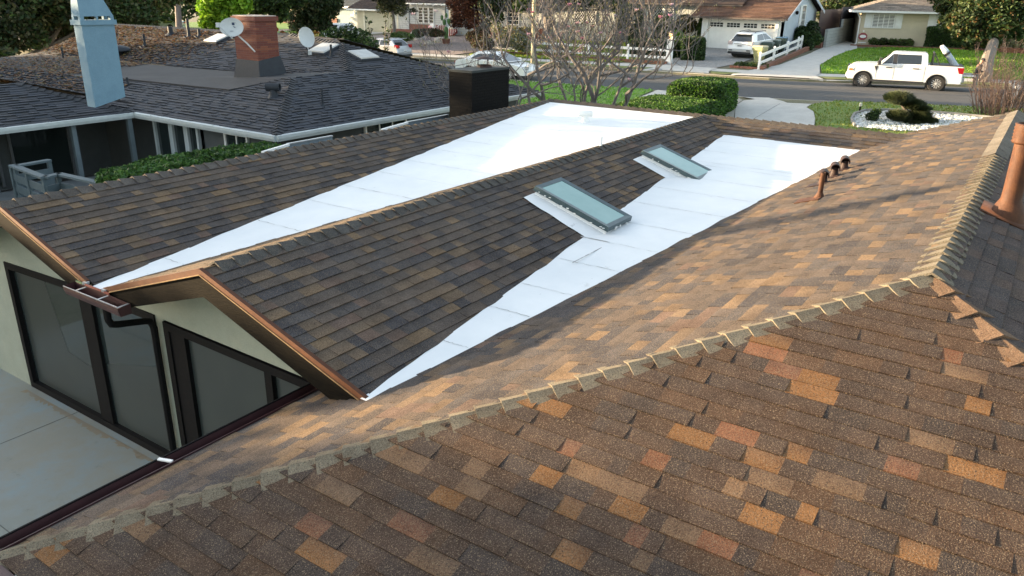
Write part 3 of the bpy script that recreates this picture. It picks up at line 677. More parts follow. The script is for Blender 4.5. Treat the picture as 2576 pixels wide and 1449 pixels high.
drape("gravel_bed", bedp, WGRAV, .06, .5)
rng = random.Random(8); mb = MB()
for _ in range(2600):
    i = rng.randrange(len(bedp)); x = rng.uniform(min(p[0] for p in bedp), max(p[0] for p in bedp)); y = rng.uniform(min(p[1] for p in bedp), max(p[1] for p in bedp))
    if not clip_rect(bedp, x - .01, x + .01, y - .01, y + .01): continue
    s = rng.uniform(.025, .075); g = rng.uniform(.42, .82); mb.box((x, y, gz(x, y) + Z0 + .07), (s * 1.5, s, s * .7), rng.random() * 3, col=(g, g, g * .97))
tag(mb.build("white_pebbles", PLAIN), "loose white pebbles covering the bed round the clipped pine", "gravel", kind="stuff")
mb = MB(); ring = [Vector((x, y, gz(x, y) + Z0 + .07)) for x, y in bedp]
for i in range(len(ring) - 4): mb.bar(ring[i], ring[i + 1], .09, .16)
tag(mb.build("bed_edging", mat("grey_edging", (.26, .25, .23), (.20, .19, .17), 5, .8)), "low grey concrete edging round the white gravel bed", "edging")
rng = random.Random(9)
drape("gravel_strip", GL([(1770, 282), (1800, 268), (1830, 250), (1848, 246), (1868, 254), (1850, 267), (1846, 300), (1790, 300)]), mat("mixed_gravel", (.42, .40, .33), (.25, .23, .19), 10, .9, bmp=.9, fine=(10, .4)), .05)
# far side of the street
def lat(pts): return [(c2(v) + d, v) for d, v in pts]
drape("driveway", [(c2(v) - .02, v) for v in (20.6, 19.0, 17.9)] + lat([(1.3, 18.4), (2.65, 18.2)]) + [(53.5, 17.7), (61.6, 17.9), (61.6, 23.4), (54, 22.6)] + lat([(2.65, 21.6), (1.3, 21.6)]), PAVE, .05)
drape("drive_apron", lat([(-.05, 21.8), (-.05, 17.6), (1.3, 18.0), (2.7, 18.0), (2.7, 21.7), (1.3, 21.5)]), CONC, .058)
drape("drive_apron", lat([(-.05, 16.6), (-.05, 11.2), (1.3, 11.9), (2.7, 12.0), (2.7, 16.0), (1.3, 15.9)]), CONC, .058)
BD = GT(2160, 112), GT(2118, 108)
dr2 = lat([(2.6, 16.0), (2.6, 12.0)]) + GL([(2062, 165), (2095, 145), (2130, 131), (2155, 124), (2157, 112), (2120, 104), (2078, 118), (2040, 135), (1960, 165)])
drape("driveway", dr2, CONC, .05)
drape("lawn", lat([(2.7, 11.9), (2.7, 8), (2.7, 4), (2.7, 0), (2.7, -5)]) + [(62, -9), (74, -4), (76, 3)] + GL([(2514, 132), (2400, 126), (2300, 122), (2220, 121), (2160, 124), (2131, 131), (2096, 145), (2063, 165)]), GRASS, .04)
drape("parkway", lat([(.16, 11.1), (.16, 6), (.16, 0), (.16, -8), (1.24, -8), (1.24, 0), (1.24, 6), (1.24, 11.8)]), GRASSD, .045)
drape("parkway", lat([(.16, 17.5), (.16, 16.7), (1.24, 15.95), (1.24, 17.95)]), GRASSD, .05)
drape("parkway", lat([(.16, 33), (.16, 27), (.16, 21.9), (1.24, 21.6), (1.24, 27), (1.24, 33)]), GRASSD, .045)
drape("lawn", lat([(2.9, 36), (2.9, 30), (2.9, 24.8)]) + [(54, 24.2), (61, 25), (61.5, 30), (62, 37)], mat("lawn_sunny", (.15, .22, .02), (.10, .19, .018), .8, .8, bmp=.6, fine=(24, .4)), .04)
drape("pebble_yard", lat([(2.7, 57), (2.7, 50), (2.7, 44), (2.7, 37)]) + [(62, 37.5), (62, 46), (61.6, 54)], PEBB, .04)
drape("pebble_strip", lat([(.18, 58), (.18, 46), (.18, 40), (1.24, 40), (1.24, 46), (1.24, 58)]), PEBB, .05)
drape("driveway", lat([(-.02, 62), (-.02, 57.2)]) + [(61.6, 56.5), (61.6, 62.2)], CONC, .05)
drape("lawn", lat([(2.7, 92), (2.7, 66)]) + [(66, 66), (74, 76), (74, 95)], GRASS, .04)
drape("garden_path", [(48, 66), (60, 68.5), (69, 70), (69, 71.6), (60, 70.2), (48, 68)], mat("pink_concrete", (.40, .24, .19), (.34, .20, .16), 3, .85), .05)
mb = MB(); v = 11.05
for k in range(12): mb.face([Vector((c2(v - k * .1) - .012, v - k * .1, ZST + .012 + Z0)), Vector((c2(v - k * .1) + .008, v - k * .1, ZST + .142 + Z0)), Vector((c2(v - k * .1 - .1) + .008, v - k * .1 - .1, ZST + .142 + Z0)), Vector((c2(v - k * .1 - .1) - .012, v - k * .1 - .1, ZST + .012 + Z0))])
tag(mb.build("kerb_number_patch", WHITEP), "white painted house number patch on the kerb face", "kerb marking")
# ------------------------------------------------------------------ text helper (lettering as real curves)
def text(name, s, loc, rot, size, m, parent=None):
    cu = bpy.data.curves.new(name, 'FONT'); cu.body = s; cu.size = size; cu.extrude = .002; cu.align_x = 'CENTER'; cu.align_y = 'CENTER'
    t = bpy.data.objects.new(name, cu); COL.objects.link(t); me = bpy.data.meshes.new_from_object(t.evaluated_get(bpy.context.evaluated_depsgraph_get())); bpy.data.objects.remove(t); me.name = name
    o = bpy.data.objects.new(name, me); COL.objects.link(o); me.materials.clear(); me.materials.append(m)
    o.matrix_world = Matrix.Translation(loc) @ rot.to_4x4()
    if parent is not None:
        o.parent = parent; o.matrix_world = Matrix.Translation(Vector(loc) - Vector(parent.location)) @ rot.to_4x4()
    return o
def face_rot(nrm):                                        # text facing along nrm, upright
    n = Vector(nrm).normalized(); x = Vector((0, 0, 1)).cross(n).normalized(); y = n.cross(x); return Matrix((x, y, n)).transposed()
DARKP = mat("dark_lettering", (.03, .03, .035), None, 9, .6)
# ------------------------------------------------------------------ neighbour with the slate grey roof
NB = thing("slate_roofed_house", "single storey house with dark slate grey shingle roof and white gutters, beyond the left hedge", "house", (16, 20, 0))
nz = -3.6; n1 = lambda v: nz + (v - 16.5) / 3; n2 = lambda u: nz + (u - 13.45) / 3
kw = dict(pal=SLATE, wmin=.16, wmax=.34, expo=.15, thick=.016, lam=.022)
T5 = V(21.05, 21.66, n1(21.66)); h1 = V(16.66, 19.5, n1(19.5)); h2 = V(19.2, 19.62, -2.55)
shingles("roof_slope", [V(13.45, 16.5, nz), V(26.2, 16.5, nz), T5, h2, h1], U_, SHF, NB, 51, **kw)
shingles("roof_slope", [V(13.45, 16.5, nz), h1, V(15.43, 20.83, n2(15.43)), V(15.25, 27, n2(15.25)), V(15.0, 30.5, n2(15.0)), V(13.9, 29, n2(13.9)), V(13.45, 23.1, nz)], V_, SHF, NB, 52, **kw)
n5 = lambda u: -2.55 + (u - 19.2) / 3
RZ = -1.72
shingles("roof_slope", [h2, T5, V(21.6, 22.6, n5(21.6)), V(21.7, 25.2, n5(21.7)), V(21.6, 38, n5(21.6)), V(18.2, 38, n5(18.2)), V(18.25, 30, n5(18.25)), V(18.3, 27.2, n5(18.3)), V(18.5, 21.7, n5(18.5))], V_, SHF, NB, 53, **kw)
shingles("roof_slope", [V(21.6, 22.2, n5(21.6)), V(21.6, 38, n5(21.6)), V(26.2, 38, nz), V(26.2, 16.5, nz)], V_, SHF, NB, 54, **kw)
tb = MB(); fl = [V(15.43, 20.83, -2.955), V(16.66, 19.5, -2.60), V(19.25, 19.7, -2.57), V(18.5, 21.7, -2.80), V(18.3, 27.2, -2.86), V(18.25, 30.5, -2.88), V(15.0, 30.5, -3.09), V(15.25, 27, -3.01)]
c_ = V(17.0, 24.5, -2.93)
for i in range(len(fl)): tb.face([fl[i], fl[(i + 1) % len(fl)], c_])
part(tb, "flat_roof", mat("tar_roof", (.030, .031, .034), (.042, .043, .046), 1.0, .9, fine=(30, .15)), NB)
eg = MB(); eg.bar(V(15.40, 20.83, -2.95), V(15.22, 27, -3.0), .10, .06); eg.bar(V(15.40, 20.83, -2.94), V(16.64, 19.5, -2.59), .10, .05); part(eg, "roof_edge", SHF if False else mat("tar_edge", (.022, .022, .024), None, 5, .8), NB)
for k, (p0, p1, a, b) in enumerate(((V(13.45, 16.5, nz), h1, Vector((-1, 0, -.33)), Vector((0, -1, -.33))), (h2, T5, Vector((-1, 0, -.33)), Vector((0, -1, -.33))), (V(26.2, 16.5, nz), T5, Vector((1, 0, -.33)), Vector((0, -1, -.33))),
        (T5, V(21.7, 25.2, n5(21.7) + .02), Vector((-1, 0, -.33)), Vector((1, 0, -.33))), (V(21.6, 38, n5(21.6)), V(21.7, 25.2, n5(21.7)), Vector((-1, 0, -.33)), Vector((1, 0, -.33))), (V(13.3, 22.9, nz), V(11.4, 25.4, -2.76), Vector((1, 0, -.33)), Vector((0, -1, -.33))))):
    caps("ridge_cap", p0, p1, a, b, SHF, NB, 60 + k, expo=.2, col=(.048, .05, .055), wl=.17, rise=.03, lift=.03)
shingles("roof_slope", [V(-4, 22.9, nz), V(13.3, 22.9, nz), V(11.4, 25.4, -2.77), V(-1, 25.4, -2.77)], U_, SHF, NB, 55, **kw)
shingles("roof_slope", [V(-4, 28.6, nz), V(11.4, 28.6, nz), V(11.4, 25.4, -2.77), V(-1, 25.4, -2.77)], U_, SHF, NB, 58, **kw)
shingles("roof_slope", [V(13.3, 22.9, nz), V(13.9, 29, n2(13.9) - .0), V(13.9, 33, -3.45), V(11.4, 33, -2.77), V(11.4, 25.4, -2.77)][:4] + [V(11.4, 25.4, -2.77)], V_, SHF, NB, 56, **kw)
shingles("roof_slope", [V(15.0, 30.5, n2(15)), V(13.9, 29, n2(13.9)), V(13.9, 38, n2(13.9)), V(15, 38, n2(15))], V_, SHF, NB, 57, **kw)
tb = MB(); tb.face([V(15, 30.5, -3.1), V(18.25, 30.5, -2.89), V(18.2, 38, -2.89), V(15, 38, -3.1)]); part(tb, "flat_roof", MATS["tar_roof"], NB)
# walls
NW = mat("grey_stucco", (.080, .088, .090), (.068, .075, .077), 2, .9, bmp=.2, fine=(60, .06))
wb = MB(); wz0 = -6.0
def wall(mb, a, b, z0=wz0, z1=-3.62, t=.16, mi=0):
    mb.bar(V(a[0], a[1], (z0 + z1) / 2), V(b[0], b[1], (z0 + z1) / 2), t, z1 - z0, mi)
wall(wb, (14.0, 17.1), (25.6, 17.1)); wall(wb, (14.0, 17.1), (14.0, 20.3)); wall(wb, (14.3, 26.2), (14.3, 20.2)); wall(wb, (25.6, 17.1), (25.6, 37)); wall(wb, (-4, 26.2), (14.3, 26.2)); wall(wb, (14.0, 36), (25.6, 36))
part(wb, "wall", NW, NB)
WG = mat("white_gutter", (.46, .50, .50), (.40, .44, .44), 4, .45)
gp = [(-.07, -.08), (.05, -.08), (.08, .0), (.08, .075), (-.07, .075)]
def gutter(name, pts, root, m=WG, pr=gp):
    mb = MB()
    for a, b in zip(pts, pts[1:]): mb.prism(pr, a, b)
    return part(mb, name, m, root)
gutter("gutter", [V(26.2, 16.42, nz - .06), V(13.36, 16.42, nz - .06)][::-1], NB)
gutter("gutter", [V(13.37, 16.42, nz - .06), V(13.37, 22.84, nz - .06)][::-1], NB)
gutter("gutter", [V(13.37, 22.82, nz - .06), V(-4, 22.82, nz - .06)][::-1], NB)
bl = MB()
for u in (12.0, 10.8, 9.6, 8.4): bl.box(V(u, 22.80, nz + .02), (.05, .04, .02))
for v in (21.9, 20.5, 19.0, 17.6): bl.box(V(13.34, v, nz + .02), (.04, .05, .02))
part(bl, "gutter_bracket", WG, NB)
PST = mat("bluegrey_post", (.12, .155, .17), (.10, .13, .145), 4, .6)
for (u, v) in ((9.3, 23.15), (11.6, 23.1), (13.2, 22.9), (7.2, 23.2), (5, 23.2)):
    pb = MB(); pb.box(V(u, v, -4.75), (.13, .13, 2.25)); part(pb, "porch_post", PST, NB)
DK = mat("porch_dark", (.028, .025, .024), (.018, .017, .017), 3, .7)
for (va, vb, m, nm) in ((22.6, 21.8, DGLASS, "porch_window"), (21.7, 21.05, DGLASS, "porch_window"), (20.95, 20.45, DGLASS, "porch_window")):
    pb = MB(); pb.box(V(13.9, (va + vb) / 2, -4.75), (.06, va - vb, 2.1)); o = part(pb, nm, m, NB)
    for v in (va, vb): fb = MB(); fb.box(V(13.84, v, -4.75), (.10, .09, 2.2)); sub(fb, "window_frame", WG, o, NB)
for (u, wd) in ((3.0, 2.0), (6.2, 2.4), (9.4, 2.6), (12.0, 1.8)):
    pb = MB(); pb.box(V(u, 26.08, -4.75), (wd, .06, 2.1)); o = part(pb, "porch_window", DGLASS, NB)
    for k in (-.5, .5): fb = MB(); fb.box(V(u + wd * k, 26.03, -4.75), (.08, .08, 2.2)); sub(fb, "window_frame", mat("grey_trim", (.12, .13, .14), None, 5, .6), o, NB)
pf = MB(); pf.box(V(5, 24.6, -6.02), (19, 3.4, .1)); part(pf, "porch_floor", mat("porch_boards", (.10, .095, .09), (.075, .072, .07), 3, .8), NB)
sb = MB(); sb.face([V(-4, 22.95, nz - .05), V(13.4, 22.95, nz - .05), V(13.4, 26.1, nz - .03), V(-4, 26.1, nz - .03)]); sb.face([V(13.45, 16.55, nz - .05), V(14.0, 16.55, nz - .04), V(14.0, 24, nz - .04), V(13.45, 24, nz - .05)]); sb.face([V(13.45, 16.55, nz - .05), V(26, 16.55, nz - .05), V(26, 17.1, nz - .05), V(13.45, 17.1, nz - .05)]); part(sb, "soffit", mat("porch_soffit", (.06, .07, .075), None, 4, .8), NB)
# side window and small side window
def grid_window(c, right, wd, ht, nx, ny, root, gm=None, fm=None, bar=.03, fr=.07, name="window", nrm=None):
    """window in the vertical plane through c; right = unit vector to the right seen from outside"""
    right = Vector(right).normalized(); up = Vector((0, 0, 1)); nr = right.cross(up) if nrm is None else nrm; c = Vector(c)
    Q = lambda a, b, d: c + right * a + up * b + nr * d
    mb = MB()
    for a0, a1, b0, b1 in ((-wd / 2 - fr, wd / 2 + fr, ht / 2, ht / 2 + fr), (-wd / 2 - fr, wd / 2 + fr, -ht / 2 - fr, -ht / 2), (-wd / 2 - fr, -wd / 2, -ht / 2, ht / 2), (wd / 2, wd / 2 + fr, -ht / 2, ht / 2)):
        mb.hexa([Q(a0, b0, -.02), Q(a1, b0, -.02), Q(a1, b0, .06), Q(a0, b0, .06)], [Q(a0, b1, -.02), Q(a1, b1, -.02), Q(a1, b1, .06), Q(a0, b1, .06)])
    o = part(mb, name, fm or WHITEP, root)
    gl = MB(); gl.hexa([Q(-wd / 2, -ht / 2, -.01), Q(wd / 2, -ht / 2, -.01), Q(wd / 2, -ht / 2, .012), Q(-wd / 2, -ht / 2, .012)], [Q(-wd / 2, ht / 2, -.01), Q(wd / 2, ht / 2, -.01), Q(wd / 2, ht / 2, .012), Q(-wd / 2, ht / 2, .012)]); sub(gl, "glass", gm or DGLASS, o, root)
    bb = MB()
    for i in range(1, nx): x = -wd / 2 + wd * i / nx; bb.hexa([Q(x - bar / 2, -ht / 2, .012), Q(x + bar / 2, -ht / 2, .012), Q(x + bar / 2, -ht / 2, .035), Q(x - bar / 2, -ht / 2, .035)], [Q(x - bar / 2, ht / 2, .012), Q(x + bar / 2, ht / 2, .012), Q(x + bar / 2, ht / 2, .035), Q(x - bar / 2, ht / 2, .035)])
    for i in range(1, ny): y = -ht / 2 + ht * i / ny; bb.hexa([Q(-wd / 2, y - bar / 2, .013), Q(wd / 2, y - bar / 2, .013), Q(wd / 2, y - bar / 2, .034), Q(-wd / 2, y - bar / 2, .034)], [Q(-wd / 2, y + bar / 2, .013), Q(wd / 2, y + bar / 2, .013), Q(wd / 2, y + bar / 2, .034), Q(-wd / 2, y + bar / 2, .034)])
    if nx > 1 or ny > 1: sub(bb, "glazing_bars", fm or WHITEP, o, root)
    return o
grid_window(V(18.1, 17.0, -4.35), (1, 0, 0), 1.75, .95, 3, 2, NB, bar=.05)
grid_window(V(13.9, 18.75, -4.35), (0, -1, 0), .9, .9, 2, 2, NB, bar=.04)
# vents, pipes, dome, skylights on the slate roof
SLM = mat("slate_painted_metal", (.026, .032, .040), (.020, .024, .031), 9, .6, spec=.25)
def n_pipe(b, h=.42, r=.04, root=NB):
    mb = MB(); mb.lathe([(r * 2.6, -.03), (r * 1.5, .05), (r, .1), (r, h), (r * .7, h), (r * .7, h - .05)], b, 12); c = Vector(b); mb.hexa([c + Vector(q) for q in ((-.2, -.2, -.09), (.2, -.2, -.09), (.2, .12, .02), (-.2, .12, .02))], [c + Vector(q) for q in ((-.2, -.2, -.07), (.2, -.2, -.07), (.2, .12, .04), (-.2, .12, .04))])
    return part(mb, "vent_pipe", SLM, root)
def onN(x, y, P0, n):
    d = ray(x, y); P0 = Vector(P0) - Vector((0, 0, Z0)); n = Vector(n); k = P0.dot(n) / d.dot(n); return Vector((d.x * k, d.y * k, d.z * k + Z0))
pN1 = (V(0, 16.5, nz), (0, -1 / 3, 1)); pN2 = (V(13.45, 0, nz), (-1 / 3, 0, 1)); pN5 = (V(19.2, 0, -2.55), (-1 / 3, 0, 1))
n_pipe(onN(812, 268, *pN1), .5, .035); n_pipe(onN(834, 143, *pN5), .42); n_pipe(onN(476, 94, *pN5), .75, .06); n_pipe(onN(430, 88, *pN5), .35, .1); n_pipe(onN(502, 92, *pN5), .3, .06)
n_pipe(onN(160, 150, *pN5), .5, .04); n_pipe(onN(365, 118, *pN5), .5, .05); n_pipe(onN(322, 214, *pN2), .25, .04)
c = onN(689, 243, *pN2); mb = MB(); mb.lathe([(.2, -.06), (.13, .05), (.1, .2)], c, 14); mb.lathe([(0, -.2), (.12, -.2), (.125, .2), (.09, .2), (.085, .05), (0, .05)], c + Vector((0, 0, .27)), 16, M=Vector((.5, -.86, 0)).to_track_quat('Z', 'Y').to_matrix()); mb.hexa([c + Vector(q) for q in ((-.3, -.25, -.13), (-.3, .25, -.13), (.2, .25, .03), (.2, -.25, .03))], [c + Vector(q) for q in ((-.3, -.25, -.11), (-.3, .25, -.11), (.2, .25, .05), (.2, -.25, .05))]); part(mb, "roof_vent", SLM, NB)
c = onN(290, 138, *pN5); mb = MB(); mb.lathe([(.36, 0), (.36, .12), (.62, .16), (.64, .20), (.55, .30), (.3, .38), (0, .40)], c, 22); part(mb, "turbine_dome", SLM, NB, smooth=True)
WB = mat("white_skylight", (.50, .50, .47), (.42, .42, .40), 5, .5)
for (x, y, pl_, ee, wd, ln) in ((548, 101, pN5, (0, -1, 0), .8, .75), (815, 127, pN5, (0, -1, 0), .85, .8), (914, 143, pN1, (1, 0, 0), .9, .7)):
    c = onN(x, y, *pl_); n = Vector(pl_[1]).normalized(); e = Vector(ee); s_ = n.cross(e); q = [(-wd / 2, -ln / 2), (wd / 2, -ln / 2), (wd / 2, ln / 2), (-wd / 2, ln / 2)]
    mb = MB(); mb.hexa([c + e * a * 1.25 + s_ * b * 1.25 + n * .01 for a, b in q], [c + e * a * 1.2 + s_ * b * 1.2 + n * .09 for a, b in q]); o = part(mb, "skylight", SLM, NB)
    mb = MB(); mb.hexa([c + e * a + s_ * b + n * .09 for a, b in q], [c + e * a * .95 + s_ * b * .95 + n * .13 for a, b in q]); sub(mb, "skylight_pane", WB, o, NB)
# pale blue metal chimney shaft
BLUE = mat("pale_blue_stucco", (.135, .235, .31), (.115, .205, .275), 3, .85, bmp=.15, fine=(45, .08))
bc = DP(232, 222, 20.4); sx, sy = 0.87, 0.38
zt_ = DP(222, 60, 20.4).z
f0 = bc.z - .5
def shaft():
    mb = MB(); x0, y0 = bc.x, bc.y
    mb.hexa([(x0, y0, f0), (x0 + sx, y0, f0 + .2), (x0 + sx, y0 + sy, f0 + .2), (x0, y0 + sy, f0)], [(x0, y0, zt_), (x0 + sx, y0, zt_), (x0 + sx, y0 + sy, zt_), (x0, y0 + sy, zt_)])
    o = part(mb, "chimney", BLUE, NB); a, b, c, d = x0 - .05, x0 + sx + .05, y0 - .05, y0 + sy + .05
    k = MB(); k.box(((a + b) / 2, (c + d) / 2, zt_ + .05), (b - a, d - c, .12)); sub(k, "chimney_collar", BLUE, o, NB)
    k = MB(); z0_, z1_, z2_ = zt_ + .11, zt_ + .20, zt_ + .66
    a += .04; b -= .04; c += .04; d -= .04
    for (x, y) in ((a, c), (b, c), (b, d), (a, d)): k.box((x + (.05 if x == a else -.05), y + (.05 if y == c else -.05), (z0_ + z1_) / 2), (.1, .1, z1_ - z0_))
    k.box(((a + b) / 2, c + .05, (z0_ + z1_) / 2), (.05, .09, z1_ - z0_))
    k.hexa([(a, c, z1_), (b, c, z1_), (b, d, z1_), (a, d, z1_)], [(a + .03, c + .06, z2_), (b - .20, c + .06, z2_), (b - .20, d - .05, z2_), (a + .03, d - .05, z2_)]); sub(k, "chimney_cap", BLUE, o, NB)
shaft()
# multicoloured brick chimney
def mbrick():
    m, nt, p = new_mat("mixed_red_brick"); p.inputs["Roughness"].default_value = .8
    tc = N(nt, "ShaderNodeTexCoord"); sp = N(nt, "ShaderNodeSeparateXYZ"); nt.links.new(tc.outputs["Object"], sp.inputs[0])
    add = N(nt, "ShaderNodeMath", operation='ADD'); nt.links.new(sp.outputs["X"], add.inputs[0]); nt.links.new(sp.outputs["Y"], add.inputs[1]); cb = N(nt, "ShaderNodeCombineXYZ"); nt.links.new(add.outputs[0], cb.inputs[0]); nt.links.new(sp.outputs["Z"], cb.inputs[1])
    def bt(seed_off, c1_, c2_):
        b = N(nt, "ShaderNodeTexBrick", Scale=1.0); nt.links.new(cb.outputs[0], b.inputs["Vector"]); b.inputs["Color1"].default_value = (*c1_, 1); b.inputs["Color2"].default_value = (*c2_, 1); b.inputs["Mortar"].default_value = (.12, .06, .045, 1)
        b.inputs["Brick Width"].default_value = .30; b.inputs["Row Height"].default_value = .07; b.inputs["Mortar Size"].default_value = .006; b.inputs["Bias"].default_value = seed_off; return b
    b1 = bt(-.55, (.115, .026, .016), (.36, .14, .045)); b2 = bt(0.1, (.09, .020, .015), (.16, .040, .022))
    c = mixc(nt, .5, b1.outputs["Color"], b2.outputs["Color"]); nt.links.new(c, p.inputs["Base Color"])
    inv = N(nt, "ShaderNodeMath", operation='SUBTRACT'); inv.inputs[0].default_value = 1; nt.links.new(b1.outputs["Fac"], inv.inputs[1]); bump(nt, p, inv.outputs[0], .7, .015); return m
MBR = mbrick(); kk = onN(640, 168, *pN5)
bd = 25.5
pA, pB, pC = DP(585, 160, bd + .3), DP(652, 167, bd - .1), DP(692, 150, bd + .5)
bx0, by0 = pB.x, pB.y; lx, ly = .86, 1.10; zb = pB.z - .45; zt = DP(650, 52, bd).z
mb = MB(); mb.hexa([(bx0, by0, zb), (bx0 + lx, by0, zb), (bx0 + lx, by0 + ly, zb), (bx0, by0 + ly, zb)], [(bx0, by0, zt), (bx0 + lx, by0, zt), (bx0 + lx, by0 + ly, zt), (bx0, by0 + ly, zt)]); o = part(mb, "brick_chimney", MBR, NB)
mb = MB(); mb.box((bx0 + lx / 2, by0 + ly / 2, zt + .07), (lx + .10, ly + .10, .14)); sub(mb, "chimney_crown", MBR, o, NB)
mb = MB(); mb.box((bx0 + lx / 2, by0 + ly / 2, zt + .15), (lx, ly, .03)); sub(mb, "mortar_cap", mat("mortar", (.40, .34, .30), None, 6, .9), o, NB)
mb = MB(); mb.hexa([(bx0 - .14, by0 - .14, zb - .05), (bx0 + lx + .14, by0 - .14, zb + .2), (bx0 + lx + .14, by0 + ly + .1, zb + .2), (bx0 - .14, by0 + ly + .1, zb - .05)], [(bx0 - .02, by0 - .02, zb + .62), (bx0 + lx + .02, by0 - .02, zb + .74), (bx0 + lx + .02, by0 + ly + .02, zb + .74), (bx0 - .02, by0 + ly + .02, zb + .62)]); sub(mb, "chimney_flashing", SLM, o, NB)
# satellite dishes
DISH = mat("dish_grey", (.50, .53, .53), (.45, .48, .48), 5, .5)
def dish(name, c, aim, rx, ry, foot, label, lnb, logo, grp="satellite dishes on the slate roof"):
    base = Vector(foot); root = thing(name, label, "satellite dish", base, 0, grp); c = Vector(c)
    n = Vector(aim).normalized(); x = Vector((0, 0, 1)).cross(n).normalized(); y = n.cross(x)
    mb = MB(); rings = 6; k = 28; vs = [c - n * .0]; fs = []
    for i in range(1, rings + 1):
        r = i / rings
        for j in range(k): t = 2 * math.pi * j / k; vs.append(c + x * rx * r * math.cos(t) + y * ry * r * math.sin(t) + n * (.09 * r * r))
    for j in range(k): fs.append((0, 1 + j, 1 + (j + 1) % k))
    for i in range(rings - 1):
        for j in range(k): a = 1 + i * k; fs.append((a + j, a + k + j, a + k + (j + 1) % k, a + (j + 1) % k))
    mb.faces(vs, fs); nb = len(vs); mb.faces([v - n * .02 for v in vs], [tuple(reversed(f)) for f in fs])
    for j in range(k):
        t0, t1 = 2 * math.pi * j / k, 2 * math.pi * (j + 1) / k; e = lambda t, d: c + x * rx * math.cos(t) + y * ry * math.sin(t) + n * (.09 + d); mb.face([e(t0, 0), e(t0, -.02), e(t1, -.02), e(t1, 0)])
    part(mb, "reflector", DISH, root, smooth=True)
    mb = MB(); mb.path([foot, Vector(foot) + (c - Vector(foot)) * .35 + Vector((0, 0, .0)), c - n * .10 - y * ry * .25, c - n * .03], .025, 8); part(mb, "mast", DISH if logo else SLM, root)
    mb = MB(); q = c + n * .0 - y * ry; tip = c + lnb[0] * x + lnb[1] * y + n * lnb[2]; mb.path([c - n * .03 - y * ry * .7, q - y * .05 + n * .04, tip], .016, 6); o = part(mb, "feed_arm", DISH, root)
    mb = MB(); mb.box(tip, (.10, .10, .14), .4); sub(mb, "receiver", DISH, o, root)
    if logo:
        S = lambda a, b: c + x * a + y * b + n * (.09 * ((a / rx) ** 2 + (b / ry) ** 2) + .006)
        mb = MB(); ox, oy, s_ = .08, .08, .085
        arc = [(ox + s_ * .95 * math.cos(R(t)), oy + s_ * math.sin(R(t))) for t in range(-62, 91, 14)]
        inn = [(ox + .01 + s_ * .80 * math.cos(R(t)), oy + s_ * .86 * math.sin(R(t))) for t in range(-62, 91, 14)]
        for i in range(len(arc) - 1):
            wdt = i / (len(arc) - 1); q0, q1 = Vector(arc[i]), Vector(arc[i + 1]); r0, r1 = q0.lerp(Vector(inn[i]), wdt), q1.lerp(Vector(inn[i + 1]), (i + 1) / (len(arc) - 1)); mb.face([S(*q0), S(*q1), S(*r1), S(*r0)])
        mb.face([S(ox - s_ * 1.0, oy + s_ * .95), S(ox - s_ * .15, oy - s_ * .1), S(ox + s_ * .05, oy + s_ * .05), S(ox + s_ * .05, oy + s_ * .95)][::-1])
        mb.face([S(ox - s_ * 1.0, oy + s_ * .95), S(ox - s_ * .95, oy + s_ * .1), S(ox - s_ * .15, oy - s_ * .1)][::-1])
        mb.face([S(ox - s_ * .7, oy - s_ * .35), S(ox - s_ * .1, oy - s_ * .9), S(ox + s_ * .5, oy - s_ * .85), S(ox - s_ * .1, oy - s_ * .45)])
        for k_ in range(5): a = -.07 + k_ * .022; mb.face([S(a, -.125), S(a + .012, -.125), S(a + .016, -.10 + .012 * (k_ % 2)), S(a + .004, -.10)])
        part(mb, "dish_logo", mat("navy_logo", (.02, .04, .09), None, 5, .5), root)
    return root
c = DP(584, 70, bd - .35); ft_ = (bx0 - .03, by0 + .10, DP(605, 128, bd).z)
dish("satellite_dish", c, (-.72, -.62, .28), .375, .30, ft_, "round pale satellite dish with dark logo fixed to the brick chimney", (-.38, .02, .25), True)
c = onN(774, 140, *pN5); dish("satellite_dish", c + Vector((-.05, -.02, .62)), (.05, -.96, .30) if False else (-.25, -.9, .25), .30, .36, c, "plain grey satellite dish on a short mast low on the slate roof", (.0, -.55, .10), False)
# fallen leaves on the far part of the roof
rng = random.Random(21); mb = MB(); LC = [(.16, .075, .03), (.20, .10, .04), (.11, .055, .03), (.24, .13, .05), (.09, .05, .03), (.14, .12, .04)]
def litter(u, v, z, nr):
    s = rng.uniform(.035, .085); a = rng.random() * 6.3; t = Vector((math.cos(a), math.sin(a), rng.uniform(-.3, .3))); b = Vector((-math.sin(a), math.cos(a), rng.uniform(-.4, .4))) * .6; p = V(u, v, z + .03 + rng.random() * .03)
    mb.face([p - t * s, p + b * s, p + t * s, p - b * s], 0, rng.choice(LC))
for _ in range(15000):
    r = rng.random()
    if r < .55:
        v = 24.6 + 13.4 * rng.random() ** .75; u = rng.uniform(18.3, 21.5)
        if v < 27.0 + rng.uniform(0, 3.5) - (u - 18.3) * .2: continue
        litter(u, v, n5(u), None)
    elif r < .72: u = rng.uniform(15, 18.3); v = 38 - 8.5 * rng.random() ** .6; litter(u, v, -3.09 + (u - 15) * .065, None)
    else:
        u = rng.uniform(11.45, 15); v = 38 - 12.5 * rng.random() ** .8
        z = n2(u) if u > 13.9 else (-2.77 - (u - 11.4) * .275 if v > 25.6 else -9)
        if z > -5: litter(u, v, z, None)
tag(mb.build("leaf_litter", LEAF), "dry brown leaves lying thick on the far slate roof", "fallen leaves", kind="stuff")
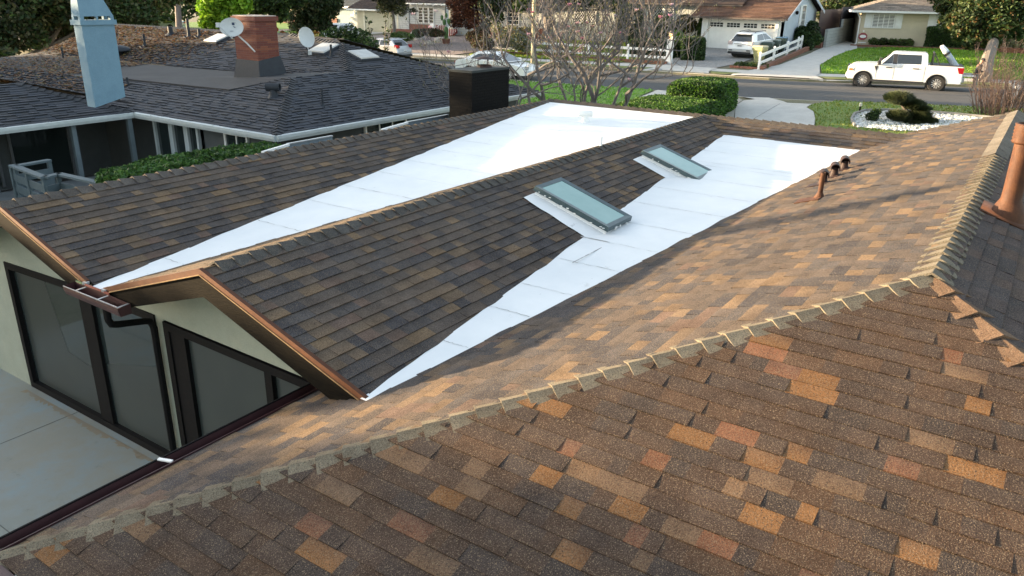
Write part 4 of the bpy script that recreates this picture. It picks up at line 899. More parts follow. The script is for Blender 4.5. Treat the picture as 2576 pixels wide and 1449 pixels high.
# ------------------------------------------------------------------ houses across the street
SIDEW = None
def siding_mat(name, a, b, pitch, horizontal=True, depth=.5, axis='XY', edge=.12):
    m, nt, p = new_mat(name); p.inputs["Roughness"].default_value = .6
    tc = N(nt, "ShaderNodeTexCoord"); sp = N(nt, "ShaderNodeSeparateXYZ"); nt.links.new(tc.outputs["Object"], sp.inputs[0])
    if horizontal: src = sp.outputs["Z"]
    else:
        ad = N(nt, "ShaderNodeMath", operation='ADD'); nt.links.new(sp.outputs["X"], ad.inputs[0]); nt.links.new(sp.outputs["Y"], ad.inputs[1]); src = ad.outputs[0]
    d = N(nt, "ShaderNodeMath", operation='DIVIDE'); nt.links.new(src, d.inputs[0]); d.inputs[1].default_value = pitch
    f = N(nt, "ShaderNodeMath", operation='FRACT'); nt.links.new(d.outputs[0], f.inputs[0])
    g = N(nt, "ShaderNodeMath", operation='LESS_THAN'); nt.links.new(f.outputs[0], g.inputs[0]); g.inputs[1].default_value = edge
    nz_ = noise_fac(nt, 3, 4, .6, .3, .7); c0 = mixc(nt, nz_, a, tuple(e * .9 for e in a)); c = mixc(nt, g.outputs[0], c0, b); nt.links.new(c, p.inputs["Base Color"])
    bump(nt, p, f.outputs[0], depth, .02); return m
WSIDE = siding_mat("white_siding", (.50, .52, .50), (.27, .28, .28), .20, True)
CSIDE = siding_mat("cream_siding", (.50, .47, .34), (.32, .30, .21), .14, True)
BATG = siding_mat("grey_board_batten", (.38, .40, .37), (.15, .16, .16), .44, False, .5, edge=.09)
BATB = siding_mat("white_board_batten", (.50, .56, .62), (.30, .35, .41), .22, False, .7, edge=.25)
RFB = attr_mat("shingle_far", rough=.9, fine=(6, .22), spec=.15, bmp=0, fine2=(.6, .15))
def roof_plane(pts, along, root, seed, pal, name="roof_slope", expo=.25):
    return shingles(name, pts, along, RFB, root, seed, pal=pal, wmin=.4, wmax=1.0, expo=expo, thick=.03, lam=.01)
PALB = [((.085, .062, .052), 3), ((.075, .055, .048), 2), ((.10, .07, .055), 1)]
PALR = [((.15, .085, .058), 3), ((.125, .07, .05), 2), ((.18, .10, .065), 1)]
PALT = [((.26, .22, .18), 3), ((.22, .19, .16), 2), ((.30, .25, .20), 1)]
PALS = [((.09, .11, .12), 3), ((.08, .095, .105), 2)]
UF = 62.0
def wallx(mb, va, vb, z0, z1, u=UF, t=.2, mi=0): mb.box(V(u + t / 2, (va + vb) / 2, (z0 + z1) / 2), (t, abs(va - vb), z1 - z0), 0, mi)
# --- white house with red brick base
WH = thing("white_siding_house", "white clapboard house with red brick base and red porch steps, across the street", "house", (62, 50, 2))
mb = MB(); wallx(mb, 54.4, 49.9, -3.12, -1.20); wallx(mb, 49.9, 44.2, -4.3, -1.15, UF + 1.2); wallx(mb, 44.2, 38.6, -3.0, -1.15, UF + .4); mb.box(V(58.7 + 3.3, 55.45, -3.0), (.2, 2.1, 2.7)); mb.box(V(66, 55.9, -2.9), (8, .2, 3)); part(mb, "siding_wall", WSIDE, WH)
mb = MB(); wallx(mb, 54.4, 49.9, -4.4, -3.12, UF - .06, .26); wallx(mb, 46.4, 38.6, -4.4, -3.0, UF - .1, .6); mb.box(V(61.3, 52.6, -4.0), (.9, 6.6, .75)); mb.box(V(61.2, 44.6, -4.05), (1.0, 3.0, .7)); part(mb, "brick_base", BRED, WH)
mb = MB(); wallx(mb, 61.6, 56.0, -4.4, -1.95, UF, .2); part(mb, "garage_wall", CSIDE, WH)
gd = MB(); gd.box(V(61.97, 58.2, -3.2), (.06, 4.4, 2.35)); o = part(gd, "garage_door", CSIDE, WH); fr = MB(); 
for v in (60.5, 55.9): fr.box(V(61.93, v, -3.1), (.1, .22, 2.5))
sub(fr, "door_frame", mat("cream_trim", (.68, .64, .5), None, 5, .6), o, WH)
roof_plane([V(61.3, 54.9, -1.12), V(61.3, 38.0, -1.12), V(66.5, 38.0, .75), V(66.5, 54.9, .75)], V_, WH, 71, PALB)
roof_plane([V(61.3, 62.4, -1.85), V(61.3, 54.6, -1.85), V(67, 54.6, .3), V(67, 62.4, .3)], V_, WH, 72, PALB)
mb = MB(); mb.bar(V(61.28, 54.9, -1.2), V(61.28, 38, -1.2), .06, .10); mb.bar(V(61.28, 62.4, -1.93), V(61.28, 55.6, -1.93), .08, .12); mb.bar(V(61.3, 55.6, -1.9), V(61.3, 54.7, -1.25), .07, .16)
for k in range(17): mb.box(V(61.5, 54.5 - k * .95, -1.27), (.5, .09, .13))
part(mb, "eave_trim", WHITEP, WH)
for k, v in enumerate((52.9, 52.22, 51.55)): grid_window(V(UF - .02, v, -2.25), (0, -1, 0), .50, 1.36, 1, 5, WH, fr=.07, bar=.035)
for v in (42.6, 41.9): grid_window(V(UF + .38, v, -2.1), (0, -1, 0), .6, 1.3, 1, 4, WH, fr=.08, bar=.035)
REDP = mat("red_painted_steps", (.30, .06, .045), (.24, .05, .04), 6, .7)
mb = MB()
for k in range(5): mb.box(V(60.3 + k * .28, 48.68, -4.18 + k * .15), (.30, 1.25, .30 + k * .02))
part(mb, "porch_steps", REDP, WH)
for v in (49.38, 47.98):
    mb = MB(); mb.bar(V(60.1, v, -3.2), V(61.5, v, -2.6), .05, .05)
    for k in range(6): mb.bar(V(60.15 + k * .26, v, -4.15 + k * .13), V(60.15 + k * .26, v, -3.2 + k * .11), .03, .03, up=Vector((1, 0, 0)))
    part(mb, "stair_railing", WHITEP, WH)
mb = MB(); mb.box(V(60.0, 47.2, -4.12), (.1, 5.4, .08)); part(mb, "porch_curb", WHITEP, WH)
mb = MB(); mb.box(V(60.0, 49.7, -3.7), (.16, .16, .95)); mb.box(V(60.0, 49.7, -4.1), (.24, .24, .2)); mb.box(V(59.95, 49.75, -3.15), (.30, .5, .22)); mb.lathe([(0.11, -.25), (.11, .25)], V(59.95, 49.75, -3.04), 10, M=Matrix.Rotation(R(90), 3, 'X')); mbx = mb.build("mailbox", WHITEP); tag(mbx, "white mailbox on a white post beside the red porch steps", "mailbox")
# --- blue grey house further left
BH = thing("blue_grey_house", "blue grey house with white gutter and brick planter wall, left of the white clapboard house", "house", (72, 72, 2))
UB = 71.0
def q_(x, y): p = PLu(x, y, UB); return p.y, p.z - Z0
a = q_(815, 14); b = q_(908, 12); c = q_(849, 30); d = q_(816, 60)
mb = MB(); wallx(mb, q_(849, 20)[0], b[0] - .2, -4.6, a[1] - .1, UB, .2); mb.box(V(UB + 4, b[0] - .2, -3.2), (8, .2, 2.9)); part(mb, "wall", mat("blue_grey_stucco", (.26, .32, .35), (.23, .29, .32), 2, .9), BH)
mb = MB(); wallx(mb, 86, q_(849, 20)[0], -4.6, a[1] - .1, UB + .01, .2); part(mb, "wall", mat("tan_stucco", (.46, .41, .33), (.42, .37, .30), 2, .9), BH)
mb = MB(); wallx(mb, 84, q_(849, 20)[0] + .1, -4.7, q_(830, 46)[1], UB - .15, .16); part(mb, "brick_planter", BRED, BH)
roof_plane([V(UB - .6, 88, a[1]), V(UB - .6, b[0] - .7, a[1]), V(UB + 5, b[0] + 4, a[1] + 2), V(UB + 5, 88, a[1] + 2)], V_, BH, 73, PALS)
mb = MB(); mb.bar(V(UB - .62, 88, a[1] - .1), V(UB - .62, b[0] - .6, a[1] - .1), .1, .2); part(mb, "gutter", WHITEP, BH)
mb = MB(); p0 = q_(903, 14); mb.path([V(UB - .5, p0[0] + .2, a[1] - .15), V(UB - .1, p0[0] + .8, a[1] - .6), V(UB - .08, p0[0] + .9, -4.5)], .05, 6); part(mb, "downspout", WHITEP, BH)
p0, p1 = q_(812, 32), q_(835, 32); grid_window(V(UB - .02, (p0[0] + p1[0]) / 2, q_(824, 33)[1]), (0, -1, 0), abs(p0[0] - p1[0]), 1.55, 5, 4, BH, bar=.05)
mb = MB(); mb.box(V(64, 62.9, -3.3), (.1, 3.4, 1.6)); tag(mb.build("side_gate", siding_mat("white_pickets", (.60, .60, .52), (.35, .35, .30), .18, False)), "white picket side gate between the blue grey house and white clapboard house", "gate")
# --- grey board and batten house with lattice windows and garage
GH = thing("board_and_batten_house", "pale grey board and batten house with brown shingle roof, diamond lattice windows and white garage", "house", (62, 27, 2))
mb = MB(); wallx(mb, 37.5, 31.7, -3.95, -.95, UF, .2); wallx(mb, 31.7, 23.0, -3.95, -.62, UF + 1.0, .2); mb.box(V(UF + .5, 31.7, -2.4), (1.2, .2, 3.1)); part(mb, "board_wall", BATG, GH)
def lattice(c, right, wd, ht, root, cells):
    o = grid_window(c, right, wd, ht, 1, 1, root, fr=.10); right = Vector(right); up = Vector((0, 0, 1)); nr = right.cross(up); c = Vector(c); mb = MB(); sx, sy = wd / cells[0], ht / cells[1]
    Q = lambda a, b: c + right * a + up * b + nr * .035
    for i in range(-cells[1], cells[0] + cells[1]):
        for sg in (1, -1):
            x0, y0, x1, y1 = -wd / 2 + i * sx, -sg * ht / 2, -wd / 2 + (i + cells[1]) * sx, sg * ht / 2
            t0, t1 = 0, 1; dx = x1 - x0
            t0 = max(t0, (-wd / 2 - x0) / dx); t1 = min(t1, (wd / 2 - x0) / dx)
            if t1 - t0 > .02: mb.bar(Q(x0 + dx * t0, y0 + (y1 - y0) * t0), Q(x0 + dx * t1, y0 + (y1 - y0) * t1), .028, .02, up=nr)
    sub(mb, "lattice", WHITEP, o, root); return o
lattice(V(UF - .02, 34.98, -1.78), (0, -1, 0), .92, 1.12, GH, (4, 4)); lattice(V(UF - .02, 33.95, -1.78), (0, -1, 0), .92, 1.12, GH, (4, 4))
lattice(V(UF + .98, 28.45, -1.45), (0, -1, 0), 1.28, 1.05, GH, (6, 4)); lattice(V(UF + .98, 27.25, -1.45), (0, -1, 0), .66, 1.05, GH, (3, 4))
roof_plane([V(UF + .3, 32.6, -.62), V(UF + .3, 21, -.62), V(UF + 7, 21, 1.7), V(UF + 7, 32.6, 1.7)], V_, GH, 74, PALB)
roof_plane([V(UF - .7, 37.9, -.92), V(UF - .7, 31.2, -.92), V(UF + 4, 31.2, .9), V(UF + 4, 37.9, .9)], V_, GH, 75, PALB)
mb = MB(); mb.bar(V(UF + .28, 32.6, -.70), V(UF + .28, 21, -.70), .06, .12); mb.bar(V(UF - .72, 37.9, -1.0), V(UF - .72, 31.2, -1.0), .06, .12)
for k in range(12): mb.box(V(UF + .5, 32.2 - k * .95, -.76), (.45, .09, .12))
part(mb, "eave_trim", mat("dark_trim", (.09, .07, .06), None, 5, .7), GH)
mb = MB(); mb.box(V(UF + .9, 24.45, -2.3), (.22, .26, 3.2)); part(mb, "corner_post", WHITEP, GH)
# garage wing
UG = 61.4
mb = MB(); wallx(mb, 23.75, 23.25, -4.05, -1.55, UG, .2); wallx(mb, 17.95, 17.45, -4.05, -1.55, UG, .2); wallx(mb, 23.75, 17.45, -1.75, -1.4, UG - .01, .2); part(mb, "garage_wall", WHITEP, GH)
gd = MB(); gd.box(V(UG + .12, 20.6, -2.9), (.06, 5.35, 2.3))
for k in range(1, 4): gd.box(V(UG + .085, 20.6, -3.95 + k * .56), (.012, 5.3, .018))
o = part(gd, "garage_door", mat("white_garage_door", (.78, .77, .72), (.72, .71, .66), 3, .5), GH)
mb = MB(); mw = MB()
for k in range(4):
    v = 22.58 - k * 1.32; mb.box(V(UG + .075, v, -2.09), (.02, 1.0, .30))
    for j in range(1, 4): mw.box(V(UG + .06, v - .5 + j * .25, -2.09), (.02, .03, .30))
    mw.box(V(UG + .06, v, -2.09), (.02, 1.0, .03))
w1 = sub(mb, "door_window", DGLASS, o, GH); sub(mw, "window_bars", WHITEP, o, GH)
mb = MB(); 
for v in (23.3, 17.9): mb.box(V(UG - .03, v, -2.85), (.12, .2, 2.35))
mb.box(V(UG - .03, 20.6, -1.72), (.10, 5.6, .14)); part(mb, "door_frame", WHITEP, GH)
pk = [(UG - .7, -1.50), (UG + 4.35, .62), (UG + 9.6, -1.1)]
roof_plane([V(pk[0][0], 24.45, pk[0][1]), V(pk[0][0], 17.0, pk[0][1]), V(pk[1][0], 17.0, pk[1][1]), V(pk[1][0], 24.45, pk[1][1])], V_, GH, 76, PALR)
roof_plane([V(pk[2][0], 24.45, pk[2][1]), V(pk[2][0], 17.0, pk[2][1]), V(pk[1][0], 17.0, pk[1][1]), V(pk[1][0], 24.45, pk[1][1])], V_, GH, 77, PALR)
mb = MB(); mb.bar(V(UG - .72, 24.4, -1.57), V(UG - .72, 17.0, -1.57), .05, .12)
for k in range(8): mb.box(V(UG - .5, 24.1 - k * .95, -1.6), (.5, .09, .11))
part(mb, "eave_trim", MATS["dark_trim"], GH)
mb = MB(); mb.bar(V(pk[1][0], 16.97, pk[1][1] - .06), V(pk[2][0], 16.97, pk[2][1] - .06), .05, .2); mb.bar(V(pk[0][0], 16.97, pk[0][1] - .06), V(pk[1][0], 16.97, pk[1][1] - .06), .05, .14); part(mb, "rake_board", BATB, GH)
gp_ = [(UG, -4.1), (UG + 9.0, -4.1), (UG + 9.0, -1.0), (pk[1][0], .52), (UG, -1.3)]
mb = MB(); mb.hexa([V(a, 17.45, b) for a, b in gp_], [V(a, 17.62, b) for a, b in gp_]); part(mb, "side_wall", BATB, GH)
grid_window(V(UG + 4.9, 17.44, -1.42), (1, 0, 0), 1.0, 1.55, 3, 3, GH, fr=.10); grid_window(V(UG + 2.7, 17.44, -.55), (1, 0, 0), .55, .35, 1, 1, GH, fr=.09)
mb = MB(); mb.box(V(UG + 4.05, 17.41, -1.42), (.42, .05, 1.6)); part(mb, "shutter", WHITEP, GH)
mb = MB(); mb.lathe([(.03, .12), (.12, .06), (.10, -.12), (.03, -.16)], V(UG + 2.6, 17.30, -1.1), 8); part(mb, "wall_lantern", BLKF, GH)
mb = MB(); mb.box(V(UG + 7.2, 16.6, -3.4), (2.2, 1.3, .14)); mb.box(V(UG + 6.4, 16.5, -3.8), (1.6, 1.2, .8)); tag(mb.build("brick_side_steps", BRED), "red brick side steps against the battened garage wall", "steps")
# --- beige house (turned towards the bend of the street)
bl_, br_ = G(2157, 112, -3.62), G(2322, 117.5, -3.62); dB = (br_ - bl_); dB.z = 0; dB.normalize(); nB_ = Vector((dB.y, -dB.x, 0))
if nB_.x > 0: nB_ = -nB_
BG = thing("beige_stucco_house", "beige stucco house with white shuttered windows and white gutter, right across the street", "house", (bl_.x, bl_.y, bl_.z))
Bp = lambda a, z, d=0: Vector((bl_.x, bl_.y, 0)) + dB * a + nB_ * d + Vector((0, 0, z + Z0))
BST = mat("beige_stucco", (.60, .52, .38), (.55, .48, .35), 2, .9, fine=(20, .04))
WLB = (br_ - bl_).length; zE = -.95
def bpoly(mb, a0, a1, z0, z1, d0=0, d1=-.2): mb.hexa([Bp(a0, z0, d0), Bp(a1, z0, d0), Bp(a1, z0, d1), Bp(a0, z0, d1)], [Bp(a0, z1, d0), Bp(a1, z1, d0), Bp(a1, z1, d1), Bp(a0, z1, d1)])
mb = MB(); bpoly(mb, 0, 7.6, -4.2, zE + .05); bpoly(mb, 0, .2, -4.2, zE, -.2, -9); bpoly(mb, 7.4, 7.6, -4.2, zE, -.2, -3); bpoly(mb, 7.6, 16, -4.2, zE, -2.8, -3); part(mb, "wall", BST, BG)
RB = lambda a, z, d: Bp(a, z, d)
roof_plane([RB(-.75, zE, .7), RB(8.4, zE, .7), RB(8.4, zE + 1.7, -4.6), RB(4.6, zE + 1.7, -4.6)], dB, BG, 78, PALT)
roof_plane([RB(-.75, zE, .7), RB(4.6, zE + 1.7, -4.6), RB(4.6, zE + 1.7, -5.5), RB(-.75, zE, -10)], nB_, BG, 79, PALT)
roof_plane([RB(8.4, zE, .7), RB(17, zE, -2.2), RB(17, zE + 1.7, -6), RB(8.4, zE + 1.7, -4.6)], dB, BG, 80, PALT)
mb = MB(); mb.prism(gp, RB(8.4, zE - .06, .74), RB(-.8, zE - .06, .74)); mb.prism(gp, RB(-.8, zE - .06, .74), RB(-.8, zE - .06, -9)); part(mb, "gutter", WHITEP, BG)
mb = MB(); mb.path([RB(-.45, zE - .1, .66), RB(-.25, zE - .4, .12), RB(-.12, zE - .6, .08), RB(-.12, -3.5, .08), RB(-.30, -3.68, .35)], .055, 6); part(mb, "downspout", WHITEP, BG)
def shut_win(x):
    px0 = ray(x[0], 47); 
for (x0, x1, s0, s1) in ((2199, 2248, 2184, 2262), (2360, 2410, 2345, 2424)):
    def hit(x, y):
        d = ray(x, y); o = Vector((bl_.x, bl_.y, 0)); k = o.dot(nB_) / d.dot(nB_); p = d * k; return (p - o).dot(dB), p.z
    a0, zt_ = hit(x0, 36); a1, zb_ = hit(x1, 58); wd = a1 - a0; zc = -1.72; ht = .98; a0 = a0 if x0 < 2300 else a0
    o = grid_window(Bp((a0 + a1) / 2, zc, .02), dB, wd, ht, 4, 1, BG, fr=.08, bar=.05)
    mb = MB()
    for k in range(9): mb.box(Bp((a0 + a1) / 2, zc - ht / 2 + (k + .5) * ht / 9, .05), (wd, .012, .055), math.atan2(dB.y, dB.x))
    sub(mb, "louvres", WHITEP, o, BG)
    for sgn in (-1, 1):
        mb = MB(); ac = (a0 + a1) / 2 + sgn * (wd / 2 + .36); mb.box(Bp(ac, zc, .04), (.52, .06, 1.12), math.atan2(dB.y, dB.x)); mb.box(Bp(ac, zc, .08), (.36, .02, .92), math.atan2(dB.y, dB.x)); part(mb, "shutter", WHITEP, BG)
tx = text("house_number", "2310", Bp(.42, -1.83, .03), face_rot(nB_), .26, mat("brown_numbers", (.12, .09, .06), None, 5, .6), BG)
mb = MB(); mb.hexa([Bp(-.6, -4.3, .9), Bp(14, -4.3, .9), Bp(14, -4.3, .62), Bp(-.6, -4.3, .62)], [Bp(-.6, -3.58, .9), Bp(14, -3.58, .9), Bp(14, -3.58, .62), Bp(-.6, -3.58, .62)]); o = mb.build("planter_wall", BRED); tag(o, "low red brick planter wall in front of the beige house", "garden wall")
mb = MB(); mb.hexa([Bp(-.5, -4, .62), Bp(14, -4, .62), Bp(14, -4, 0), Bp(-.5, -4, 0)], [Bp(-.5, -3.64, .62), Bp(14, -3.64, .62), Bp(14, -3.64, .01), Bp(-.5, -3.64, .01)]); tag(mb.build("planter_soil", DIRT), kind="structure")
# security sign
sg = thing("security_sign", "small red and white octagonal yard sign at the corner of the beige house", "yard sign", Bp(.28, -3.64, .35))
mb = MB(); mb.bar(Bp(.28, -3.64, .35), Bp(.28, -3.05, .35), .03, .03, up=dB); part(mb, "stake", GREYMET, sg)
c = Bp(.28, -2.95, .37); mb = MB(); oct_ = [(math.cos(R(22.5 + 45 * k)), math.sin(R(22.5 + 45 * k))) for k in range(8)]
mb.hexa([c + dB * a * .36 + Vector((0, 0, b * .30)) for a, b in oct_], [c + nB_ * .02 + dB * a * .36 + Vector((0, 0, b * .30)) for a, b in oct_]); o = part(mb, "sign_panel", mat("sign_red", (.30, .04, .05), None, 5, .5), sg)
mb = MB(); mb.hexa([c + nB_ * .021 + dB * a * .26 + Vector((0, 0, b * .13)) for a, b in oct_], [c + nB_ * .025 + dB * a * .26 + Vector((0, 0, b * .13)) for a, b in oct_]); mb.box(c + Vector((0, 0, -.48)), (.6, .02, .08), math.atan2(dB.y, dB.x)); mb.box(c + Vector((0, 0, .42)), (.12, .02, .12), math.atan2(dB.y, dB.x) ); sub(mb, "sign_lettering_panel", WHITEP, o, sg)
# --- walls and fences on the far side
def rot_bar_wall(name, pts, z0f, z1f, t, m, label, cat):
    mb = MB()
    for (a, b) in zip(pts, pts[1:]):
        d = (Vector(b) - Vector(a)); d.z = 0; n = Vector((-d.y, d.x, 0)).normalized() * t / 2
        A, B_ = Vector((a[0], a[1], 0)), Vector((b[0], b[1], 0)); mb.hexa([A - n + Vector((0, 0, z0f(a) + Z0)), B_ - n + Vector((0, 0, z0f(b) + Z0)), B_ + n + Vector((0, 0, z0f(b) + Z0)), A + n + Vector((0, 0, z0f(a) + Z0))], [A - n + Vector((0, 0, z1f(a) + Z0)), B_ - n + Vector((0, 0, z1f(b) + Z0)), B_ + n + Vector((0, 0, z1f(b) + Z0)), A + n + Vector((0, 0, z1f(a) + Z0))])
    return tag(mb.build(name, m), label, cat)
BLOCK = brick_mat("grey_block", (.36, .38, .36), (.32, .34, .33), (.24, .25, .24), .5, .24, rough=.9)
w0, w1, w2 = GT(2073, 121), GT(2098, 112), GT(2150, 98)
w1 = w0 + (w2 - w0) * .45
rot_bar_wall("block_wall", [w0, w1], lambda p: -4.5, lambda p: -2.35, .2, BLOCK, "lower grey block wall beside the concrete driveway, left of its step", "wall")
rot_bar_wall("block_wall", [w1 + (w2 - w1) * .002, w1 + (w2 - w1) * 1.6], lambda p: -4.5, lambda p: -1.72, .2, BLOCK, "higher grey block wall running back along the beige house's driveway", "wall")
DWOOD = siding_mat("dark_wood_fence", (.075, .045, .04), (.03, .02, .02), .16, False, .5, edge=.15)
n_ = Vector((w2.y - w0.y, -(w2.x - w0.x), 0)).normalized() * -.9
rot_bar_wall("wood_fence", [w0 + n_ * 1.2 + (w2 - w0) * .15, w0 + n_ * 1.2 + (w2 - w0) * .95], lambda p: -3.6, lambda p: -.95, .06, DWOOD, "dark brown plank fence behind the lower grey block wall", "fence")
rot_bar_wall("wood_fence", [w1 + (w2 - w1) * .1 + n_ * .35, w1 + (w2 - w1) * 2.4 + n_ * .35], lambda p: -2.4, lambda p: -.75, .06, mat("black_mesh", (.035, .03, .035), (.025, .022, .028), 3, .8), "black mesh fence topping the higher grey block wall", "fence")
def rail_fence(name, pts, h, posts, label, grp=None, capw=.12, rails=(.35, .8), pw=.13):
    base = Vector(pts[0]); root = thing(name, label, "fence", base); mb = MB(); pts = [Vector(p) for p in pts]
    for a, b in zip(pts, pts[1:]):
        for r in rails: mb.bar(a + Vector((0, 0, h * r)), b + Vector((0, 0, h * r)), .05, .17)
    part(mb, "rails", WHITEP, root)
    L = [0]
    for a, b in zip(pts, pts[1:]): L.append(L[-1] + (b - a).length)
    for t in posts:
        s = t * L[-1]; i = max(k for k in range(len(pts) - 1) if L[k] <= s + 1e-6); p = pts[i] + (pts[i + 1] - pts[i]) * ((s - L[i]) / (L[i + 1] - L[i]))
        pm = MB(); pm.box(p + Vector((0, 0, h / 2)), (pw, pw, h)); pm.hexa([p + Vector((a * pw * .6, b * pw * .6, h)) for a, b in ((-1, -1), (1, -1), (1, 1), (-1, 1))], [p + Vector((a * pw * .1, b * pw * .1, h + .06)) for a, b in ((-1, -1), (1, -1), (1, 1), (-1, 1))]); part(pm, "fence_post", WHITEP, root)
    return root
pF = [GT(1908, 176), GT(1934, 163), GT(1968, 148), GT(2000, 133), GT(2014, 127)]
rail_fence("rail_fence", [pF[0], pF[-1]], 1.05, [0, .3, .62, .9, 1.0], "white two rail fence sloping up between the paved drive and concrete driveway", rails=(.38, .82))
pL = [GT(1682, 161), GT(1560, 154), GT(1450, 147), GT(1330, 138), GT(1215, 131)]
pL = [pL[0] + (pL[-1] - pL[0]) * t for t in (0, .3, .6, 1)]
rail_fence("rail_fence", pL, 1.1, [.2, .4, .6, .8, 1.0], "long white two rail fence in front of the grey house's lawn", rails=(.36, .80))
# gate post with lamp
pp = pL[0]; gp0 = thing("lamp_post", "square white gate post topped with a glowing lantern at the paved drive", "lamp post", pp)
mb = MB(); mb.box(pp + Vector((0, 0, .78)), (.34, .34, 1.56)); mb.box(pp + Vector((0, 0, 1.58)), (.42, .42, .06)); part(mb, "post", WHITEP, gp0)
lm, nt_, p_ = new_mat("lit_lantern"); p_.inputs["Base Color"].default_value = (.8, .55, .3, 1); p_.inputs["Emission Color"].default_value = (1, .55, .22, 1); p_.inputs["Emission Strength"].default_value = .8
mb = MB(); mb.lathe([(.11, 0), (.15, .32)], pp + Vector((0, 0, 1.64)), 6); o = part(mb, "lantern", lm, gp0); mb = MB(); mb.lathe([(.22, .31), (.16, .38), (.05, .47), (0, .5)], pp + Vector((0, 0, 1.64)), 6); sub(mb, "lantern_roof", mat("lantern_roof", (.22, .17, .14), None, 5, .6), o, gp0)
# handrail ramp up to the grey house
rr_ = thing("handrail", "grey metal tube handrails lining the ramp beside the white garage", "handrail", GT(1686, 148))
RM = mat("rail_metal", (.55, .50, .40), (.48, .44, .36), 6, .45, metal=.2)
def handrail(p0, p1, h):
    mb = MB(); p0, p1 = Vector(p0), Vector(p1); up = Vector((0, 0, 1)); d = (p1 - p0); mb.path([p0 + up * h * .5, p0 + up * h * .52 - d * .03, p0 + up * h * .95 - d * .03, p0 + up * h, p1 + up * h], .032, 6); mb.bar(p0 + up * h * .5, p1 + up * h * .5, .05, .05)
    for k in range(4): t = .08 + .3 * k; mb.tube(p0 + d * min(1, t), p0 + d * min(1, t) + up * h, .03, n=6)
    part(mb, "tube_rail", RM, rr_)
r0 = Vector((56.6, 25.5, gz(56.6, 25.5) + Z0)); r1 = Vector((60.6, 24.3, gz(60.6, 24.3) + Z0 + .75))
r0, r1 = GT(1698, 128), G(1756, 92, -3.4)
handrail(r0, r1, 1.0); q0, q1 = GT(1735, 128), G(1762, 100, -3.35); handrail(GT(1722, 130), q1 + Vector((0, 0, .1)), .85)
mb = MB(); mb.hexa([r0, q0, q1, r1], [r0 + Vector((0, 0, .15)), q0 + Vector((0, 0, .15)), q1 + Vector((0, 0, .15)), r1 + Vector((0, 0, .15))]); part(mb, "ramp_slab", mat("ramp_stone", (.45, .38, .28), (.30, .24, .18), 7, .9), rr_)
# street light pole
pp = G(1339, 192, -4.55); mb = MB(); mb.tube(pp, pp + Vector((0, 0, 9.5)), .115, .085, 12); tag(mb.build("street_pole", mat("yellowed_pole", (.50, .43, .26), (.42, .36, .22), 2, .7)), "tall slim pale yellow pole standing at the near kerb behind the magnolias", "pole")
# deck of the neighbour, seen past the left ridge
dk = thing("deck_railing", "grey painted wooden railings of the stepped deck, left behind the brown roof", "railing", (10, 22, 0))
DW = mat("grey_deck_paint", (.085, .115, .125), (.068, .095, .105), 3, .75)
def rail3(a, b, h=1.0, boards=((.9, .1), (.70, .19), (.42, .19), (.14, .19)), cap=True, first=0):
    mb = MB(); a, b = Vector(a), Vector(b); up = Vector((0, 0, 1))
    if cap: mb.bar(a + up * h, b + up * h, .18, .05)
    for z, ht in boards[1:] if cap else boards: mb.bar(a + up * z * h, b + up * z * h, .04, ht * h)
    n = max(1, int((b - a).length / .9))
    for k in range(first, n + 1): p = a + (b - a) * (k / n) + Vector((0, .06, 0)); mb.bar(p, p + up * (h - .03), .09, .09, up=Vector((1, 0, 0)))
    part(mb, "rail_section", DW, dk)
def at_z(x, y, z): return G(x, y, z)
hz = -4.25
A0, A1, A2, A3 = G(30, 416, hz), G(112, 447, hz), G(148, 438, hz), G(262, 463, hz)
lo = Vector((0, 0, -1.0))
rail3(A0 + lo, A1 + lo); rail3(A1 + lo, A2 + lo, first=1); rail3(A2 + lo, A3 + lo, first=1)
B0, B1 = G(40, 418, hz), G(125, 403, hz); rail3(B0 + lo, B1 + lo)
mb = MB(); mb.hexa([(6.5, 17.6, .35), (13.9, 17.2, .35), (13.9, 22.9, .35), (6.5, 22.9, .35)], [(6.5, 17.6, .62), (13.9, 17.2, .62), (13.9, 22.9, .62), (6.5, 22.9, .62)]); part(mb, "deck_floor", mat("deck_boards", (.13, .14, .14), (.10, .11, .11), 3, .8), dk)
# side fence with metal capped gates just past the brown ridge
for k, (x0, y0, x1, y1, lab) in enumerate(((660, 384, 726, 364, "nearer"), (960, 327, 1025, 309, "farther"))):
    sf = thing("side_screen", "%s low slanted timber side screen with grey sheet metal top, behind the left ridge" % lab, "screen", (12, 14, 0))
    z = -3.25; a, b = G(x0, y0, z), G(x1, y1, z); c = b + Vector((1.35 if k == 0 else 1.75, 0, .0)); mb = MB(); mb.bar(a + Vector((0, 0, -1.4)), b + Vector((0, 0, -1.4)), .05, 2.7, up=Vector((0, 0, 1))); part(mb, "timber_panel", mat("pale_timber", (.40, .30, .16), (.30, .22, .12), 5, .8), sf)
    mb = MB(); mb.bar(a, b, .06, .05); part(mb, "white_cap", WHITEP, sf)
    mb = MB(); mb.bar(b + Vector((0, .05, -.15)), c + Vector((0, .05, -.15)), .03, .30); part(mb, "metal_sheet", mat("blue_grey_sheet", (.15, .19, .22), None, 5, .5), sf)
    mb = MB(); mb.bar(b + Vector((0, .05, .01)), c + Vector((0, .05, .01)), .07, .025); part(mb, "metal_cap", GREYMET, sf)
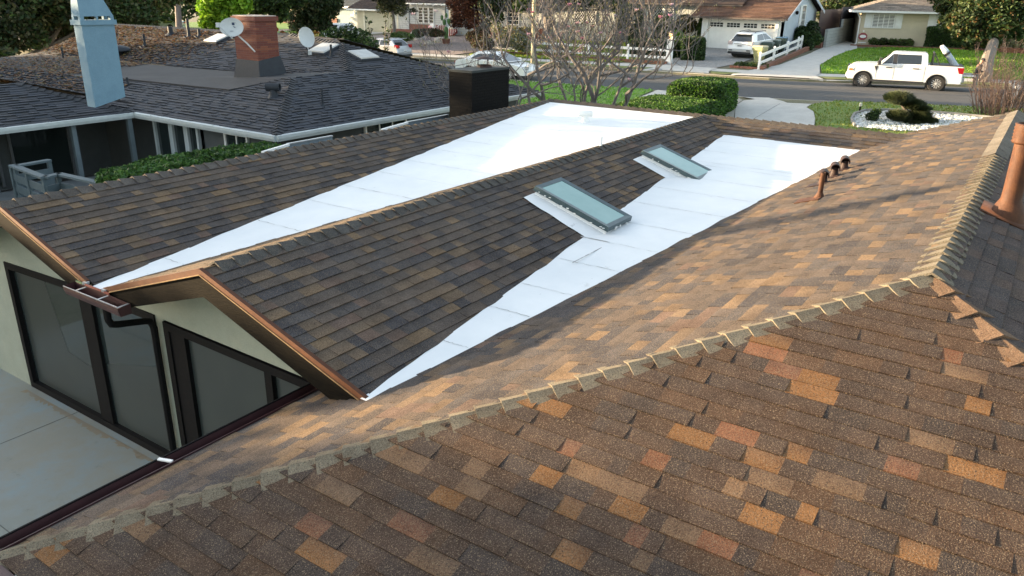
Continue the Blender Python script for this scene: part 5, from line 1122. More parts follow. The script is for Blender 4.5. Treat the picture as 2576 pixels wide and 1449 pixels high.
# ------------------------------------------------------------------ vehicles
def paint(name, c, metal=0.0, rough=.25):
    m, nt, p = new_mat(name); p.inputs["Roughness"].default_value = rough; p.inputs["Metallic"].default_value = metal; p.inputs["Coat Weight"].default_value = .6; p.inputs["Coat Roughness"].default_value = .08
    f = noise_fac(nt, 2.5, 3, .5, .3, .7); c_ = mixc(nt, f, c, tuple(e * .94 for e in c)); nt.links.new(c_, p.inputs["Base Color"]); return m
CWHITE = paint("white_car_paint", (.78, .78, .76)); CSILV = paint("silver_car_paint", (.44, .46, .48), .35, .3)
CGLASS = glass_mat("car_glass", (.02, .026, .03), .04, .9); TYRE = mat("tyre_rubber", (.018, .018, .018), (.03, .028, .026), 12, .85); ALLOY = mat("alloy", (.62, .62, .60), (.5, .5, .5), 9, .4, metal=.25)
TRIM = mat("black_trim", (.020, .020, .021), (.03, .03, .03), 9, .55); TAIL = mat("red_lamp", (.42, .012, .018), (.30, .01, .015), 6, .2); HEADL = mat("clear_lamp", (.62, .62, .60), (.4, .4, .4), 12, .15); AMBER = mat("amber_lamp", (.65, .20, .03), None, 9, .25); PLATE = mat("licence_plate", (.65, .66, .66), None, 30, .5); CHROME = mat("chrome", (.6, .6, .6), None, 9, .15, metal=.9)
def wheel(root, x, y, r, wd, side, spokes=6):
    mb = MB(); Mx = Matrix.Rotation(R(-90 * side), 3, 'X'); c = Vector((x, y, r))
    mb.lathe([(r * .62, -wd * .5), (r * .93, -wd * .5), (r, -wd * .36), (r, wd * .36), (r * .95, wd * .5), (r * .66, wd * .5), (r * .64, wd * .38)], c, 28, M=Mx); o = mb.build("wheel", TYRE, root, smooth=False)
    rb = MB(); f = lambda p: c + Mx @ Vector(p)
    rb.lathe([(r * .655, wd * .44), (r * .60, wd * .47), (r * .57, wd * .40), (r * .56, wd * .1), (0, wd * .08)], c, 28, M=Mx, mi=0)
    for k in range(spokes):
        a = 2 * math.pi * k / spokes
        for da in (-.17, .17):
            b0, b1 = a + da * .6, a + da * 1.7
            q = [(math.cos(b0 - .12) * r * .12, math.sin(b0 - .12) * r * .12), (math.cos(b1 - .085) * r * .60, math.sin(b1 - .085) * r * .60), (math.cos(b1 + .085) * r * .60, math.sin(b1 + .085) * r * .60), (math.cos(b0 + .12) * r * .12, math.sin(b0 + .12) * r * .12)]
            rb.hexa([f((*p, wd * .30)) for p in q], [f((*p, wd * .43)) for p in q], 1)
    rb.lathe([(0, wd * .46), (r * .13, wd * .45), (r * .15, wd * .36)], c, 14, M=Mx, mi=1)
    rb.build("rim", [TRIM, ALLOY], o)
    return o
def outline(top, xf, xr, rw, zb, xfront, xrear):
    """closed side outline: along the sills with wheel arches, then `top` from rear to front"""
    pts = [(xfront, zb)]
    for xc in (xf, xr):
        ra = rw * 1.16; z0 = rw; a0 = math.asin(max(-1, min(1, (zb - z0) / ra))); n = 12
        for k in range(n + 1):
            t = -(a0) + (math.pi + 2 * a0) * k / n if False else None
        th0 = math.atan2(zb - z0, math.sqrt(max(0, ra * ra - (zb - z0) ** 2)))
        for k in range(n + 1):
            t = th0 + (math.pi - 2 * th0) * k / n; pts.append((xc + ra * math.cos(t), z0 + ra * math.sin(t)))
    pts.append((xrear, zb)); return pts + top
def body_prism(mb, pts, hw, inset=.06, mi=0):
    """side outline swept across the car, edges rounded by two inset steps"""
    n = len(pts); cx = sum(p[0] for p in pts) / n; cz = sum(p[1] for p in pts) / n
    def ring(y, k): return [Vector((cx + (p[0] - cx) * (1 - k), y, p[1] if p[1] < cz else cz + (p[1] - cz) * (1 - k))) for p in pts]
    rg = [ring(hw, .018), ring(hw - inset, 0), ring(-hw + inset, 0), ring(-hw, .018)]
    b = len(mb.v); vs = [p for r in rg for p in r]
    fs = [tuple(range(n)), tuple(reversed(range(3 * n, 4 * n)))]
    for i in range(3): fs += [((i * n) + (k + 1) % n, (i * n) + k, (i + 1) * n + k, (i + 1) * n + (k + 1) % n) for k in range(n)]
    mb.faces(vs, fs, mi)
def cabin(mb, base, roof, mi=0): mb.hexa([Vector(p) for p in base], [Vector(p) for p in roof], mi)
def side_quad(root, name, m, pts, y0, y1, zlo, zhi, d=.006, parent=None, flip=False):
    """window pane on the tumblehome side: y interpolates from belt (zlo,y0) to roof (zhi,y1)"""
    for sg in (1, -1):
        mb = MB(); Y = lambda z: sg * (y0 + (y1 - y0) * (z - zlo) / (zhi - zlo) + d); q = [Vector((x, Y(z), z)) for x, z in pts]; q2 = [p - Vector((0, sg * .02, 0)) for p in q]
        mb.hexa(q2 if sg < 0 else q2[::-1], q if sg < 0 else q[::-1]); mb.build(name, m, parent or root)
# pickup truck: local x forward, y left
fw_, rw_ = G(2166, 219.5, ZST + .03), G(2350, 230.5, ZST + .03)
hd = (fw_ - rw_); hd.z = 0; wb_m = hd.length; ang = math.atan2(hd.y, hd.x); scl = 3.69 / wb_m
rgt = Vector((math.sin(ang), -math.cos(ang), 0))
ctr = (fw_ + rw_) / 2 ; ctr = ctr - rgt * 0 
lft = Vector((-math.sin(ang), math.cos(ang), 0)); near = lft if lft.x < 0 else -lft
cT = ctr - near * .83
TK = thing("pickup_truck", "white four door pickup truck with lowered tailgate parked at the far kerb", "truck", (cT.x, cT.y, ZST + Z0 + .03), ang)
WBH = wb_m / 2; rw = .42; XF, XR = WBH + .80, -WBH - 1.18
top = [(XR, .62), (XR + .02, 1.0), (XR + .03, 1.33), (-WBH + .48, 1.34), (-WBH + .52, 1.30), (WBH - .60, 1.29), (WBH - .30, 1.285), (WBH + .5, 1.235), (XF - .10, 1.16), (XF + .0, 1.05), (XF + .03, .75), (XF + .02, .55)]
mb = MB(); body_prism(mb, outline(top, WBH, -WBH, rw, .46, XF - .02, XR + .03), 1.0); body = mb.build("body", CWHITE, TK, bevel=0)
bz, tz = 1.29, 1.93; b0, b1 = -WBH + .52, WBH - .60; t0, t1 = -WBH + .62, WBH - 1.28
mb = MB(); yb, yt = .95, .74
mb.faces([Vector(p) for p in ((b0, -yb, bz - .03), (b1, -yb, bz - .03), (b1, yb, bz - .03), (b0, yb, bz - .03), (t0, -yt, tz - .05), (t1, -yt, tz - .06), (t1, yt, tz - .06), (t0, yt, tz - .05), (t0 + .12, -yt + .12, tz), (t1 - .15, -yt + .12, tz), (t1 - .15, yt - .12, tz), (t0 + .12, yt - .12, tz))],
         [(0, 1, 5, 4), (1, 2, 6, 5), (2, 3, 7, 6), (3, 0, 4, 7), (4, 5, 9, 8), (5, 6, 10, 9), (6, 7, 11, 10), (7, 4, 8, 11), (8, 9, 10, 11)]); mb.build("cab", CWHITE, TK, bevel=.03)
xs = lambda z: b1 + (t1 - b1) * (z - bz) / (tz - .06 - bz)
side_quad(TK, "front_window", CGLASS, [(WBH - .86, bz + .02), (.45, bz + .05), (.47, tz - .11), (xs(tz - .11) - .10, tz - .11)][::1], yb, yt, bz - .03, tz - .05)
side_quad(TK, "rear_window", CGLASS, [(.22, bz + .05), (-.94, bz + .06), (-.90, tz - .11), (.24, tz - .11)][::1], yb, yt, bz - .03, tz - .05)
side_quad(TK, "door_pillar", TRIM, [(.44, bz + .03), (.23, bz + .03), (.25, tz - .10), (.46, tz - .10)], yb, yt, bz - .03, tz - .05)
mb = MB(); mb.face([Vector((b1 + .012, -.86, bz + .02)), Vector((b1 + .012, .86, bz + .02)), Vector((xs(tz - .12) + .014, .70, tz - .12)), Vector((xs(tz - .12) + .014, -.70, tz - .12))]); mb.build("windscreen", CGLASS, TK)
mb = MB(); mb.face([Vector((b0 - .008, .8, bz + .05)), Vector((b0 - .008, -.8, bz + .05)), Vector((t0 - .02, -.64, tz - .12)), Vector((t0 - .02, .64, tz - .12))]); mb.build("back_window", CGLASS, TK)
for (xc) in (WBH, -WBH):
    for sg in (1, -1):
        wheel(TK, xc, sg * .845, rw, .28, sg); mb = MB(); n = 14; r0, r1 = rw * 1.15, rw * 1.22
        for k in range(n):
            a, c = R(-8 + 196 * k / n), R(-8 + 196 * (k + 1) / n); P = lambda t, r, y: Vector((xc + r * math.cos(t), y, rw + r * math.sin(t)))
            mb.hexa([P(a, r0, sg * .86), P(c, r0, sg * .86), P(c, r1, sg * .86), P(a, r1, sg * .86)], [P(a, r0, sg * 1.012), P(c, r0, sg * 1.012), P(c, r1 - .06, sg * 1.012), P(a, r1 - .06, sg * 1.012)])
        mb.build("wheel_arch", TRIM, TK)
    mb = MB(); mb.box((xc, 0, rw + .05), (rw * 2.25, 1.5, rw * 1.9)); mb.build("wheel_well", TRIM, TK)
for sg in (1, -1):
    mb = MB(); mb.hexa([Vector((XF + .02, sg * .70, .84)), Vector((XF - .28, sg * 1.012, .86)), Vector((XF - .30, sg * 1.012, 1.09)), Vector((XF + .0, sg * .72, 1.11))], [Vector((XF - .05, sg * .6, .86)), Vector((XF - .3, sg * .9, .88)), Vector((XF - .3, sg * .9, 1.13)), Vector((XF - .08, sg * .6, 1.15))]); h = mb.build("headlight", HEADL, TK)
    mb = MB(); mb.box((XF - .14, sg * 1.0, .95), (.20, .04, .09)); mb.build("turn_signal", AMBER, h)
    mb = MB(); mb.hexa([Vector(q) for q in ((XR + .01, sg * .90, .98), (XR + .22, sg * .95, .98), (XR + .22, sg * 1.012, .98), (XR + .01, sg * 1.006, .98))], [Vector(q) for q in ((XR + .02, sg * .90, 1.28), (XR + .34, sg * .95, 1.28), (XR + .34, sg * 1.012, 1.28), (XR + .02, sg * 1.006, 1.28))]); mb.build("taillight", TAIL, TK)
    mb = MB(); mb.box((WBH - .72, sg * 1.08, bz + .08), (.16, .22, .24)); mb.build("mirror", TRIM, TK, bevel=.02)
    for x in (.58, -.72): mb = MB(); mb.box((x, sg * 1.008, 1.13), (.30, .03, .05)); mb.build("door_handle", TRIM, TK)
    mb = MB(); mb.box((.10, sg * .98, .43), (2.6, .10, .10)); mb.build("side_step", TRIM, TK)
    mb = MB(); mb.hexa([Vector((WBH - .50, sg * 1.004, 1.18)), Vector((WBH - .68, sg * 1.004, 1.18)), Vector((WBH - .66, sg * 1.004, 1.02)), Vector((WBH - .60, sg * 1.004, .92))], [Vector((WBH - .52, sg * 1.012, 1.17)), Vector((WBH - .67, sg * 1.012, 1.17)), Vector((WBH - .65, sg * 1.012, 1.02)), Vector((WBH - .61, sg * 1.012, .94))]); mb.build("fender_vent", TRIM, TK)
    mb = MB()
    for x in (WBH - .62, .33, -1.15): mb.box((x, sg * 1.0035, .90), (.012, .006, .76))
    mb.build("door_gap", mat("panel_gap", (.30, .30, .29), None, 9, .6), TK)
mb = MB(); mb.box((XF + .03, 0, 1.0), (.06, 1.36, .30)); mb.build("grille", TRIM, TK)
mb = MB(); mb.box((XF + .03, 0, .66), (.12, 1.86, .22)); mb.build("front_bumper", CHROME if False else CWHITE, TK, bevel=.03); mb = MB(); mb.box((XF + .0, 0, .50), (.14, 1.7, .14)); mb.build("air_dam", TRIM, TK)
mb = MB(); mb.box((XR - .02, 0, .66), (.16, 1.8, .24)); mb.build("rear_bumper", mat("steel_bumper", (.45, .46, .48), None, 9, .35, metal=.4), TK, bevel=.03)
mb = MB(); mb.box((XR - .30, 0, .88), (.58, 1.62, .08)); mb.build("tailgate", CWHITE, TK, bevel=.02)
mb = MB(); mb.box((b0 - .86, 0, 1.345), (1.55, 1.92, .03)); mb.box((b0 - .86, 0, 1.362), (1.5, 1.62, .012)); mb.build("bed_rail", TRIM, TK)
mb = MB()
for sg in (1, -1): mb.bar((b0 - .18, sg * .78, 1.35), (b0 - .18, sg * .70, 1.95), .07, .07, up=Vector((1, 0, 0))); mb.bar((b0 - .55, sg * .78, 1.35), (b0 - .22, sg * .70, 1.90), .04, .05, up=Vector((1, 0, 0)))
mb.bar((b0 - .18, -.7, 1.93), (b0 - .18, .7, 1.93), .06, .06)
for k in range(5): mb.bar((b0 - .18, -.5 + .25 * k, 1.35), (b0 - .18, -.5 + .25 * k, 1.92), .025, .025, up=Vector((1, 0, 0)))
mb.build("headache_rack", TRIM, TK)
tool = thing("tank_cart", "grey cylinder with white cap leaning on the rack in the pickup bed", "cylinder", TK.matrix_basis @ Vector((b0 - 1.0, .35, 1.25)), ang)
mb = MB(); a, b = Vector((-.35, 0, .0)), Vector((.30, 0, .78)); d = (b - a).normalized(); mb.path([a, a + d * .05, b], [.15, .16, .155], 14); mb.build("cylinder_body", mat("grey_blue_steel", (.36, .41, .45), None, 6, .35, metal=.2), tool, smooth=False)
mb = MB(); mb.tube(b - d * .20, b - d * .08, .175, .175, 14); mb.build("clamp", TRIM, tool)
mb = MB(); mb.path([b, b + d * .16, b + d * .30 + Vector((.02, 0, 0)), b + d * .36 + Vector((.08, 0, -.06))], [.15, .13, .12, .05], 12); mb.build("white_cap", WHITEP, tool)
# white crossover on the paved drive, seen from behind
def car(name, label, cat, loc, rz, paint_m, L, W, H, wb, rw, prof, win, glass_r, glass_f, extras, group=None):
    root = thing(name, label, cat, loc, rz, group); hw = W / 2; xr, xf = -L / 2, L / 2; xw = wb / 2
    mb = MB(); body_prism(mb, outline(prof, xw, -xw, rw, .30 + .02, xf - .05, xr + .05), hw, .10); mb.build("body", paint_m, root)
    (bx0, bx1, zb_, tx0, tx1, zt_, yb_, yt_) = win
    mb = MB(); mb.faces([Vector(p) for p in ((bx0, -yb_, zb_), (bx1, -yb_, zb_), (bx1, yb_, zb_), (bx0, yb_, zb_), (tx0, -yt_, zt_ - .06), (tx1, -yt_, zt_ - .08), (tx1, yt_, zt_ - .08), (tx0, yt_, zt_ - .06), (tx0 + .10, -yt_ + .10, zt_), (tx1 - .25, -yt_ + .1, zt_), (tx1 - .25, yt_ - .1, zt_), (tx0 + .10, yt_ - .1, zt_))],
         [(0, 1, 5, 4), (1, 2, 6, 5), (2, 3, 7, 6), (3, 0, 4, 7), (4, 5, 9, 8), (5, 6, 10, 9), (6, 7, 11, 10), (7, 4, 8, 11), (8, 9, 10, 11)]); mb.build("cabin", paint_m, root, bevel=.03)
    lerp = lambda a, b, t: a + (b - a) * t
    side_quad(root, "side_window", CGLASS, glass_r, yb_, yt_, zb_, zt_ - .06); side_quad(root, "side_window", CGLASS, glass_f, yb_, yt_, zb_, zt_ - .06)
    for (ax, bx, sgn, nm) in ((bx1, tx1, 1, "windscreen"), (bx0, tx0, -1, "rear_window")):
        mb = MB(); X = lambda t: lerp(ax, bx, t) + sgn * .012; Yy = lambda t: lerp(yb_, yt_, t) - .08; Zz = lambda t: lerp(zb_, zt_ - .07, t)
        q = [Vector((X(.08), -Yy(.08), Zz(.08))), Vector((X(.08), Yy(.08), Zz(.08))), Vector((X(.92), Yy(.92), Zz(.92))), Vector((X(.92), -Yy(.92), Zz(.92)))]; mb.face(q if sgn > 0 else q[::-1]); mb.build(nm, CGLASS, root)
    for xc in (xw, -xw):
        for sg in (1, -1): wheel(root, xc, sg * (hw - .13), rw, .22, sg, 5)
        mb = MB(); mb.box((xc, 0, rw + .04), (rw * 2.2, W - .42, rw * 1.8)); mb.build("wheel_well", TRIM, root)
    for sg in (1, -1):
        mb = MB(); mb.box((bx1 - .35, sg * (hw + .08), zb_ + .06), (.16, .18, .14)); mb.build("mirror", paint_m, root, bevel=.02)
    extras(root, xr, xf, hw); return root
def rear_kit(root, xr, xf, hw, zl=.95, lw=.34, lh=.20, plate_z=.80, dark=True, m=None):
    for sg in (1, -1):
        mb = MB(); mb.hexa([Vector((xr + .02, sg * (hw - .02), zl - lh / 2)), Vector((xr - .005, sg * (hw - lw), zl - lh / 2)), Vector((xr - .005, sg * (hw - lw), zl + lh / 2)), Vector((xr + .02, sg * (hw - .02), zl + lh / 2))][::(-1 if sg > 0 else 1)], [Vector((xr + .30, sg * (hw + .006), zl - lh / 3)), Vector((xr + .2, sg * (hw - lw), zl - lh / 2)), Vector((xr + .2, sg * (hw - lw), zl + lh / 2)), Vector((xr + .30, sg * (hw + .006), zl + lh / 2))][::(-1 if sg > 0 else 1)]); mb.build("taillight", m or TAIL, root)
    mb = MB(); mb.box((xr - .006, 0, plate_z), (.015, .34, .16)); o = mb.build("licence_plate", PLATE, root)
    mb = MB()
    for k in range(7): mb.box((xr - .0155, -.12 + k * .04, plate_z - .01), (.004, .022, .07))
    mb.build("plate_characters", DARKP, o)
    mb = MB(); mb.box((xr + .06, 0, .36), (.22, hw * 1.8, .14)); mb.build("lower_valance", TRIM, root)
def suv_x(root, xr, xf, hw):
    rear_kit(root, xr, xf, hw, 1.0, .36, .22, .84, m=mat("pale_lamp", (.55, .48, .46), (.42, .34, .33), 14, .2)); mb = MB()
    mb.box((xr - .01, 0, .96), (.03, .85, .03)); mb.build("chrome_strip", CHROME, root)
    for sg in (1, -1): mb = MB(); mb.path([(-1.45, sg * .58, 1.60), (-1.2, sg * .59, 1.70), (.1, sg * .60, 1.72), (.4, sg * .60, 1.66)], .022, 6); mb.build("roof_rail", TRIM, root); mb = MB(); mb.box((xr - .005, sg * .66, .52), (.02, .26, .06)); mb.build("reflector", TRIM, root)
    mb = MB(); mb.box((-.35, 0, 1.665), (1.1, .9, .012)); mb.build("roof_glass", CGLASS, root); mb = MB(); mb.hexa([Vector(p) for p in ((-1.95, -.55, 1.56), (-1.65, -.58, 1.63), (-1.65, .58, 1.63), (-1.95, .55, 1.56))], [Vector(p) for p in ((-1.95, -.55, 1.585), (-1.65, -.58, 1.665), (-1.65, .58, 1.665), (-1.95, .55, 1.585))]); mb.build("spoiler", CWHITE, root)
    for sg in (1, -1): mb = MB(); mb.box((xf - .15, sg * .68, .80), (.3, .3, .18)); mb.build("headlight", HEADL, root)
pS0, pS1 = GT(1833, 147), GT(1893, 148)
sc0 = (pS0 + pS1) / 2; fwd = (Vector((62.0, 20.0, 0)) - Vector((sc0.x, sc0.y, 0))).normalized(); fa = math.radians(-7)
cS = Vector((sc0.x + math.cos(fa) * 2.0, sc0.y + math.sin(fa) * 2.0, 0)); sl_ = .043
prof = [(-2.32, .45), (-2.38, .62), (-2.33, .80), (-2.28, 1.02), (-2.15, 1.10), (1.0, 1.08), (1.9, .98), (2.25, .86), (2.36, .66), (2.34, .45)]
suv = car("crossover_car", "white crossover car parked facing the white garage on the paved drive", "car", (cS.x, cS.y, gz(cS.x, cS.y) + Z0 + .06), fa, CWHITE, 4.72, 1.86, 1.66, 2.72, .37, prof, (-2.20, 1.15, 1.05, -1.72, .25, 1.66, .89, .64), [(-1.45, 1.12), (-.35, 1.12), (-.35, 1.52), (-1.15, 1.50)], [(-.28, 1.12), (.85, 1.12), (.15, 1.52), (-.28, 1.53)], suv_x)
suv.rotation_euler = (0, -math.atan(sl_) * .9, fa)
# silver hatchback on the street
def hat_x(root, xr, xf, hw): rear_kit(root, xr, xf, hw, .98, .24, .20, .66); mb = MB(); mb.box((xr + .36, 0, 1.475), (.25, 1.1, .03)); mb.build("spoiler", CSILV, root)
pH = G(1020, 153, ZST); prof = [(-1.90, .42), (-1.95, .60), (-1.88, .82), (-1.80, 1.0), (-1.6, 1.02), (.85, .98), (1.5, .88), (1.85, .72), (1.93, .55), (1.92, .42)]
car("hatchback_car", "silver hatchback parked at the far kerb with its rear to us", "car", (pH.x - .55, pH.y + 1.6, ZST + Z0 + .03), R(95), CSILV, 3.9, 1.70, 1.48, 2.49, .30, prof, (-1.78, 1.05, .98, -1.25, .15, 1.48, .82, .60), [(-1.25, 1.06), (-.35, 1.04), (-.35, 1.36), (-1.0, 1.36)], [(-.28, 1.04), (.75, 1.04), (.10, 1.36), (-.28, 1.37)], hat_x)
# white sedan on the near side behind the magnolias
def sed_x(root, xr, xf, hw):
    for sg in (1, -1): mb = MB(); mb.box((xf - .12, sg * .62, .70), (.3, .34, .14)); mb.build("headlight", HEADL, root); mb = MB(); mb.box((xr + .08, sg * .62, .82), (.2, .36, .14)); mb.build("taillight", TAIL, root)
prof = [(-2.25, .42), (-2.32, .62), (-2.28, .88), (-2.1, .98), (-1.4, 1.02), (.9, .98), (1.7, .86), (2.2, .72), (2.30, .55), (2.28, .42)]
v_ = 26.4; car("sedan_car", "white sedan parked at the near kerb, seen through the bare magnolia branches", "car", (c1(v_) + 1.15, v_, ZST + Z0 + .03), R(-86), CWHITE, 4.65, 1.80, 1.45, 2.7, .32, prof, (-1.75, 1.25, .99, -1.05, .30, 1.45, .84, .60), [(-1.30, 1.06), (-.30, 1.05), (-.30, 1.34), (-.85, 1.33)], [(-.22, 1.05), (.95, 1.05), (.20, 1.34), (-.22, 1.35)], sed_x)
# white car on the left driveway
prof = [(-2.25, .45), (-2.32, .65), (-2.28, .95), (-2.15, 1.06), (1.0, 1.04), (1.85, .94), (2.2, .80), (2.32, .62), (2.30, .45)]
pW = DP(838, 90, 66); car("crossover_car", "white crossover car on the left driveway, nose towards the street behind dark shrubs", "car", (pW.x + .6, pW.y + .4, gz(pW.x, pW.y) + Z0 + .08), R(190), CWHITE, 4.6, 1.82, 1.62, 2.65, .34, prof, (-2.15, 1.15, 1.03, -1.7, .25, 1.62, .87, .64), [(-1.45, 1.10), (-.35, 1.10), (-.35, 1.48), (-1.15, 1.46)], [(-.28, 1.10), (.85, 1.10), (.15, 1.48), (-.28, 1.49)], lambda r, a, b, h: sed_x(r, a, b, h))
pW = G(408, 92, -4.75); car("sedan_car", "green and white car far off beyond the slate roof's ridge", "car", (pW.x + 6, pW.y + 9, ZST + Z0), R(120), paint("pale_green_paint", (.32, .38, .34)), 4.65, 1.80, 1.45, 2.7, .32, [(-2.25, .42), (-2.32, .62), (-2.28, .88), (-2.1, .98), (-1.4, 1.02), (.9, .98), (1.7, .86), (2.2, .72), (2.30, .55), (2.28, .42)], (-1.75, 1.25, .99, -1.05, .30, 1.45, .84, .60), [(-1.30, 1.06), (-.30, 1.05), (-.30, 1.34), (-.85, 1.33)], [(-.22, 1.05), (.95, 1.05), (.20, 1.34), (-.22, 1.35)], sed_x)
# car cut by the right edge
pE = G(2560, 258, ZST); car("sedan_car", "dark car with a red tail lamp, cut by the right edge behind the bare bush", "car", (pE.x + 1.0, pE.y - 1.9, ZST + Z0 + .02), R(104), paint("dark_car_paint", (.05, .06, .08)), 4.65, 1.80, 1.45, 2.7, .32, prof, (-1.75, 1.25, .99, -1.05, .30, 1.45, .84, .60), [(-1.30, 1.06), (-.30, 1.05), (-.30, 1.34), (-.85, 1.33)], [(-.22, 1.05), (.95, 1.05), (.20, 1.34), (-.22, 1.35)], lambda r, a, b, h: (rear_kit(r, a, b, h, .85, .36, .16, .6), sed_x(r, a, b, h)))
# wheelie bins
def bin_(name, label, x, y, m, lidm, rz=0.3, z=None, h=1.08):
    p = GT(x, y); root = thing(name, label, "wheelie bin", (p.x, p.y, p.z), rz, "wheelie bins by the paved drive"); mb = MB(); a, b = .27, .34
    mb.hexa([Vector(q) for q in ((-a * .8, -a * .8, .04), (a * .8, -a * .8, .04), (a * .8, a * .8, .04), (-a * .8, a * .8, .04))], [Vector(q) for q in ((-b, -b, h - .28), (b, -b, h - .28), (b, b, h - .28), (-b, b, h - .28))])
    mb.hexa([Vector(q) for q in ((-b - .04, -b - .04, h - .28), (b + .04, -b - .04, h - .28), (b + .04, b + .04, h - .28), (-b - .04, b + .04, h - .28))], [Vector(q) for q in ((-b - .04, -b - .04, h - .06), (b + .04, -b - .04, h - .06), (b + .04, b + .04, h - .06), (-b - .04, b + .04, h - .06))]); mb.build("bin_body", m, root, bevel=.02)
    mb = MB(); mb.hexa([Vector(q) for q in ((-b - .08, -b - .06, h - .06), (b + .10, -b - .06, h - .06), (b + .10, b + .06, h - .06), (-b - .08, b + .06, h - .06))], [Vector(q) for q in ((-b, -b, h + .02), (b + .04, -b, h + .03), (b + .04, b, h + .03), (-b, b, h + .02))]); mb.build("lid", lidm, root)
    for sg in (1, -1): mb = MB(); mb.tube((b * .8, sg * .30, .13), (b * .8, sg * .36, .13), .13, n=14); mb.build("bin_wheel", TYRE, root)
OLIVE = mat("olive_plastic", (.26, .27, .13), (.22, .23, .11), 4, .55); DKG = mat("dark_green_plastic", (.05, .075, .06), (.04, .06, .05), 4, .55); OLL = mat("tan_lid", (.46, .42, .27), None, 5, .5); BLL = mat("blue_lid", (.16, .27, .38), None, 5, .5)
bin_("wheelie_bin", "olive green wheelie bin with a tan lid, nearest the white fence post", 1908, 158, OLIVE, OLL, -.2)
bin_("wheelie_bin", "dark wheelie bin with a dark lid, just behind the olive green one", 1927, 147, DKG, DKG, .1)
bin_("wheelie_bin", "dark green wheelie bin farther up the drive, left of the blue lidded one", 1943, 139, DKG, mat("grey_green_lid", (.17, .20, .17), None, 5, .5), .0)
bin_("wheelie_bin", "wheelie bin with a pale blue lid against the battened wall", 1962, 131, DKG, BLL, .1)
# garden lights
for k, (x, y, lab) in enumerate(((2161, 287, "short black garden path light with pale top beside the white gravel"), (1795, 271, "short black garden path light beside the clipped hedges"))):
    p = GT(x, y); mb = MB(); mb.tube(p, p + Vector((0, 0, .32)), .035, n=8); root = thing("path_light", lab, "garden light", p); part(mb, "stake", BLKF, root); mb = MB(); mb.lathe([(.045, .32), (.06, .34), (.06, .44), (.03, .47), (0, .47)], p, 10); part(mb, "lamp_head", mat("pale_lamp_head", (.6, .58, .45), None, 9, .5) if k == 0 else BLKF, root)
# ------------------------------------------------------------------ the man at the tailgate
pm = G(2455, 222, ZST + .02)
tg = TK.matrix_basis @ Vector((XR - .62, .55, 0))
pm = Vector((tg.x, tg.y, ZST + Z0 + .02))
man = thing("person", "man in dark jacket, cap and grey trousers at the tailgate looking at his phone", "person", pm, ang + R(195))
def skin(name, verts, edges, rad, m, parent, root_i=0, sub_=2):
    me = bpy.data.meshes.new(name); me.from_pydata([tuple(v) for v in verts], edges, []); o = bpy.data.objects.new(name, me); COL.objects.link(o); o.parent = parent; me.materials.append(m)
    md = o.modifiers.new("Skin", 'SKIN'); md.use_smooth_shade = True
    me.skin_vertices.new() if not me.skin_vertices else None
    for i, sv in enumerate(me.skin_vertices[0].data):
        r = rad[i]; sv.radius = r if isinstance(r, tuple) else (r, r); sv.use_root = (i == root_i)
    sd = o.modifiers.new("Sub", 'SUBSURF'); sd.levels = sub_; sd.render_levels = sub_; return o
SKIN = mat("skin", (.42, .22, .14), (.36, .18, .11), 8, .6); JACK = mat("dark_jacket", (.022, .022, .024), (.035, .033, .030), 6, .85); TROU = mat("grey_trousers", (.20, .21, .20), (.16, .17, .16), 6, .85); SHOE = mat("dark_shoes", (.03, .028, .026), None, 6, .7)
# x forward, y left; torso bent a little forward, head bowed
J = dict(pel=(0, 0, .95), wst=(.01, 0, 1.10), chs=(.05, 0, 1.32), nk=(.08, 0, 1.50), nk2=(.11, 0, 1.56), hd=(.16, 0, 1.66), top=(.15, 0, 1.76),
    ls=(.05, .19, 1.43), le=(.06, .25, 1.16), lw=(.28, .16, 1.10), rs=(.05, -.19, 1.43), re=(.04, -.25, 1.16), rw=(.27, -.13, 1.14),
    lh=(0, .10, .90), lk=(.05, .12, .50), la=(.0, .13, .09), lt=(.15, .14, .04), rh=(0, -.10, .90), rk=(.02, -.12, .50), ra=(-.06, -.13, .09), rt=(.10, -.14, .04))
ks = list(J); ix = {k: i for i, k in enumerate(ks)}
E_ = [("pel", "wst"), ("wst", "chs"), ("chs", "nk"), ("nk", "nk2"), ("nk2", "hd"), ("hd", "top"), ("chs", "ls"), ("ls", "le"), ("le", "lw"), ("chs", "rs"), ("rs", "re"), ("re", "rw"), ("pel", "lh"), ("lh", "lk"), ("lk", "la"), ("la", "lt"), ("pel", "rh"), ("rh", "rk"), ("rk", "ra"), ("ra", "rt")]
rd = dict(pel=(.14, .11), wst=(.13, .10), chs=(.15, .11), nk=.06, nk2=.058, hd=(.085, .10), top=(.06, .07), ls=.065, le=.045, lw=.03, rs=.065, re=.045, rw=.03, lh=.085, lk=.06, la=.04, lt=.035, rh=.085, rk=.06, ra=.04, rt=.035)
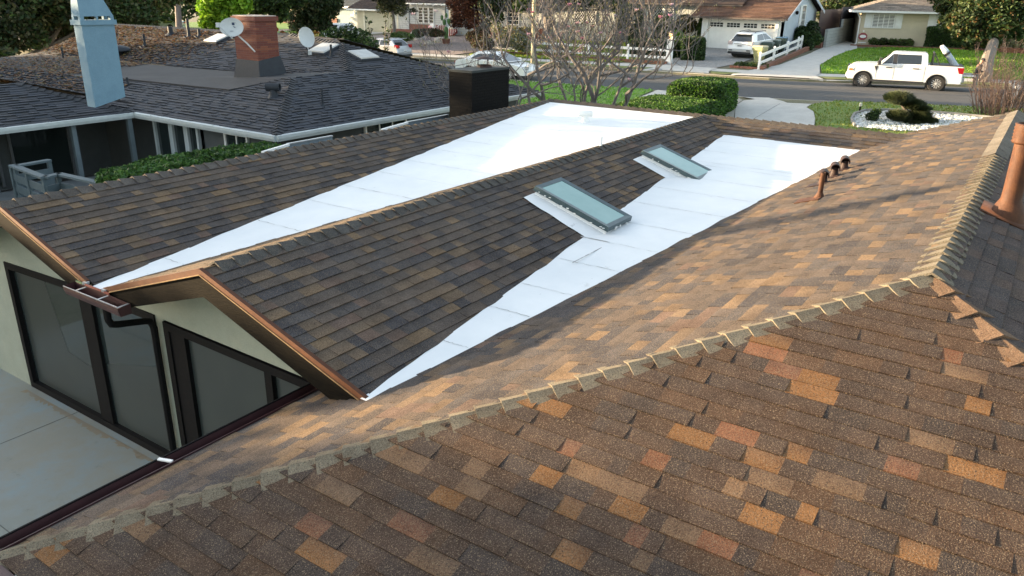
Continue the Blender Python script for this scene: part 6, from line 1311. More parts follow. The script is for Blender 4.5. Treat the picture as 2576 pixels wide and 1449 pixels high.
# fingers: short chains rooted in each palm, curled round the phone
V_l = [Vector(J[k]) for k in ks]; E_l = [(ix[a], ix[b]) for a, b in E_]; R_l = [rd[k] for k in ks]
for hnd, wr, sg in (("l", "lw", 1), ("r", "rw", -1)):
    w0_ = Vector(J[wr]); palm = w0_ + Vector((.075, -.03 * sg, .015)); V_l.append(palm); R_l.append((.035, .018)); pi_ = len(V_l) - 1; E_l.append((ix[wr], pi_))
    for f, (dy, ln_) in enumerate(((.030, .062), (.010, .072), (-.010, .066), (-.028, .052))):
        a_ = palm + Vector((.035, dy, .004)); b_ = a_ + Vector((ln_ * .55, dy * .1 - .01 * sg, .012)); c_ = b_ + Vector((ln_ * .25, -.03 * sg, .02)); n0 = len(V_l); V_l += [a_, b_, c_]; R_l += [.010, .009, .008]; E_l += [(pi_, n0), (n0, n0 + 1), (n0 + 1, n0 + 2)]
    a_ = palm + Vector((.0, -.035 * sg, .01)); b_ = a_ + Vector((.035, -.02 * sg, .025)); n0 = len(V_l); V_l += [a_, b_]; R_l += [.011, .009]; E_l += [(pi_, n0), (n0, n0 + 1)]
skin("body", V_l, E_l, R_l, SKIN, man)
def chain(name, pts, m, extra=None): return skin(name, [p for p, _ in pts], extra or [(i, i + 1) for i in range(len(pts) - 1)], [r for _, r in pts], m, man)
j = lambda k: Vector(J[k])
chain("jacket", [(j("pel") + Vector((0, 0, .02)), (.175, .14)), (j("wst"), (.165, .135)), (j("chs"), (.19, .145)), (j("nk") - Vector((.01, 0, .02)), (.085, .08)), (j("ls"), .085), (j("le"), .066), (j("lw") - Vector((.03, 0, 0)), .048), (j("rs"), .085), (j("re"), .066), (j("rw") - Vector((.03, 0, 0)), .048)], JACK, [(0, 1), (1, 2), (2, 3), (2, 4), (4, 5), (5, 6), (2, 7), (7, 8), (8, 9)])
chain("trousers", [(j("pel") - Vector((0, 0, .02)), (.16, .125)), (j("lh"), .105), (j("lk"), .085), (j("la") + Vector((0, 0, .02)), .07), (j("rh"), .105), (j("rk"), .085), (j("ra") + Vector((0, 0, .02)), .07)], TROU, [(0, 1), (1, 2), (2, 3), (0, 4), (4, 5), (5, 6)])
for a, b in (("la", "lt"), ("ra", "rt")): chain("shoe", [(j(a) - Vector((.05, 0, .04)), .05), (j(b), .045)], SHOE)
mb = MB(); mb.lathe([(.112, .0), (.114, .05), (.095, .10), (.05, .125), (0, .13)], Vector(J["hd"]) + Vector((-.005, 0, .02)), 16, M=Matrix.Rotation(R(18), 3, 'Y')); mb.hexa([Vector(J["hd"]) + Vector(q) for q in ((.08, -.085, .0), (.19, -.055, -.045), (.19, .055, -.045), (.08, .085, .0))], [Vector(J["hd"]) + Vector(q) for q in ((.08, -.085, .012), (.19, -.055, -.035), (.19, .055, -.035), (.08, .085, .012))]); mb.build("cap", JACK, man)
mb = MB(); h_ = Vector(J["hd"])
mb.hexa([h_ + Vector(q) for q in ((.085, -.016, -.035), (.118, -.012, -.045), (.118, .012, -.045), (.085, .016, -.035))], [h_ + Vector(q) for q in ((.09, -.008, .0), (.10, -.006, .0), (.10, .006, .0), (.09, .008, .0))])
for sg in (1, -1): mb.hexa([h_ + Vector((-.01 + a, sg * .083, b)) for a, b in ((-.02, -.03), (.02, -.03), (.02, .025), (-.02, .025))], [h_ + Vector((-.01 + a, sg * .10, b)) for a, b in ((-.02, -.03), (.012, -.03), (.012, .025), (-.02, .025))])
mb.build("face_features", SKIN, man)
mb = MB()
for sg in (1, -1): mb.box(h_ + Vector((.092, sg * .034, .0)), (.012, .022, .010))
mb.box(h_ + Vector((.095, 0, -.068)), (.012, .045, .007)); mb.build("eyes_and_mouth", mat("dark_features", (.06, .025, .02), None, 9, .6), man)
mb = MB(); mb.box((.40, 0, 1.16), (.075, .15, .012)); ph = mb.build("phone", TRIM, None, M=man.matrix_basis); tag(ph, "dark phone held by the man at the truck", "phone")
# ------------------------------------------------------------------ vegetation
BARK = mat("grey_bark", (.17, .145, .12), (.09, .075, .065), 9, .9, bmp=.6, stretch=(1, 1, .25)); BARKL = mat("pale_bark", (.21, .175, .135), (.12, .10, .085), 7, .9, bmp=.5, stretch=(1, 1, .3)); TWIG = mat("magnolia_bark", (.150, .135, .128), (.095, .085, .082), 9, .85); TWIGR = mat("reddish_twig", (.13, .085, .07), (.09, .06, .05), 9, .85)
G_DARK = [(.022, .045, .014), (.030, .060, .018), (.040, .075, .020), (.018, .036, .013), (.055, .085, .022)]
G_OLIV = [(.050, .058, .022), (.070, .075, .028), (.040, .045, .018), (.085, .080, .032)]
G_BRIG = [(.12, .24, .012), (.16, .30, .018), (.09, .19, .012), (.20, .32, .025)]
G_MID = [(.045, .09, .020), (.060, .115, .024), (.036, .070, .018), (.080, .13, .030)]
G_MAG = [(.030, .055, .018), (.045, .075, .020), (.060, .085, .022), (.09, .11, .03), (.020, .040, .015), (.026, .05, .016), (.035, .06, .02), (.05, .08, .022), (.022, .042, .014), (.13, .075, .025)]
G_HEDGE = [(.035, .085, .018), (.050, .115, .022), (.028, .068, .016), (.075, .14, .028)]
G_RED = [(.10, .035, .022), (.14, .05, .028), (.075, .030, .020), (.19, .07, .03), (.06, .035, .022)]
G_ORNG = [(.30, .085, .022), (.36, .12, .03), (.24, .06, .02), (.12, .09, .03)]
G_YEL = [(.32, .21, .03), (.38, .25, .04), (.22, .16, .03), (.10, .12, .03)]
def leaf(mb, p, s, rng, col, asp=.55, up=.35):
    a = Vector((rng.gauss(0, 1), rng.gauss(0, 1), rng.gauss(0, 1) * .7)).normalized(); n = Vector((rng.gauss(0, 1), rng.gauss(0, 1), rng.gauss(0, 1) + up)).normalized(); b = n.cross(a)
    if b.length < .05: b = a.orthogonal()
    b.normalize(); j = 1 + rng.uniform(-.22, .22); mb.face([p - a * s, p + b * s * asp, p + a * s, p - b * s * asp], 0, (col[0] * j, col[1] * j, col[2] * j))
def clump(mb, c, r, n, s, pal, rng, flat=.8, shell=.5):
    r = (r, r, r * flat) if not isinstance(r, tuple) else r; tone = rng.uniform(.62, 1.35)
    subs = [(Vector((rng.gauss(0, 1), rng.gauss(0, 1), rng.gauss(0, 1))).normalized(), rng.uniform(.6, 1.4)) for _ in range(7)]
    for _ in range(n):
        d = Vector((rng.gauss(0, 1), rng.gauss(0, 1), rng.gauss(0, 1))).normalized(); k = max(subs, key=lambda q: q[0].dot(d)); rr = (shell + (1 - shell) * rng.random() ** .6) * (1 + .22 * (k[0].dot(d) - .75)) 
        p = Vector(c) + Vector((d.x * r[0], d.y * r[1], d.z * r[2])) * rr; col = rng.choice(pal); t = tone * (.75 + .5 * (k[1] - .6) / .8) ; leaf(mb, p, s * rng.uniform(.6, 1.3), rng, tuple(e * t for e in col))
def tree(name, label, base, clumps, pal, n, s, tr=.18, bark=None, seed=1, group=None, flat=.8, shell=.5, trunk_top=None, cat="tree", limbs=True, lean=None):
    rng = random.Random(seed); base = Vector(base); root = thing(name, label, cat, base, 0, group); mb = MB(); tot = sum((c[1] if not isinstance(c[1], tuple) else c[1][0]) ** 2 for c in clumps)
    for c, r in clumps: r0 = r if not isinstance(r, tuple) else r[0]; clump(mb, c, r, max(30, int(n * r0 * r0 / tot)), s, pal, rng, flat, shell)
    part(mb, "crown", LEAF, root)
    if tr:
        cen = sum((Vector(c) for c, _ in clumps), Vector()) / len(clumps); top = Vector(trunk_top) if trunk_top is not None else Vector((base.x * .6 + cen.x * .4, base.y * .6 + cen.y * .4, base.z + (cen.z - base.z) * .55))
        mb = MB(); m1 = base.lerp(top, .5) + (Vector(lean) if lean else Vector((rng.uniform(-.1, .1), rng.uniform(-.1, .1), 0))); mb.path([base - Vector((0, 0, .2)), base + Vector((0, 0, .12)), m1, top], [tr * 1.5, tr * 1.15, tr * .9, tr * .78], 10)
        if limbs:
            for c, r in clumps:
                c = Vector(c); q = top.lerp(c, .5) + Vector((rng.uniform(-.2, .2), rng.uniform(-.2, .2), -.15)); mb.path([top - (top - m1) * .08, q, c], [tr * .5, tr * .3, tr * .1], 6)
        part(mb, "trunk", bark or BARK, root)
    return root
PX = lambda *l: [(DP(x, y, d), r) for x, y, d, r in l]
GB = lambda x, y, d: (lambda p: Vector((p.x, p.y, gz(p.x, p.y) + Z0)))(DP(x, y, d))
# large dark tree over the slate roof, left
tree("shade_tree", "large dark green tree overhanging the leaf strewn slate roof, top left", GB(60, 110, 45), PX((-70, -10, 44, 2.4), (30, 0, 43, 2.3), (120, 25, 45, 2.0), (30, 75, 42, 1.5), (-40, 100, 41, 1.5), (5, 150, 40, .9), (200, 10, 44, 1.9), (290, 25, 46, 1.7), (345, 45, 46, 1.2), (160, 70, 46, .9), (80, -90, 44, 2.4), (220, -80, 45, 2.4), (370, -10, 47, 1.6), (310, 72, 46, .75), (375, 70, 47, .7), (420, -30, 48, 1.3), (265, 55, 45, 1.0), (215, 62, 45, .7), (90, 95, 43, .75)), G_OLIV + G_DARK, 30000, .15, .35, seed=3, shell=.35)
# unseen trees added beyond the left edge to shade the slate roof and patio
for k, (u, v, zc, r, n) in enumerate(((0, 41, -1.2, 3.0, 1600), (4, 41.5, -1.1, 3.1, 1700), (8, 42, -1.0, 3.1, 1700), (12, 43, -.3, 3.2, 1700), (-9.8, 31, -.8, 2.6, 1300), (-7.2, 31.5, .1, 1.6, 500), (-4.0, 31, -1.5, 1.8, 1200), (-1.6, 31.5, -1.5, 1.8, 1200))):
    b = V(u, v, -5.95); c = V(u, v, zc); tree("unseen_shade_tree", "broad green tree added beyond the left edge to shade the patio and slate roof", b, [(c, (r, r, r * 1.05)), (c + Vector((r * .5, r * .3, -.6)), r * .7), (c + Vector((-r * .5, .2, .2)), r * .7), (c + Vector((.2, -r * .4, -1.2)), r * .7)], G_DARK, n * 4, .24, .25, seed=40 + k, group="unseen trees added beyond the left edge for shade", shell=.2)
cyp = V(.9, 31, -5.95); tree("unseen_cypress", "slim dark cypress added beyond the left edge to cast a streak of shade", cyp, [(V(.9, 31, -3.0 + 1.05 * k), (.55 - .07 * k, .55 - .07 * k, .95)) for k in range(5)], G_DARK, 2500, .14, .09, seed=55, limbs=False)  # unseen cypress added to throw a streak of shade on the roof
# eucalyptus trunk and bright shrubs behind the ridge
b = GB(449, 90, 60); tree("gum_tree", "tall tree with a bare grey forked trunk rising behind the slate roof ridge", b, PX((430, -40, 60, 1.8), (490, -60, 60, 2.0), (395, -30, 60, 1.3), (470, -10, 61, .8)), G_DARK + G_OLIV, 5000, .18, .27, bark=mat("gum_bark", (.22, .18, .16), (.15, .125, .115), 5, .9, stretch=(1, 1, .3)), seed=4, trunk_top=DP(447, 8, 60), limbs=True)
tree("bright_tree", "vivid yellow green leafy tree just left of the brick chimney", GB(560, 95, 52), PX((545, 20, 52, 1.25), (575, 50, 52, 1.0), (530, 60, 52, .75), (590, 10, 52, 1.1), (560, -30, 52, 1.3), (600, 60, 53, .8)), G_BRIG, 9000, .16, .15, seed=5, shell=.35)
tree("dark_tree", "dense dark green tree above the brick chimney", GB(660, 70, 56), PX((640, 5, 56, 1.3), (690, -5, 56, 1.4), (620, -40, 56, 1.6), (700, 35, 57, .8), (735, -10, 57, 1.1)), G_MID + G_DARK, 8000, .17, .2, seed=6, shell=.35)
for k, (x, y, d, h, lab) in enumerate(((692, 75, 55, 2.0, "tall orange red leaved shrub right of the brick chimney"), (712, 82, 55, 1.7, "orange red shrub by the pink garden path, second from the brick chimney"), (728, 85, 57, 1.3, "slim orange red shrub farthest from the brick chimney"))):
    b = GB(x, y + 12, d); tree("orange_shrub", lab, b, [(b + Vector((0, 0, h * t)), .32 - .1 * t) for t in (.25, .5, .75, 1.0)], G_ORNG, 1500, .10, .05, seed=60 + k, group="orange shrubs by the garden path", cat="shrub", limbs=False)
tree("drooping_tree", "dark drooping tree in front of the blue grey house", GB(782, 78, 66), PX((770, 10, 64, 1.6), (810, 20, 65, 1.5), (745, 45, 64, 1.0), (790, 50, 65, 1.3), (830, 5, 65, 1.3), (770, -40, 64, 1.8), (750, 75, 64, .8), (815, 62, 66, .8), (840, -30, 66, 1.4)), G_DARK + G_OLIV[:2], 13000, .14, .2, seed=7, shell=.3)
for k, (x, y, t, lab) in enumerate(((762, 75, 5, "low green bush under the dark drooping tree, left of the path's bend"), (735, 70, 6, "round green bush beside the pink path"))):
    b = GB(x, y + 8, 60); tree("garden_bush", lab, b, [(b + Vector((0, 0, .6)), .9), (b + Vector((.4, -.6, .5)), .7)], G_MID, 2500, .13, .05, seed=70 + k, cat="shrub")
for k, (x, d, h) in enumerate(((780, 47, 1.5), (800, 47, 1.9), (822, 46, 1.7), (842, 46, 2.2), (862, 45.5, 2.0), (884, 45, 2.2), (900, 45, 1.9), (918, 44, 1.6), (935, 43, 1.25))):
    b = GB(x, 128, d); zt_ = DP(x, (112, 92, 84, 72, 74, 66, 76, 82, 98)[k], d).z; h = zt_ - b.z
    lab = ("leftmost", "second", "third", "fourth", "fifth", "sixth", "seventh", "eighth", "rightmost")[k] + " from the left" if 0 < k < 8 else ("leftmost" if k == 0 else "rightmost")
    tree("podocarpus_shrub", "feathery upright %s shrub in the row behind the slate roof, %s" % ("golden tipped" if k < 2 else "dark green", lab), b, [(b + Vector((0, 0, h * t)), (.52 - .3 * max(0, t - .5), .52 - .3 * max(0, t - .5), h * .2)) for t in (.15, .35, .55, .72, .88)], (G_YEL if k == 0 else G_OLIV + G_YEL[3:] if k == 1 else G_DARK + G_MID[:2]), 2200, .085, .03, seed=80 + k, group="upright shrubs along the driveway edge", cat="shrub", limbs=False)
    if k in (4, 5, 6): mb = MB(); mb.tube(b + Vector((-.5, -.3, 0)), b + Vector((-.5, -.3, h * .75)), .03, n=6); tag(mb.build("garden_stake", mat("pale_stake", (.40, .33, .20), None, 5, .8)), "pale wooden stake among the dark upright shrubs", "stake", "stakes among the upright shrubs")
tree("flower_bush", "low yellow and orange leaved bush in front of the white car's nose", GB(770, 104, 52), PX((765, 95, 52, .55), (785, 96, 52, .6), (800, 98, 52, .5)), G_YEL + G_ORNG[:2], 1800, .09, .04, seed=91, cat="shrub")
# young tree with sparse leaves, tree at the white garage
def sparse_tree(name, label, base, h, spread, nb, leaves, pal, s, seed, tw=.035, m=None, cat="tree"):
    rng = random.Random(seed); base = Vector(base); root = thing(name, label, cat, base); mb = MB(); lb = MB()
    for k in range(nb):
        a = rng.random() * 6.28; p = base + Vector((math.cos(a) * .08, math.sin(a) * .08, 0)); pts = [p]; d = Vector((math.cos(a) * spread, math.sin(a) * spread, 1)).normalized()
        for t in range(5): d = (d + Vector((rng.uniform(-.15, .15), rng.uniform(-.15, .15), .08))).normalized(); pts.append(pts[-1] + d * h * rng.uniform(.16, .23))
        mb.path(pts, [tw * (1 - .17 * i) for i in range(6)], 5)
        for i in range(2, 6):
            for _ in range(2):
                e = (d + Vector((rng.uniform(-1, 1), rng.uniform(-1, 1), rng.uniform(0, .7)))).normalized() * h * rng.uniform(.06, .16); q = pts[i]; mb.path([q, q + e * .5, q + e + Vector((0, 0, .05))], [tw * .35, tw * .25, tw * .12], 4)
                for _ in range(leaves): leaf(lb, q + e * rng.random() + Vector((rng.gauss(0, .06), rng.gauss(0, .06), rng.gauss(0, .06))), s * rng.uniform(.6, 1.2), rng, rng.choice(pal))
    part(mb, "branches", m or BARK, root); part(lb, "leaves", LEAF, root); return root
sparse_tree("young_tree", "thin young tree with sparse long leaves in front of the cream garage door", GB(958, 128, 47), 3.2, .28, 6, 4, G_DARK + G_OLIV, .10, 12)
tree("street_tree", "olive crowned tree with a straight grey trunk before the cream garage", GB(989, 92, 66), PX((985, -5, 66, 1.35), (1005, 20, 66, .8), (968, 18, 66, .8), (985, -50, 66, 1.7), (1020, -25, 66, 1.1), (952, -20, 66, 1.1), (1040, 28, 66, .35)), G_OLIV, 8000, .11, .16, seed=14, shell=.3, trunk_top=DP(988, 30, 66))
tree("red_maple", "rusty red brown leaved tree over the red porch steps", GB(1198, 92, 66), PX((1160, 30, 66, 1.1), (1185, 10, 66, 1.2), (1150, 55, 66, .75), (1195, 50, 66, .9), (1170, -25, 66, 1.4), (1210, 25, 66, 1.0), (1140, 10, 66, .8), (1220, -10, 66, 1.1), (1180, 66, 66, .4)), G_RED, 15000, .085, .14, seed=15, shell=.2, trunk_top=DP(1196, 55, 66))
tree("broadleaf_tree", "green and bronze leaved tree right of the rusty red one", GB(1240, 95, 64), PX((1235, 15, 64, 1.1), (1265, 5, 64, 1.0), (1250, 45, 64, .65), (1225, 60, 64, .5), (1285, 0, 64, .8), (1240, -35, 64, 1.4), (1290, -40, 64, 1.4)), G_MAG, 5500, .13, .12, seed=16, shell=.4)
# big dark trunk on the grey house's lawn, crown along the top edge
b = GB(1389, 122, 58); rt = tree("lawn_tree", "old dark trunked tree leaning over the sunny lawn of the grey house", b, PX((1330, -25, 58, 1.2), (1400, -30, 58, 1.5), (1470, -15, 58, 1.3), (1530, 0, 58, 1.1), (1560, 25, 59, .5), (1430, 5, 58, .6), (1310, 15, 58, .6), (1500, -50, 58, 1.8)), G_DARK + G_MAG[2:4], 6000, .15, .36, seed=17, trunk_top=DP(1372, 15, 58))
tree("roof_tree", "grey trunk passing in front of the grey house's lattice windows", GB(1612, 90, 62), PX((1610, -70, 62, 1.6), (1640, -80, 62, 1.5)), G_DARK, 1500, .16, .2, seed=18, trunk_top=DP(1618, -20, 62))
# shrubs at the grey house
for k, (x, y, d, r, pal, lab) in enumerate(((1582, 50, 60, (1.05, 1.05, 1.15), G_DARK, "tall clipped dark green shrub between the two lattice windows"), (1668, 66, 61, (.95, .95, .95), G_MID + G_YEL[3:], "rounded sunlit shrub under the right lattice window"), (1725, 60, 61.5, (1.2, .8, .7), G_OLIV + G_YEL[2:], "golden green spreading shrub beside the ramp rails"), (1762, 75, 61.5, (.2, .26, 1.2), G_MID + G_YEL[3:], "narrow upright shrub against the garage corner"), (1702, 88, 60, (.5, .5, .35), G_BRIG, "low yellow green flowering bush by the ramp"), (1655, 94, 59, (.55, .55, .35), G_OLIV, "low dull green bush on the lawn's edge"), (1605, 92, 59, (.8, .8, .5), G_DARK, "low dark bush beneath the tall clipped shrub"))):
    c = DP(x, y, d); b = Vector((c.x, c.y, gz(c.x, c.y) + Z0)); tree("house_shrub", lab, b, [(c, r), (c + Vector((.1, .3, -r[2] * .4)), tuple(e * .7 for e in r))], pal, 3600, .085, .06, seed=100 + k, cat="shrub", shell=.7)
for k, (x, y, d, r, pal, lab) in enumerate(((1052, 84, 66, (.5, .6, .35), G_DARK, "dark spiky bush at the white house's corner"), (1010, 92, 64, (.6, 1.3, .4), G_MID + G_YEL[3:], "low yellow green bushes at the edge of the pebble yard"), (1085, 82, 64.5, (.4, 1.5, .35), G_OLIV + G_RED[:1], "low dark planting along the red brick base"))):
    c = DP(x, y, d); b = Vector((c.x, c.y, gz(c.x, c.y) + Z0)); tree("house_shrub", lab, b, [(c, r)], pal, 1700, .08, 0, seed=115 + k, cat="shrub", shell=.5)
# cactus like plant, rocks
cb = GB(1122, 90, 66); ct = thing("prickly_pear", "tall green paddle cactus in a pot beside the porch steps", "cactus", cb)
mb = MB(); GRN = mat("cactus_green", (.07, .16, .04), (.05, .11, .03), 6, .6)
for (a, z, w_, h_) in ((0, .9, .42, 1.1), (.12, 1.75, .32, .5), (-.22, 1.85, .30, .45), (.30, 2.1, .24, .45), (-.05, 2.3, .22, .4)): mb.lathe([(0, -h_ / 2), (w_ * .35, -h_ * .45), (w_ * .5, 0), (w_ * .42, h_ * .35), (0, h_ / 2)], cb + Vector((0, a * 1.4, z)), 8)
part(mb, "paddles", GRN, ct); mb = MB(); mb.lathe([(.28, 0), (.36, .42), (.30, .42), (.28, .36)], cb, 12); part(mb, "pot", mat("terracotta", (.20, .085, .055), None, 5, .8), ct)
def rock(label, c, s, m, seed, group=None):
    rng = random.Random(seed); bm = bmesh.new(); bmesh.ops.create_icosphere(bm, subdivisions=3, radius=1)
    for v in bm.verts: n = mnoise.noise(v.co * 1.3 + Vector((seed, 0, 0))) * .5 + mnoise.noise(v.co * 3.1 + Vector((0, seed, 0))) * .2; v.co *= 1 + n; v.co = Vector((v.co.x * s[0], v.co.y * s[1], v.co.z * s[2]))
    me = bpy.data.meshes.new("rock"); bm.to_mesh(me); bm.free(); me.materials.append(m); o = bpy.data.objects.new("rock", me); COL.objects.link(o); o.location = Vector(c); tag(o, label, "rock", group); return o
ROCK = mat("pale_rock", (.46, .43, .38), (.24, .23, .21), 3, .9, bmp=.5); WROCK = mat("whitish_rock", (.62, .56, .48), (.45, .40, .34), 3, .9, bmp=.4)
rock("large grey mottled boulder at the top of the pebble yard", GT(1045, 100) + Vector((0, 0, .2)), (.7, .85, .5), ROCK, 3); rock("flat whitish rock on the pebbles, left of its pair", GT(1079, 112) + Vector((0, 0, .1)), (.3, .5, .22), WROCK, 5); rock("angular whitish rock on the pebbles, right of its pair", GT(1106, 108) + Vector((0, 0, .18)), (.3, .5, .36), WROCK, 7)
# magnolias with bare branches, buds and pink flowers
def magnolia(label, base, stems, seed, flowers, lmin, group="bare magnolia trees in the front lawn"):
    rng = random.Random(seed); base = Vector(base); root = thing("magnolia_tree", label, "tree", base, 0, group); mb = MB(); lb = MB(); tips = []
    BUD = [(.26, .25, .13), (.34, .31, .17), (.20, .19, .09), (.16, .19, .06)]; LF = [(.07, .08, .04), (.10, .08, .05), (.05, .06, .03)]
    def grow(p, d, r, L, lev):
        pts = [p]; n = 4 if lev < 3 else 3; bend = Vector((rng.uniform(-.5, .5), rng.uniform(-.5, .5), rng.uniform(-.1, .3)))
        for i in range(n): d = (d + bend * .28 + Vector((rng.gauss(0, .14), rng.gauss(0, .14), rng.gauss(.06, .12)))).normalized(); pts.append(pts[-1] + d * L / n)
        mb.path(pts, [r * (1 - .45 * i / n) for i in range(n + 1)], 7 if lev < 2 else 4 if lev < 4 else 3)
        if lev >= 5 or r < .005: tips.append((pts[-1], d)); return
        for i in range(1 if lev > 1 else 2 if lev else 3, n + 1):
            k = 1 if (i < n or lev >= 4) else 2
            if lev >= 1 and i < n and rng.random() < (.40 if lev < 3 else .68): continue
            for _ in range(k):
                a = Vector((rng.gauss(0, 1), rng.gauss(0, 1), rng.gauss(.28, .6))).normalized(); nd = (d * .75 + a * .8).normalized()
                if lev >= 2: nd = (nd + Vector((0, 0, .35))).normalized()
                grow(pts[i], nd, r * rng.uniform(.48, .66), L * rng.uniform(.55, .8), lev + 1)
    for (off, d, r, L) in stems: grow(base + Vector(off), Vector(d).normalized(), r, L, 0)
    for p, d in tips:
        if rng.random() < .75: q = d + Vector((0, 0, .8)); q.normalize(); s = rng.uniform(.022, .042); sd = q.orthogonal().normalized(); e = q.cross(sd); c = rng.choice(BUD); lb.face([p, p + q * s + sd * s * .4, p + q * s * 2.2, p + q * s - sd * s * .4], 0, c); lb.face([p, p + q * s + e * s * .4, p + q * s * 2.2, p + q * s - e * s * .4], 0, c)
        if rng.random() < .16: leaf(lb, p + Vector((rng.gauss(0, .05),) * 3), .05, rng, rng.choice(LF))
    part(mb, "branches", TWIG, root); part(lb, "buds", LEAF, root)
    pick_ = [t for t in tips if t[0].z > base.z + 1.2]; rng.shuffle(pick_)
    for p, d in pick_[:flowers]:
        fb = MB(); c = rng.choice([(.62, .40, .46), (.70, .52, .56), (.55, .26, .34), (.72, .62, .62)])
        for k in range(8): a = 2 * math.pi * k / 8; o = Vector((math.cos(a), math.sin(a), 0)); t = Vector((-math.sin(a), math.cos(a), 0)); w_ = .05; h_ = rng.uniform(.06, .11); spread = rng.uniform(.05, .09); fb.face([p, p + o * spread * .7 + t * w_ + Vector((0, 0, h_ * .5)), p + o * spread + Vector((0, 0, h_)), p + o * spread * .7 - t * w_ + Vector((0, 0, h_ * .5))], 0, tuple(e * rng.uniform(.8, 1.1) for e in c))
        part(fb, "flower", LEAF, root)
    return root
b1 = DP(1508, 300, 27.5); b1.z = gz(b1.x, b1.y) + Z0; rgt_ = Vector((CR.x, CR.y, 0)).normalized(); fw2 = Vector((CF.x, CF.y, 0)).normalized()
def dirv(x, z, f=0): return rgt_ * x + Vector((0, 0, z)) + fw2 * f
hb = DP(1508, 262, 27.5).z - b1.z
magnolia("right hand spreading magnolia with crooked bare grey limbs and pink flowers", b1, [((0, 0, 0), dirv(-.22, 1, .1), .125, 1.9 + hb * .4), ((.1, -.1, 0), dirv(.55, .85, -.1), .10, 2.3 + hb * .3), ((-.1, .1, 0), dirv(.30, .95, .5), .085, 2.3 + hb * .3), ((0, .1, 0), dirv(-.45, 1, -.3), .07, 2.2)], 211, 22, 0)
b2 = DP(1408, 300, 28.5); b2.z = gz(b2.x, b2.y) + Z0
magnolia("left hand upright magnolia with several grey stems and pink flowers", b2, [((0, 0, 0), dirv(-.35, 1, .1), .10, 2.3 + hb * .3), ((.5, -.6, 0), dirv(.10, 1, .0), .08, 2.2 + hb * .3), ((.3, -.3, 0), dirv(.25, 1, .3), .06, 2.2), ((-.2, .3, 0), dirv(-.75, .9, -.1), .075, 2.4 + hb * .3), ((.5, -.7, 0), dirv(-.15, 1, -.4), .05, 2.1)], 223, 24, 0)
b3 = DP(1262, 330, 27.0); b3.z = gz(b3.x, b3.y) + Z0
magnolia("low leafless magnolia rising behind the black brick chimney", b3, [((0, 0, 0), dirv(-.25, 1, .1), .05, 2.2), ((.1, .1, 0), dirv(.2, 1, 0), .05, 2.4), ((.0, .3, 0), dirv(-.7, .95, .2), .045, 2.1)], 227, 6, 0)
# leafy evergreen bits behind the magnolias
tree("flowering_shrub", "pale flowered grey green bush beside the long white rail fence", GT(1300, 128), PX((1290, 85, 57, .8), (1305, 105, 56, .8), (1270, 100, 57, .7), (1320, 80, 57, .5), (1250, 70, 58, .5), (1320, 118, 56, .5)), [(.12, .14, .06), (.20, .20, .12), (.32, .32, .26), (.07, .09, .04), (.25, .19, .05)], 4200, .09, .06, seed=130, cat="shrub")
tree("bronze_bush", "dull bronze and green bush at the end of the pebble yard", GT(1215, 125), PX((1205, 105, 58, .7), (1225, 112, 57.5, .6), (1190, 92, 59, .6), (1215, 80, 60, .6)), G_RED[4:] + G_OLIV + G_RED[:1], 3500, .08, .05, seed=131, cat="shrub")
# hedges
def hedge(name, label, M_, size, pal, n, s, seed, core=(.012, .024, .008), rnd=.25, group=None, cat="hedge"):
    """M_: base centre (Vector), rz; size (x,y,z)"""
    base, rz = M_; rng = random.Random(seed); root = thing(name, label, cat, base, rz, group); x, y, z = size[0] / 2, size[1] / 2, size[2]; mb = MB(); k = .88
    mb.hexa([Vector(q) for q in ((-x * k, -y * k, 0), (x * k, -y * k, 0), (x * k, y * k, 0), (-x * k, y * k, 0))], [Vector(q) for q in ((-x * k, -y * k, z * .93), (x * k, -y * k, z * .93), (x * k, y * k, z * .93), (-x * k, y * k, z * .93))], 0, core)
    ar = [4 * x * y, 2 * x * z, 2 * x * z, 2 * y * z, 2 * y * z]; tot = sum(ar)
    for _ in range(n):
        t = rng.random() * tot; f = 0
        while t > ar[f]: t -= ar[f]; f += 1
        a, b = rng.uniform(-1, 1), rng.uniform(-1, 1); p = [Vector((a * x, b * y, z)), Vector((a * x, -y, (b + 1) / 2 * z)), Vector((a * x, y, (b + 1) / 2 * z)), Vector((-x, a * y, (b + 1) / 2 * z)), Vector((x, a * y, (b + 1) / 2 * z))][f]
        q = Vector((max(-x + rnd, min(x - rnd, p.x)), max(-y + rnd, min(y - rnd, p.y)), min(z - rnd, p.z))); d = p - q
        if d.length > rnd: p = q + d.normalized() * rnd
        w_ = mnoise.noise(p * 1.1 + Vector((seed, 0, 0))) * .10; p = p + (p - Vector((0, 0, z * .5))).normalized() * (w_ + rng.gauss(0, .022)); c = rng.choice(pal); tn = 1 + .5 * mnoise.noise(p * 1.9 + Vector((0, seed, 0))); leaf(mb, p, s * rng.uniform(.6, 1.3), rng, tuple(e * tn for e in c))
    mb.build("foliage", LEAF, root); return root
hedge("clipped_hedge", "long clipped green hedge in shade between the brown roof and the slate roofed house", (V(10.85, 16.05, -5.95), 0), (4.7, 1.15, 2.28), G_HEDGE, 17000, .062, 140)
h0 = DP(1668, 262, 30.5); hedge("clipped_hedge", "nearer clipped box hedge by the concrete driveway, wider and lower", (Vector((h0.x + .5, h0.y, gz(h0.x, h0.y) + Z0)), R(-2)), (4.2, 3.3, 1.2), G_HEDGE + G_BRIG[2:3], 15000, .06, 141, rnd=.4)
h0 = DP(1768, 226, 34.0); hedge("clipped_hedge", "farther clipped box hedge next to the street, rounded and taller", (Vector((h0.x, h0.y, gz(h0.x, h0.y) + Z0)), R(5)), (3.4, 2.4, 1.35), G_HEDGE + G_BRIG[2:3], 12000, .06, 142, rnd=.45)
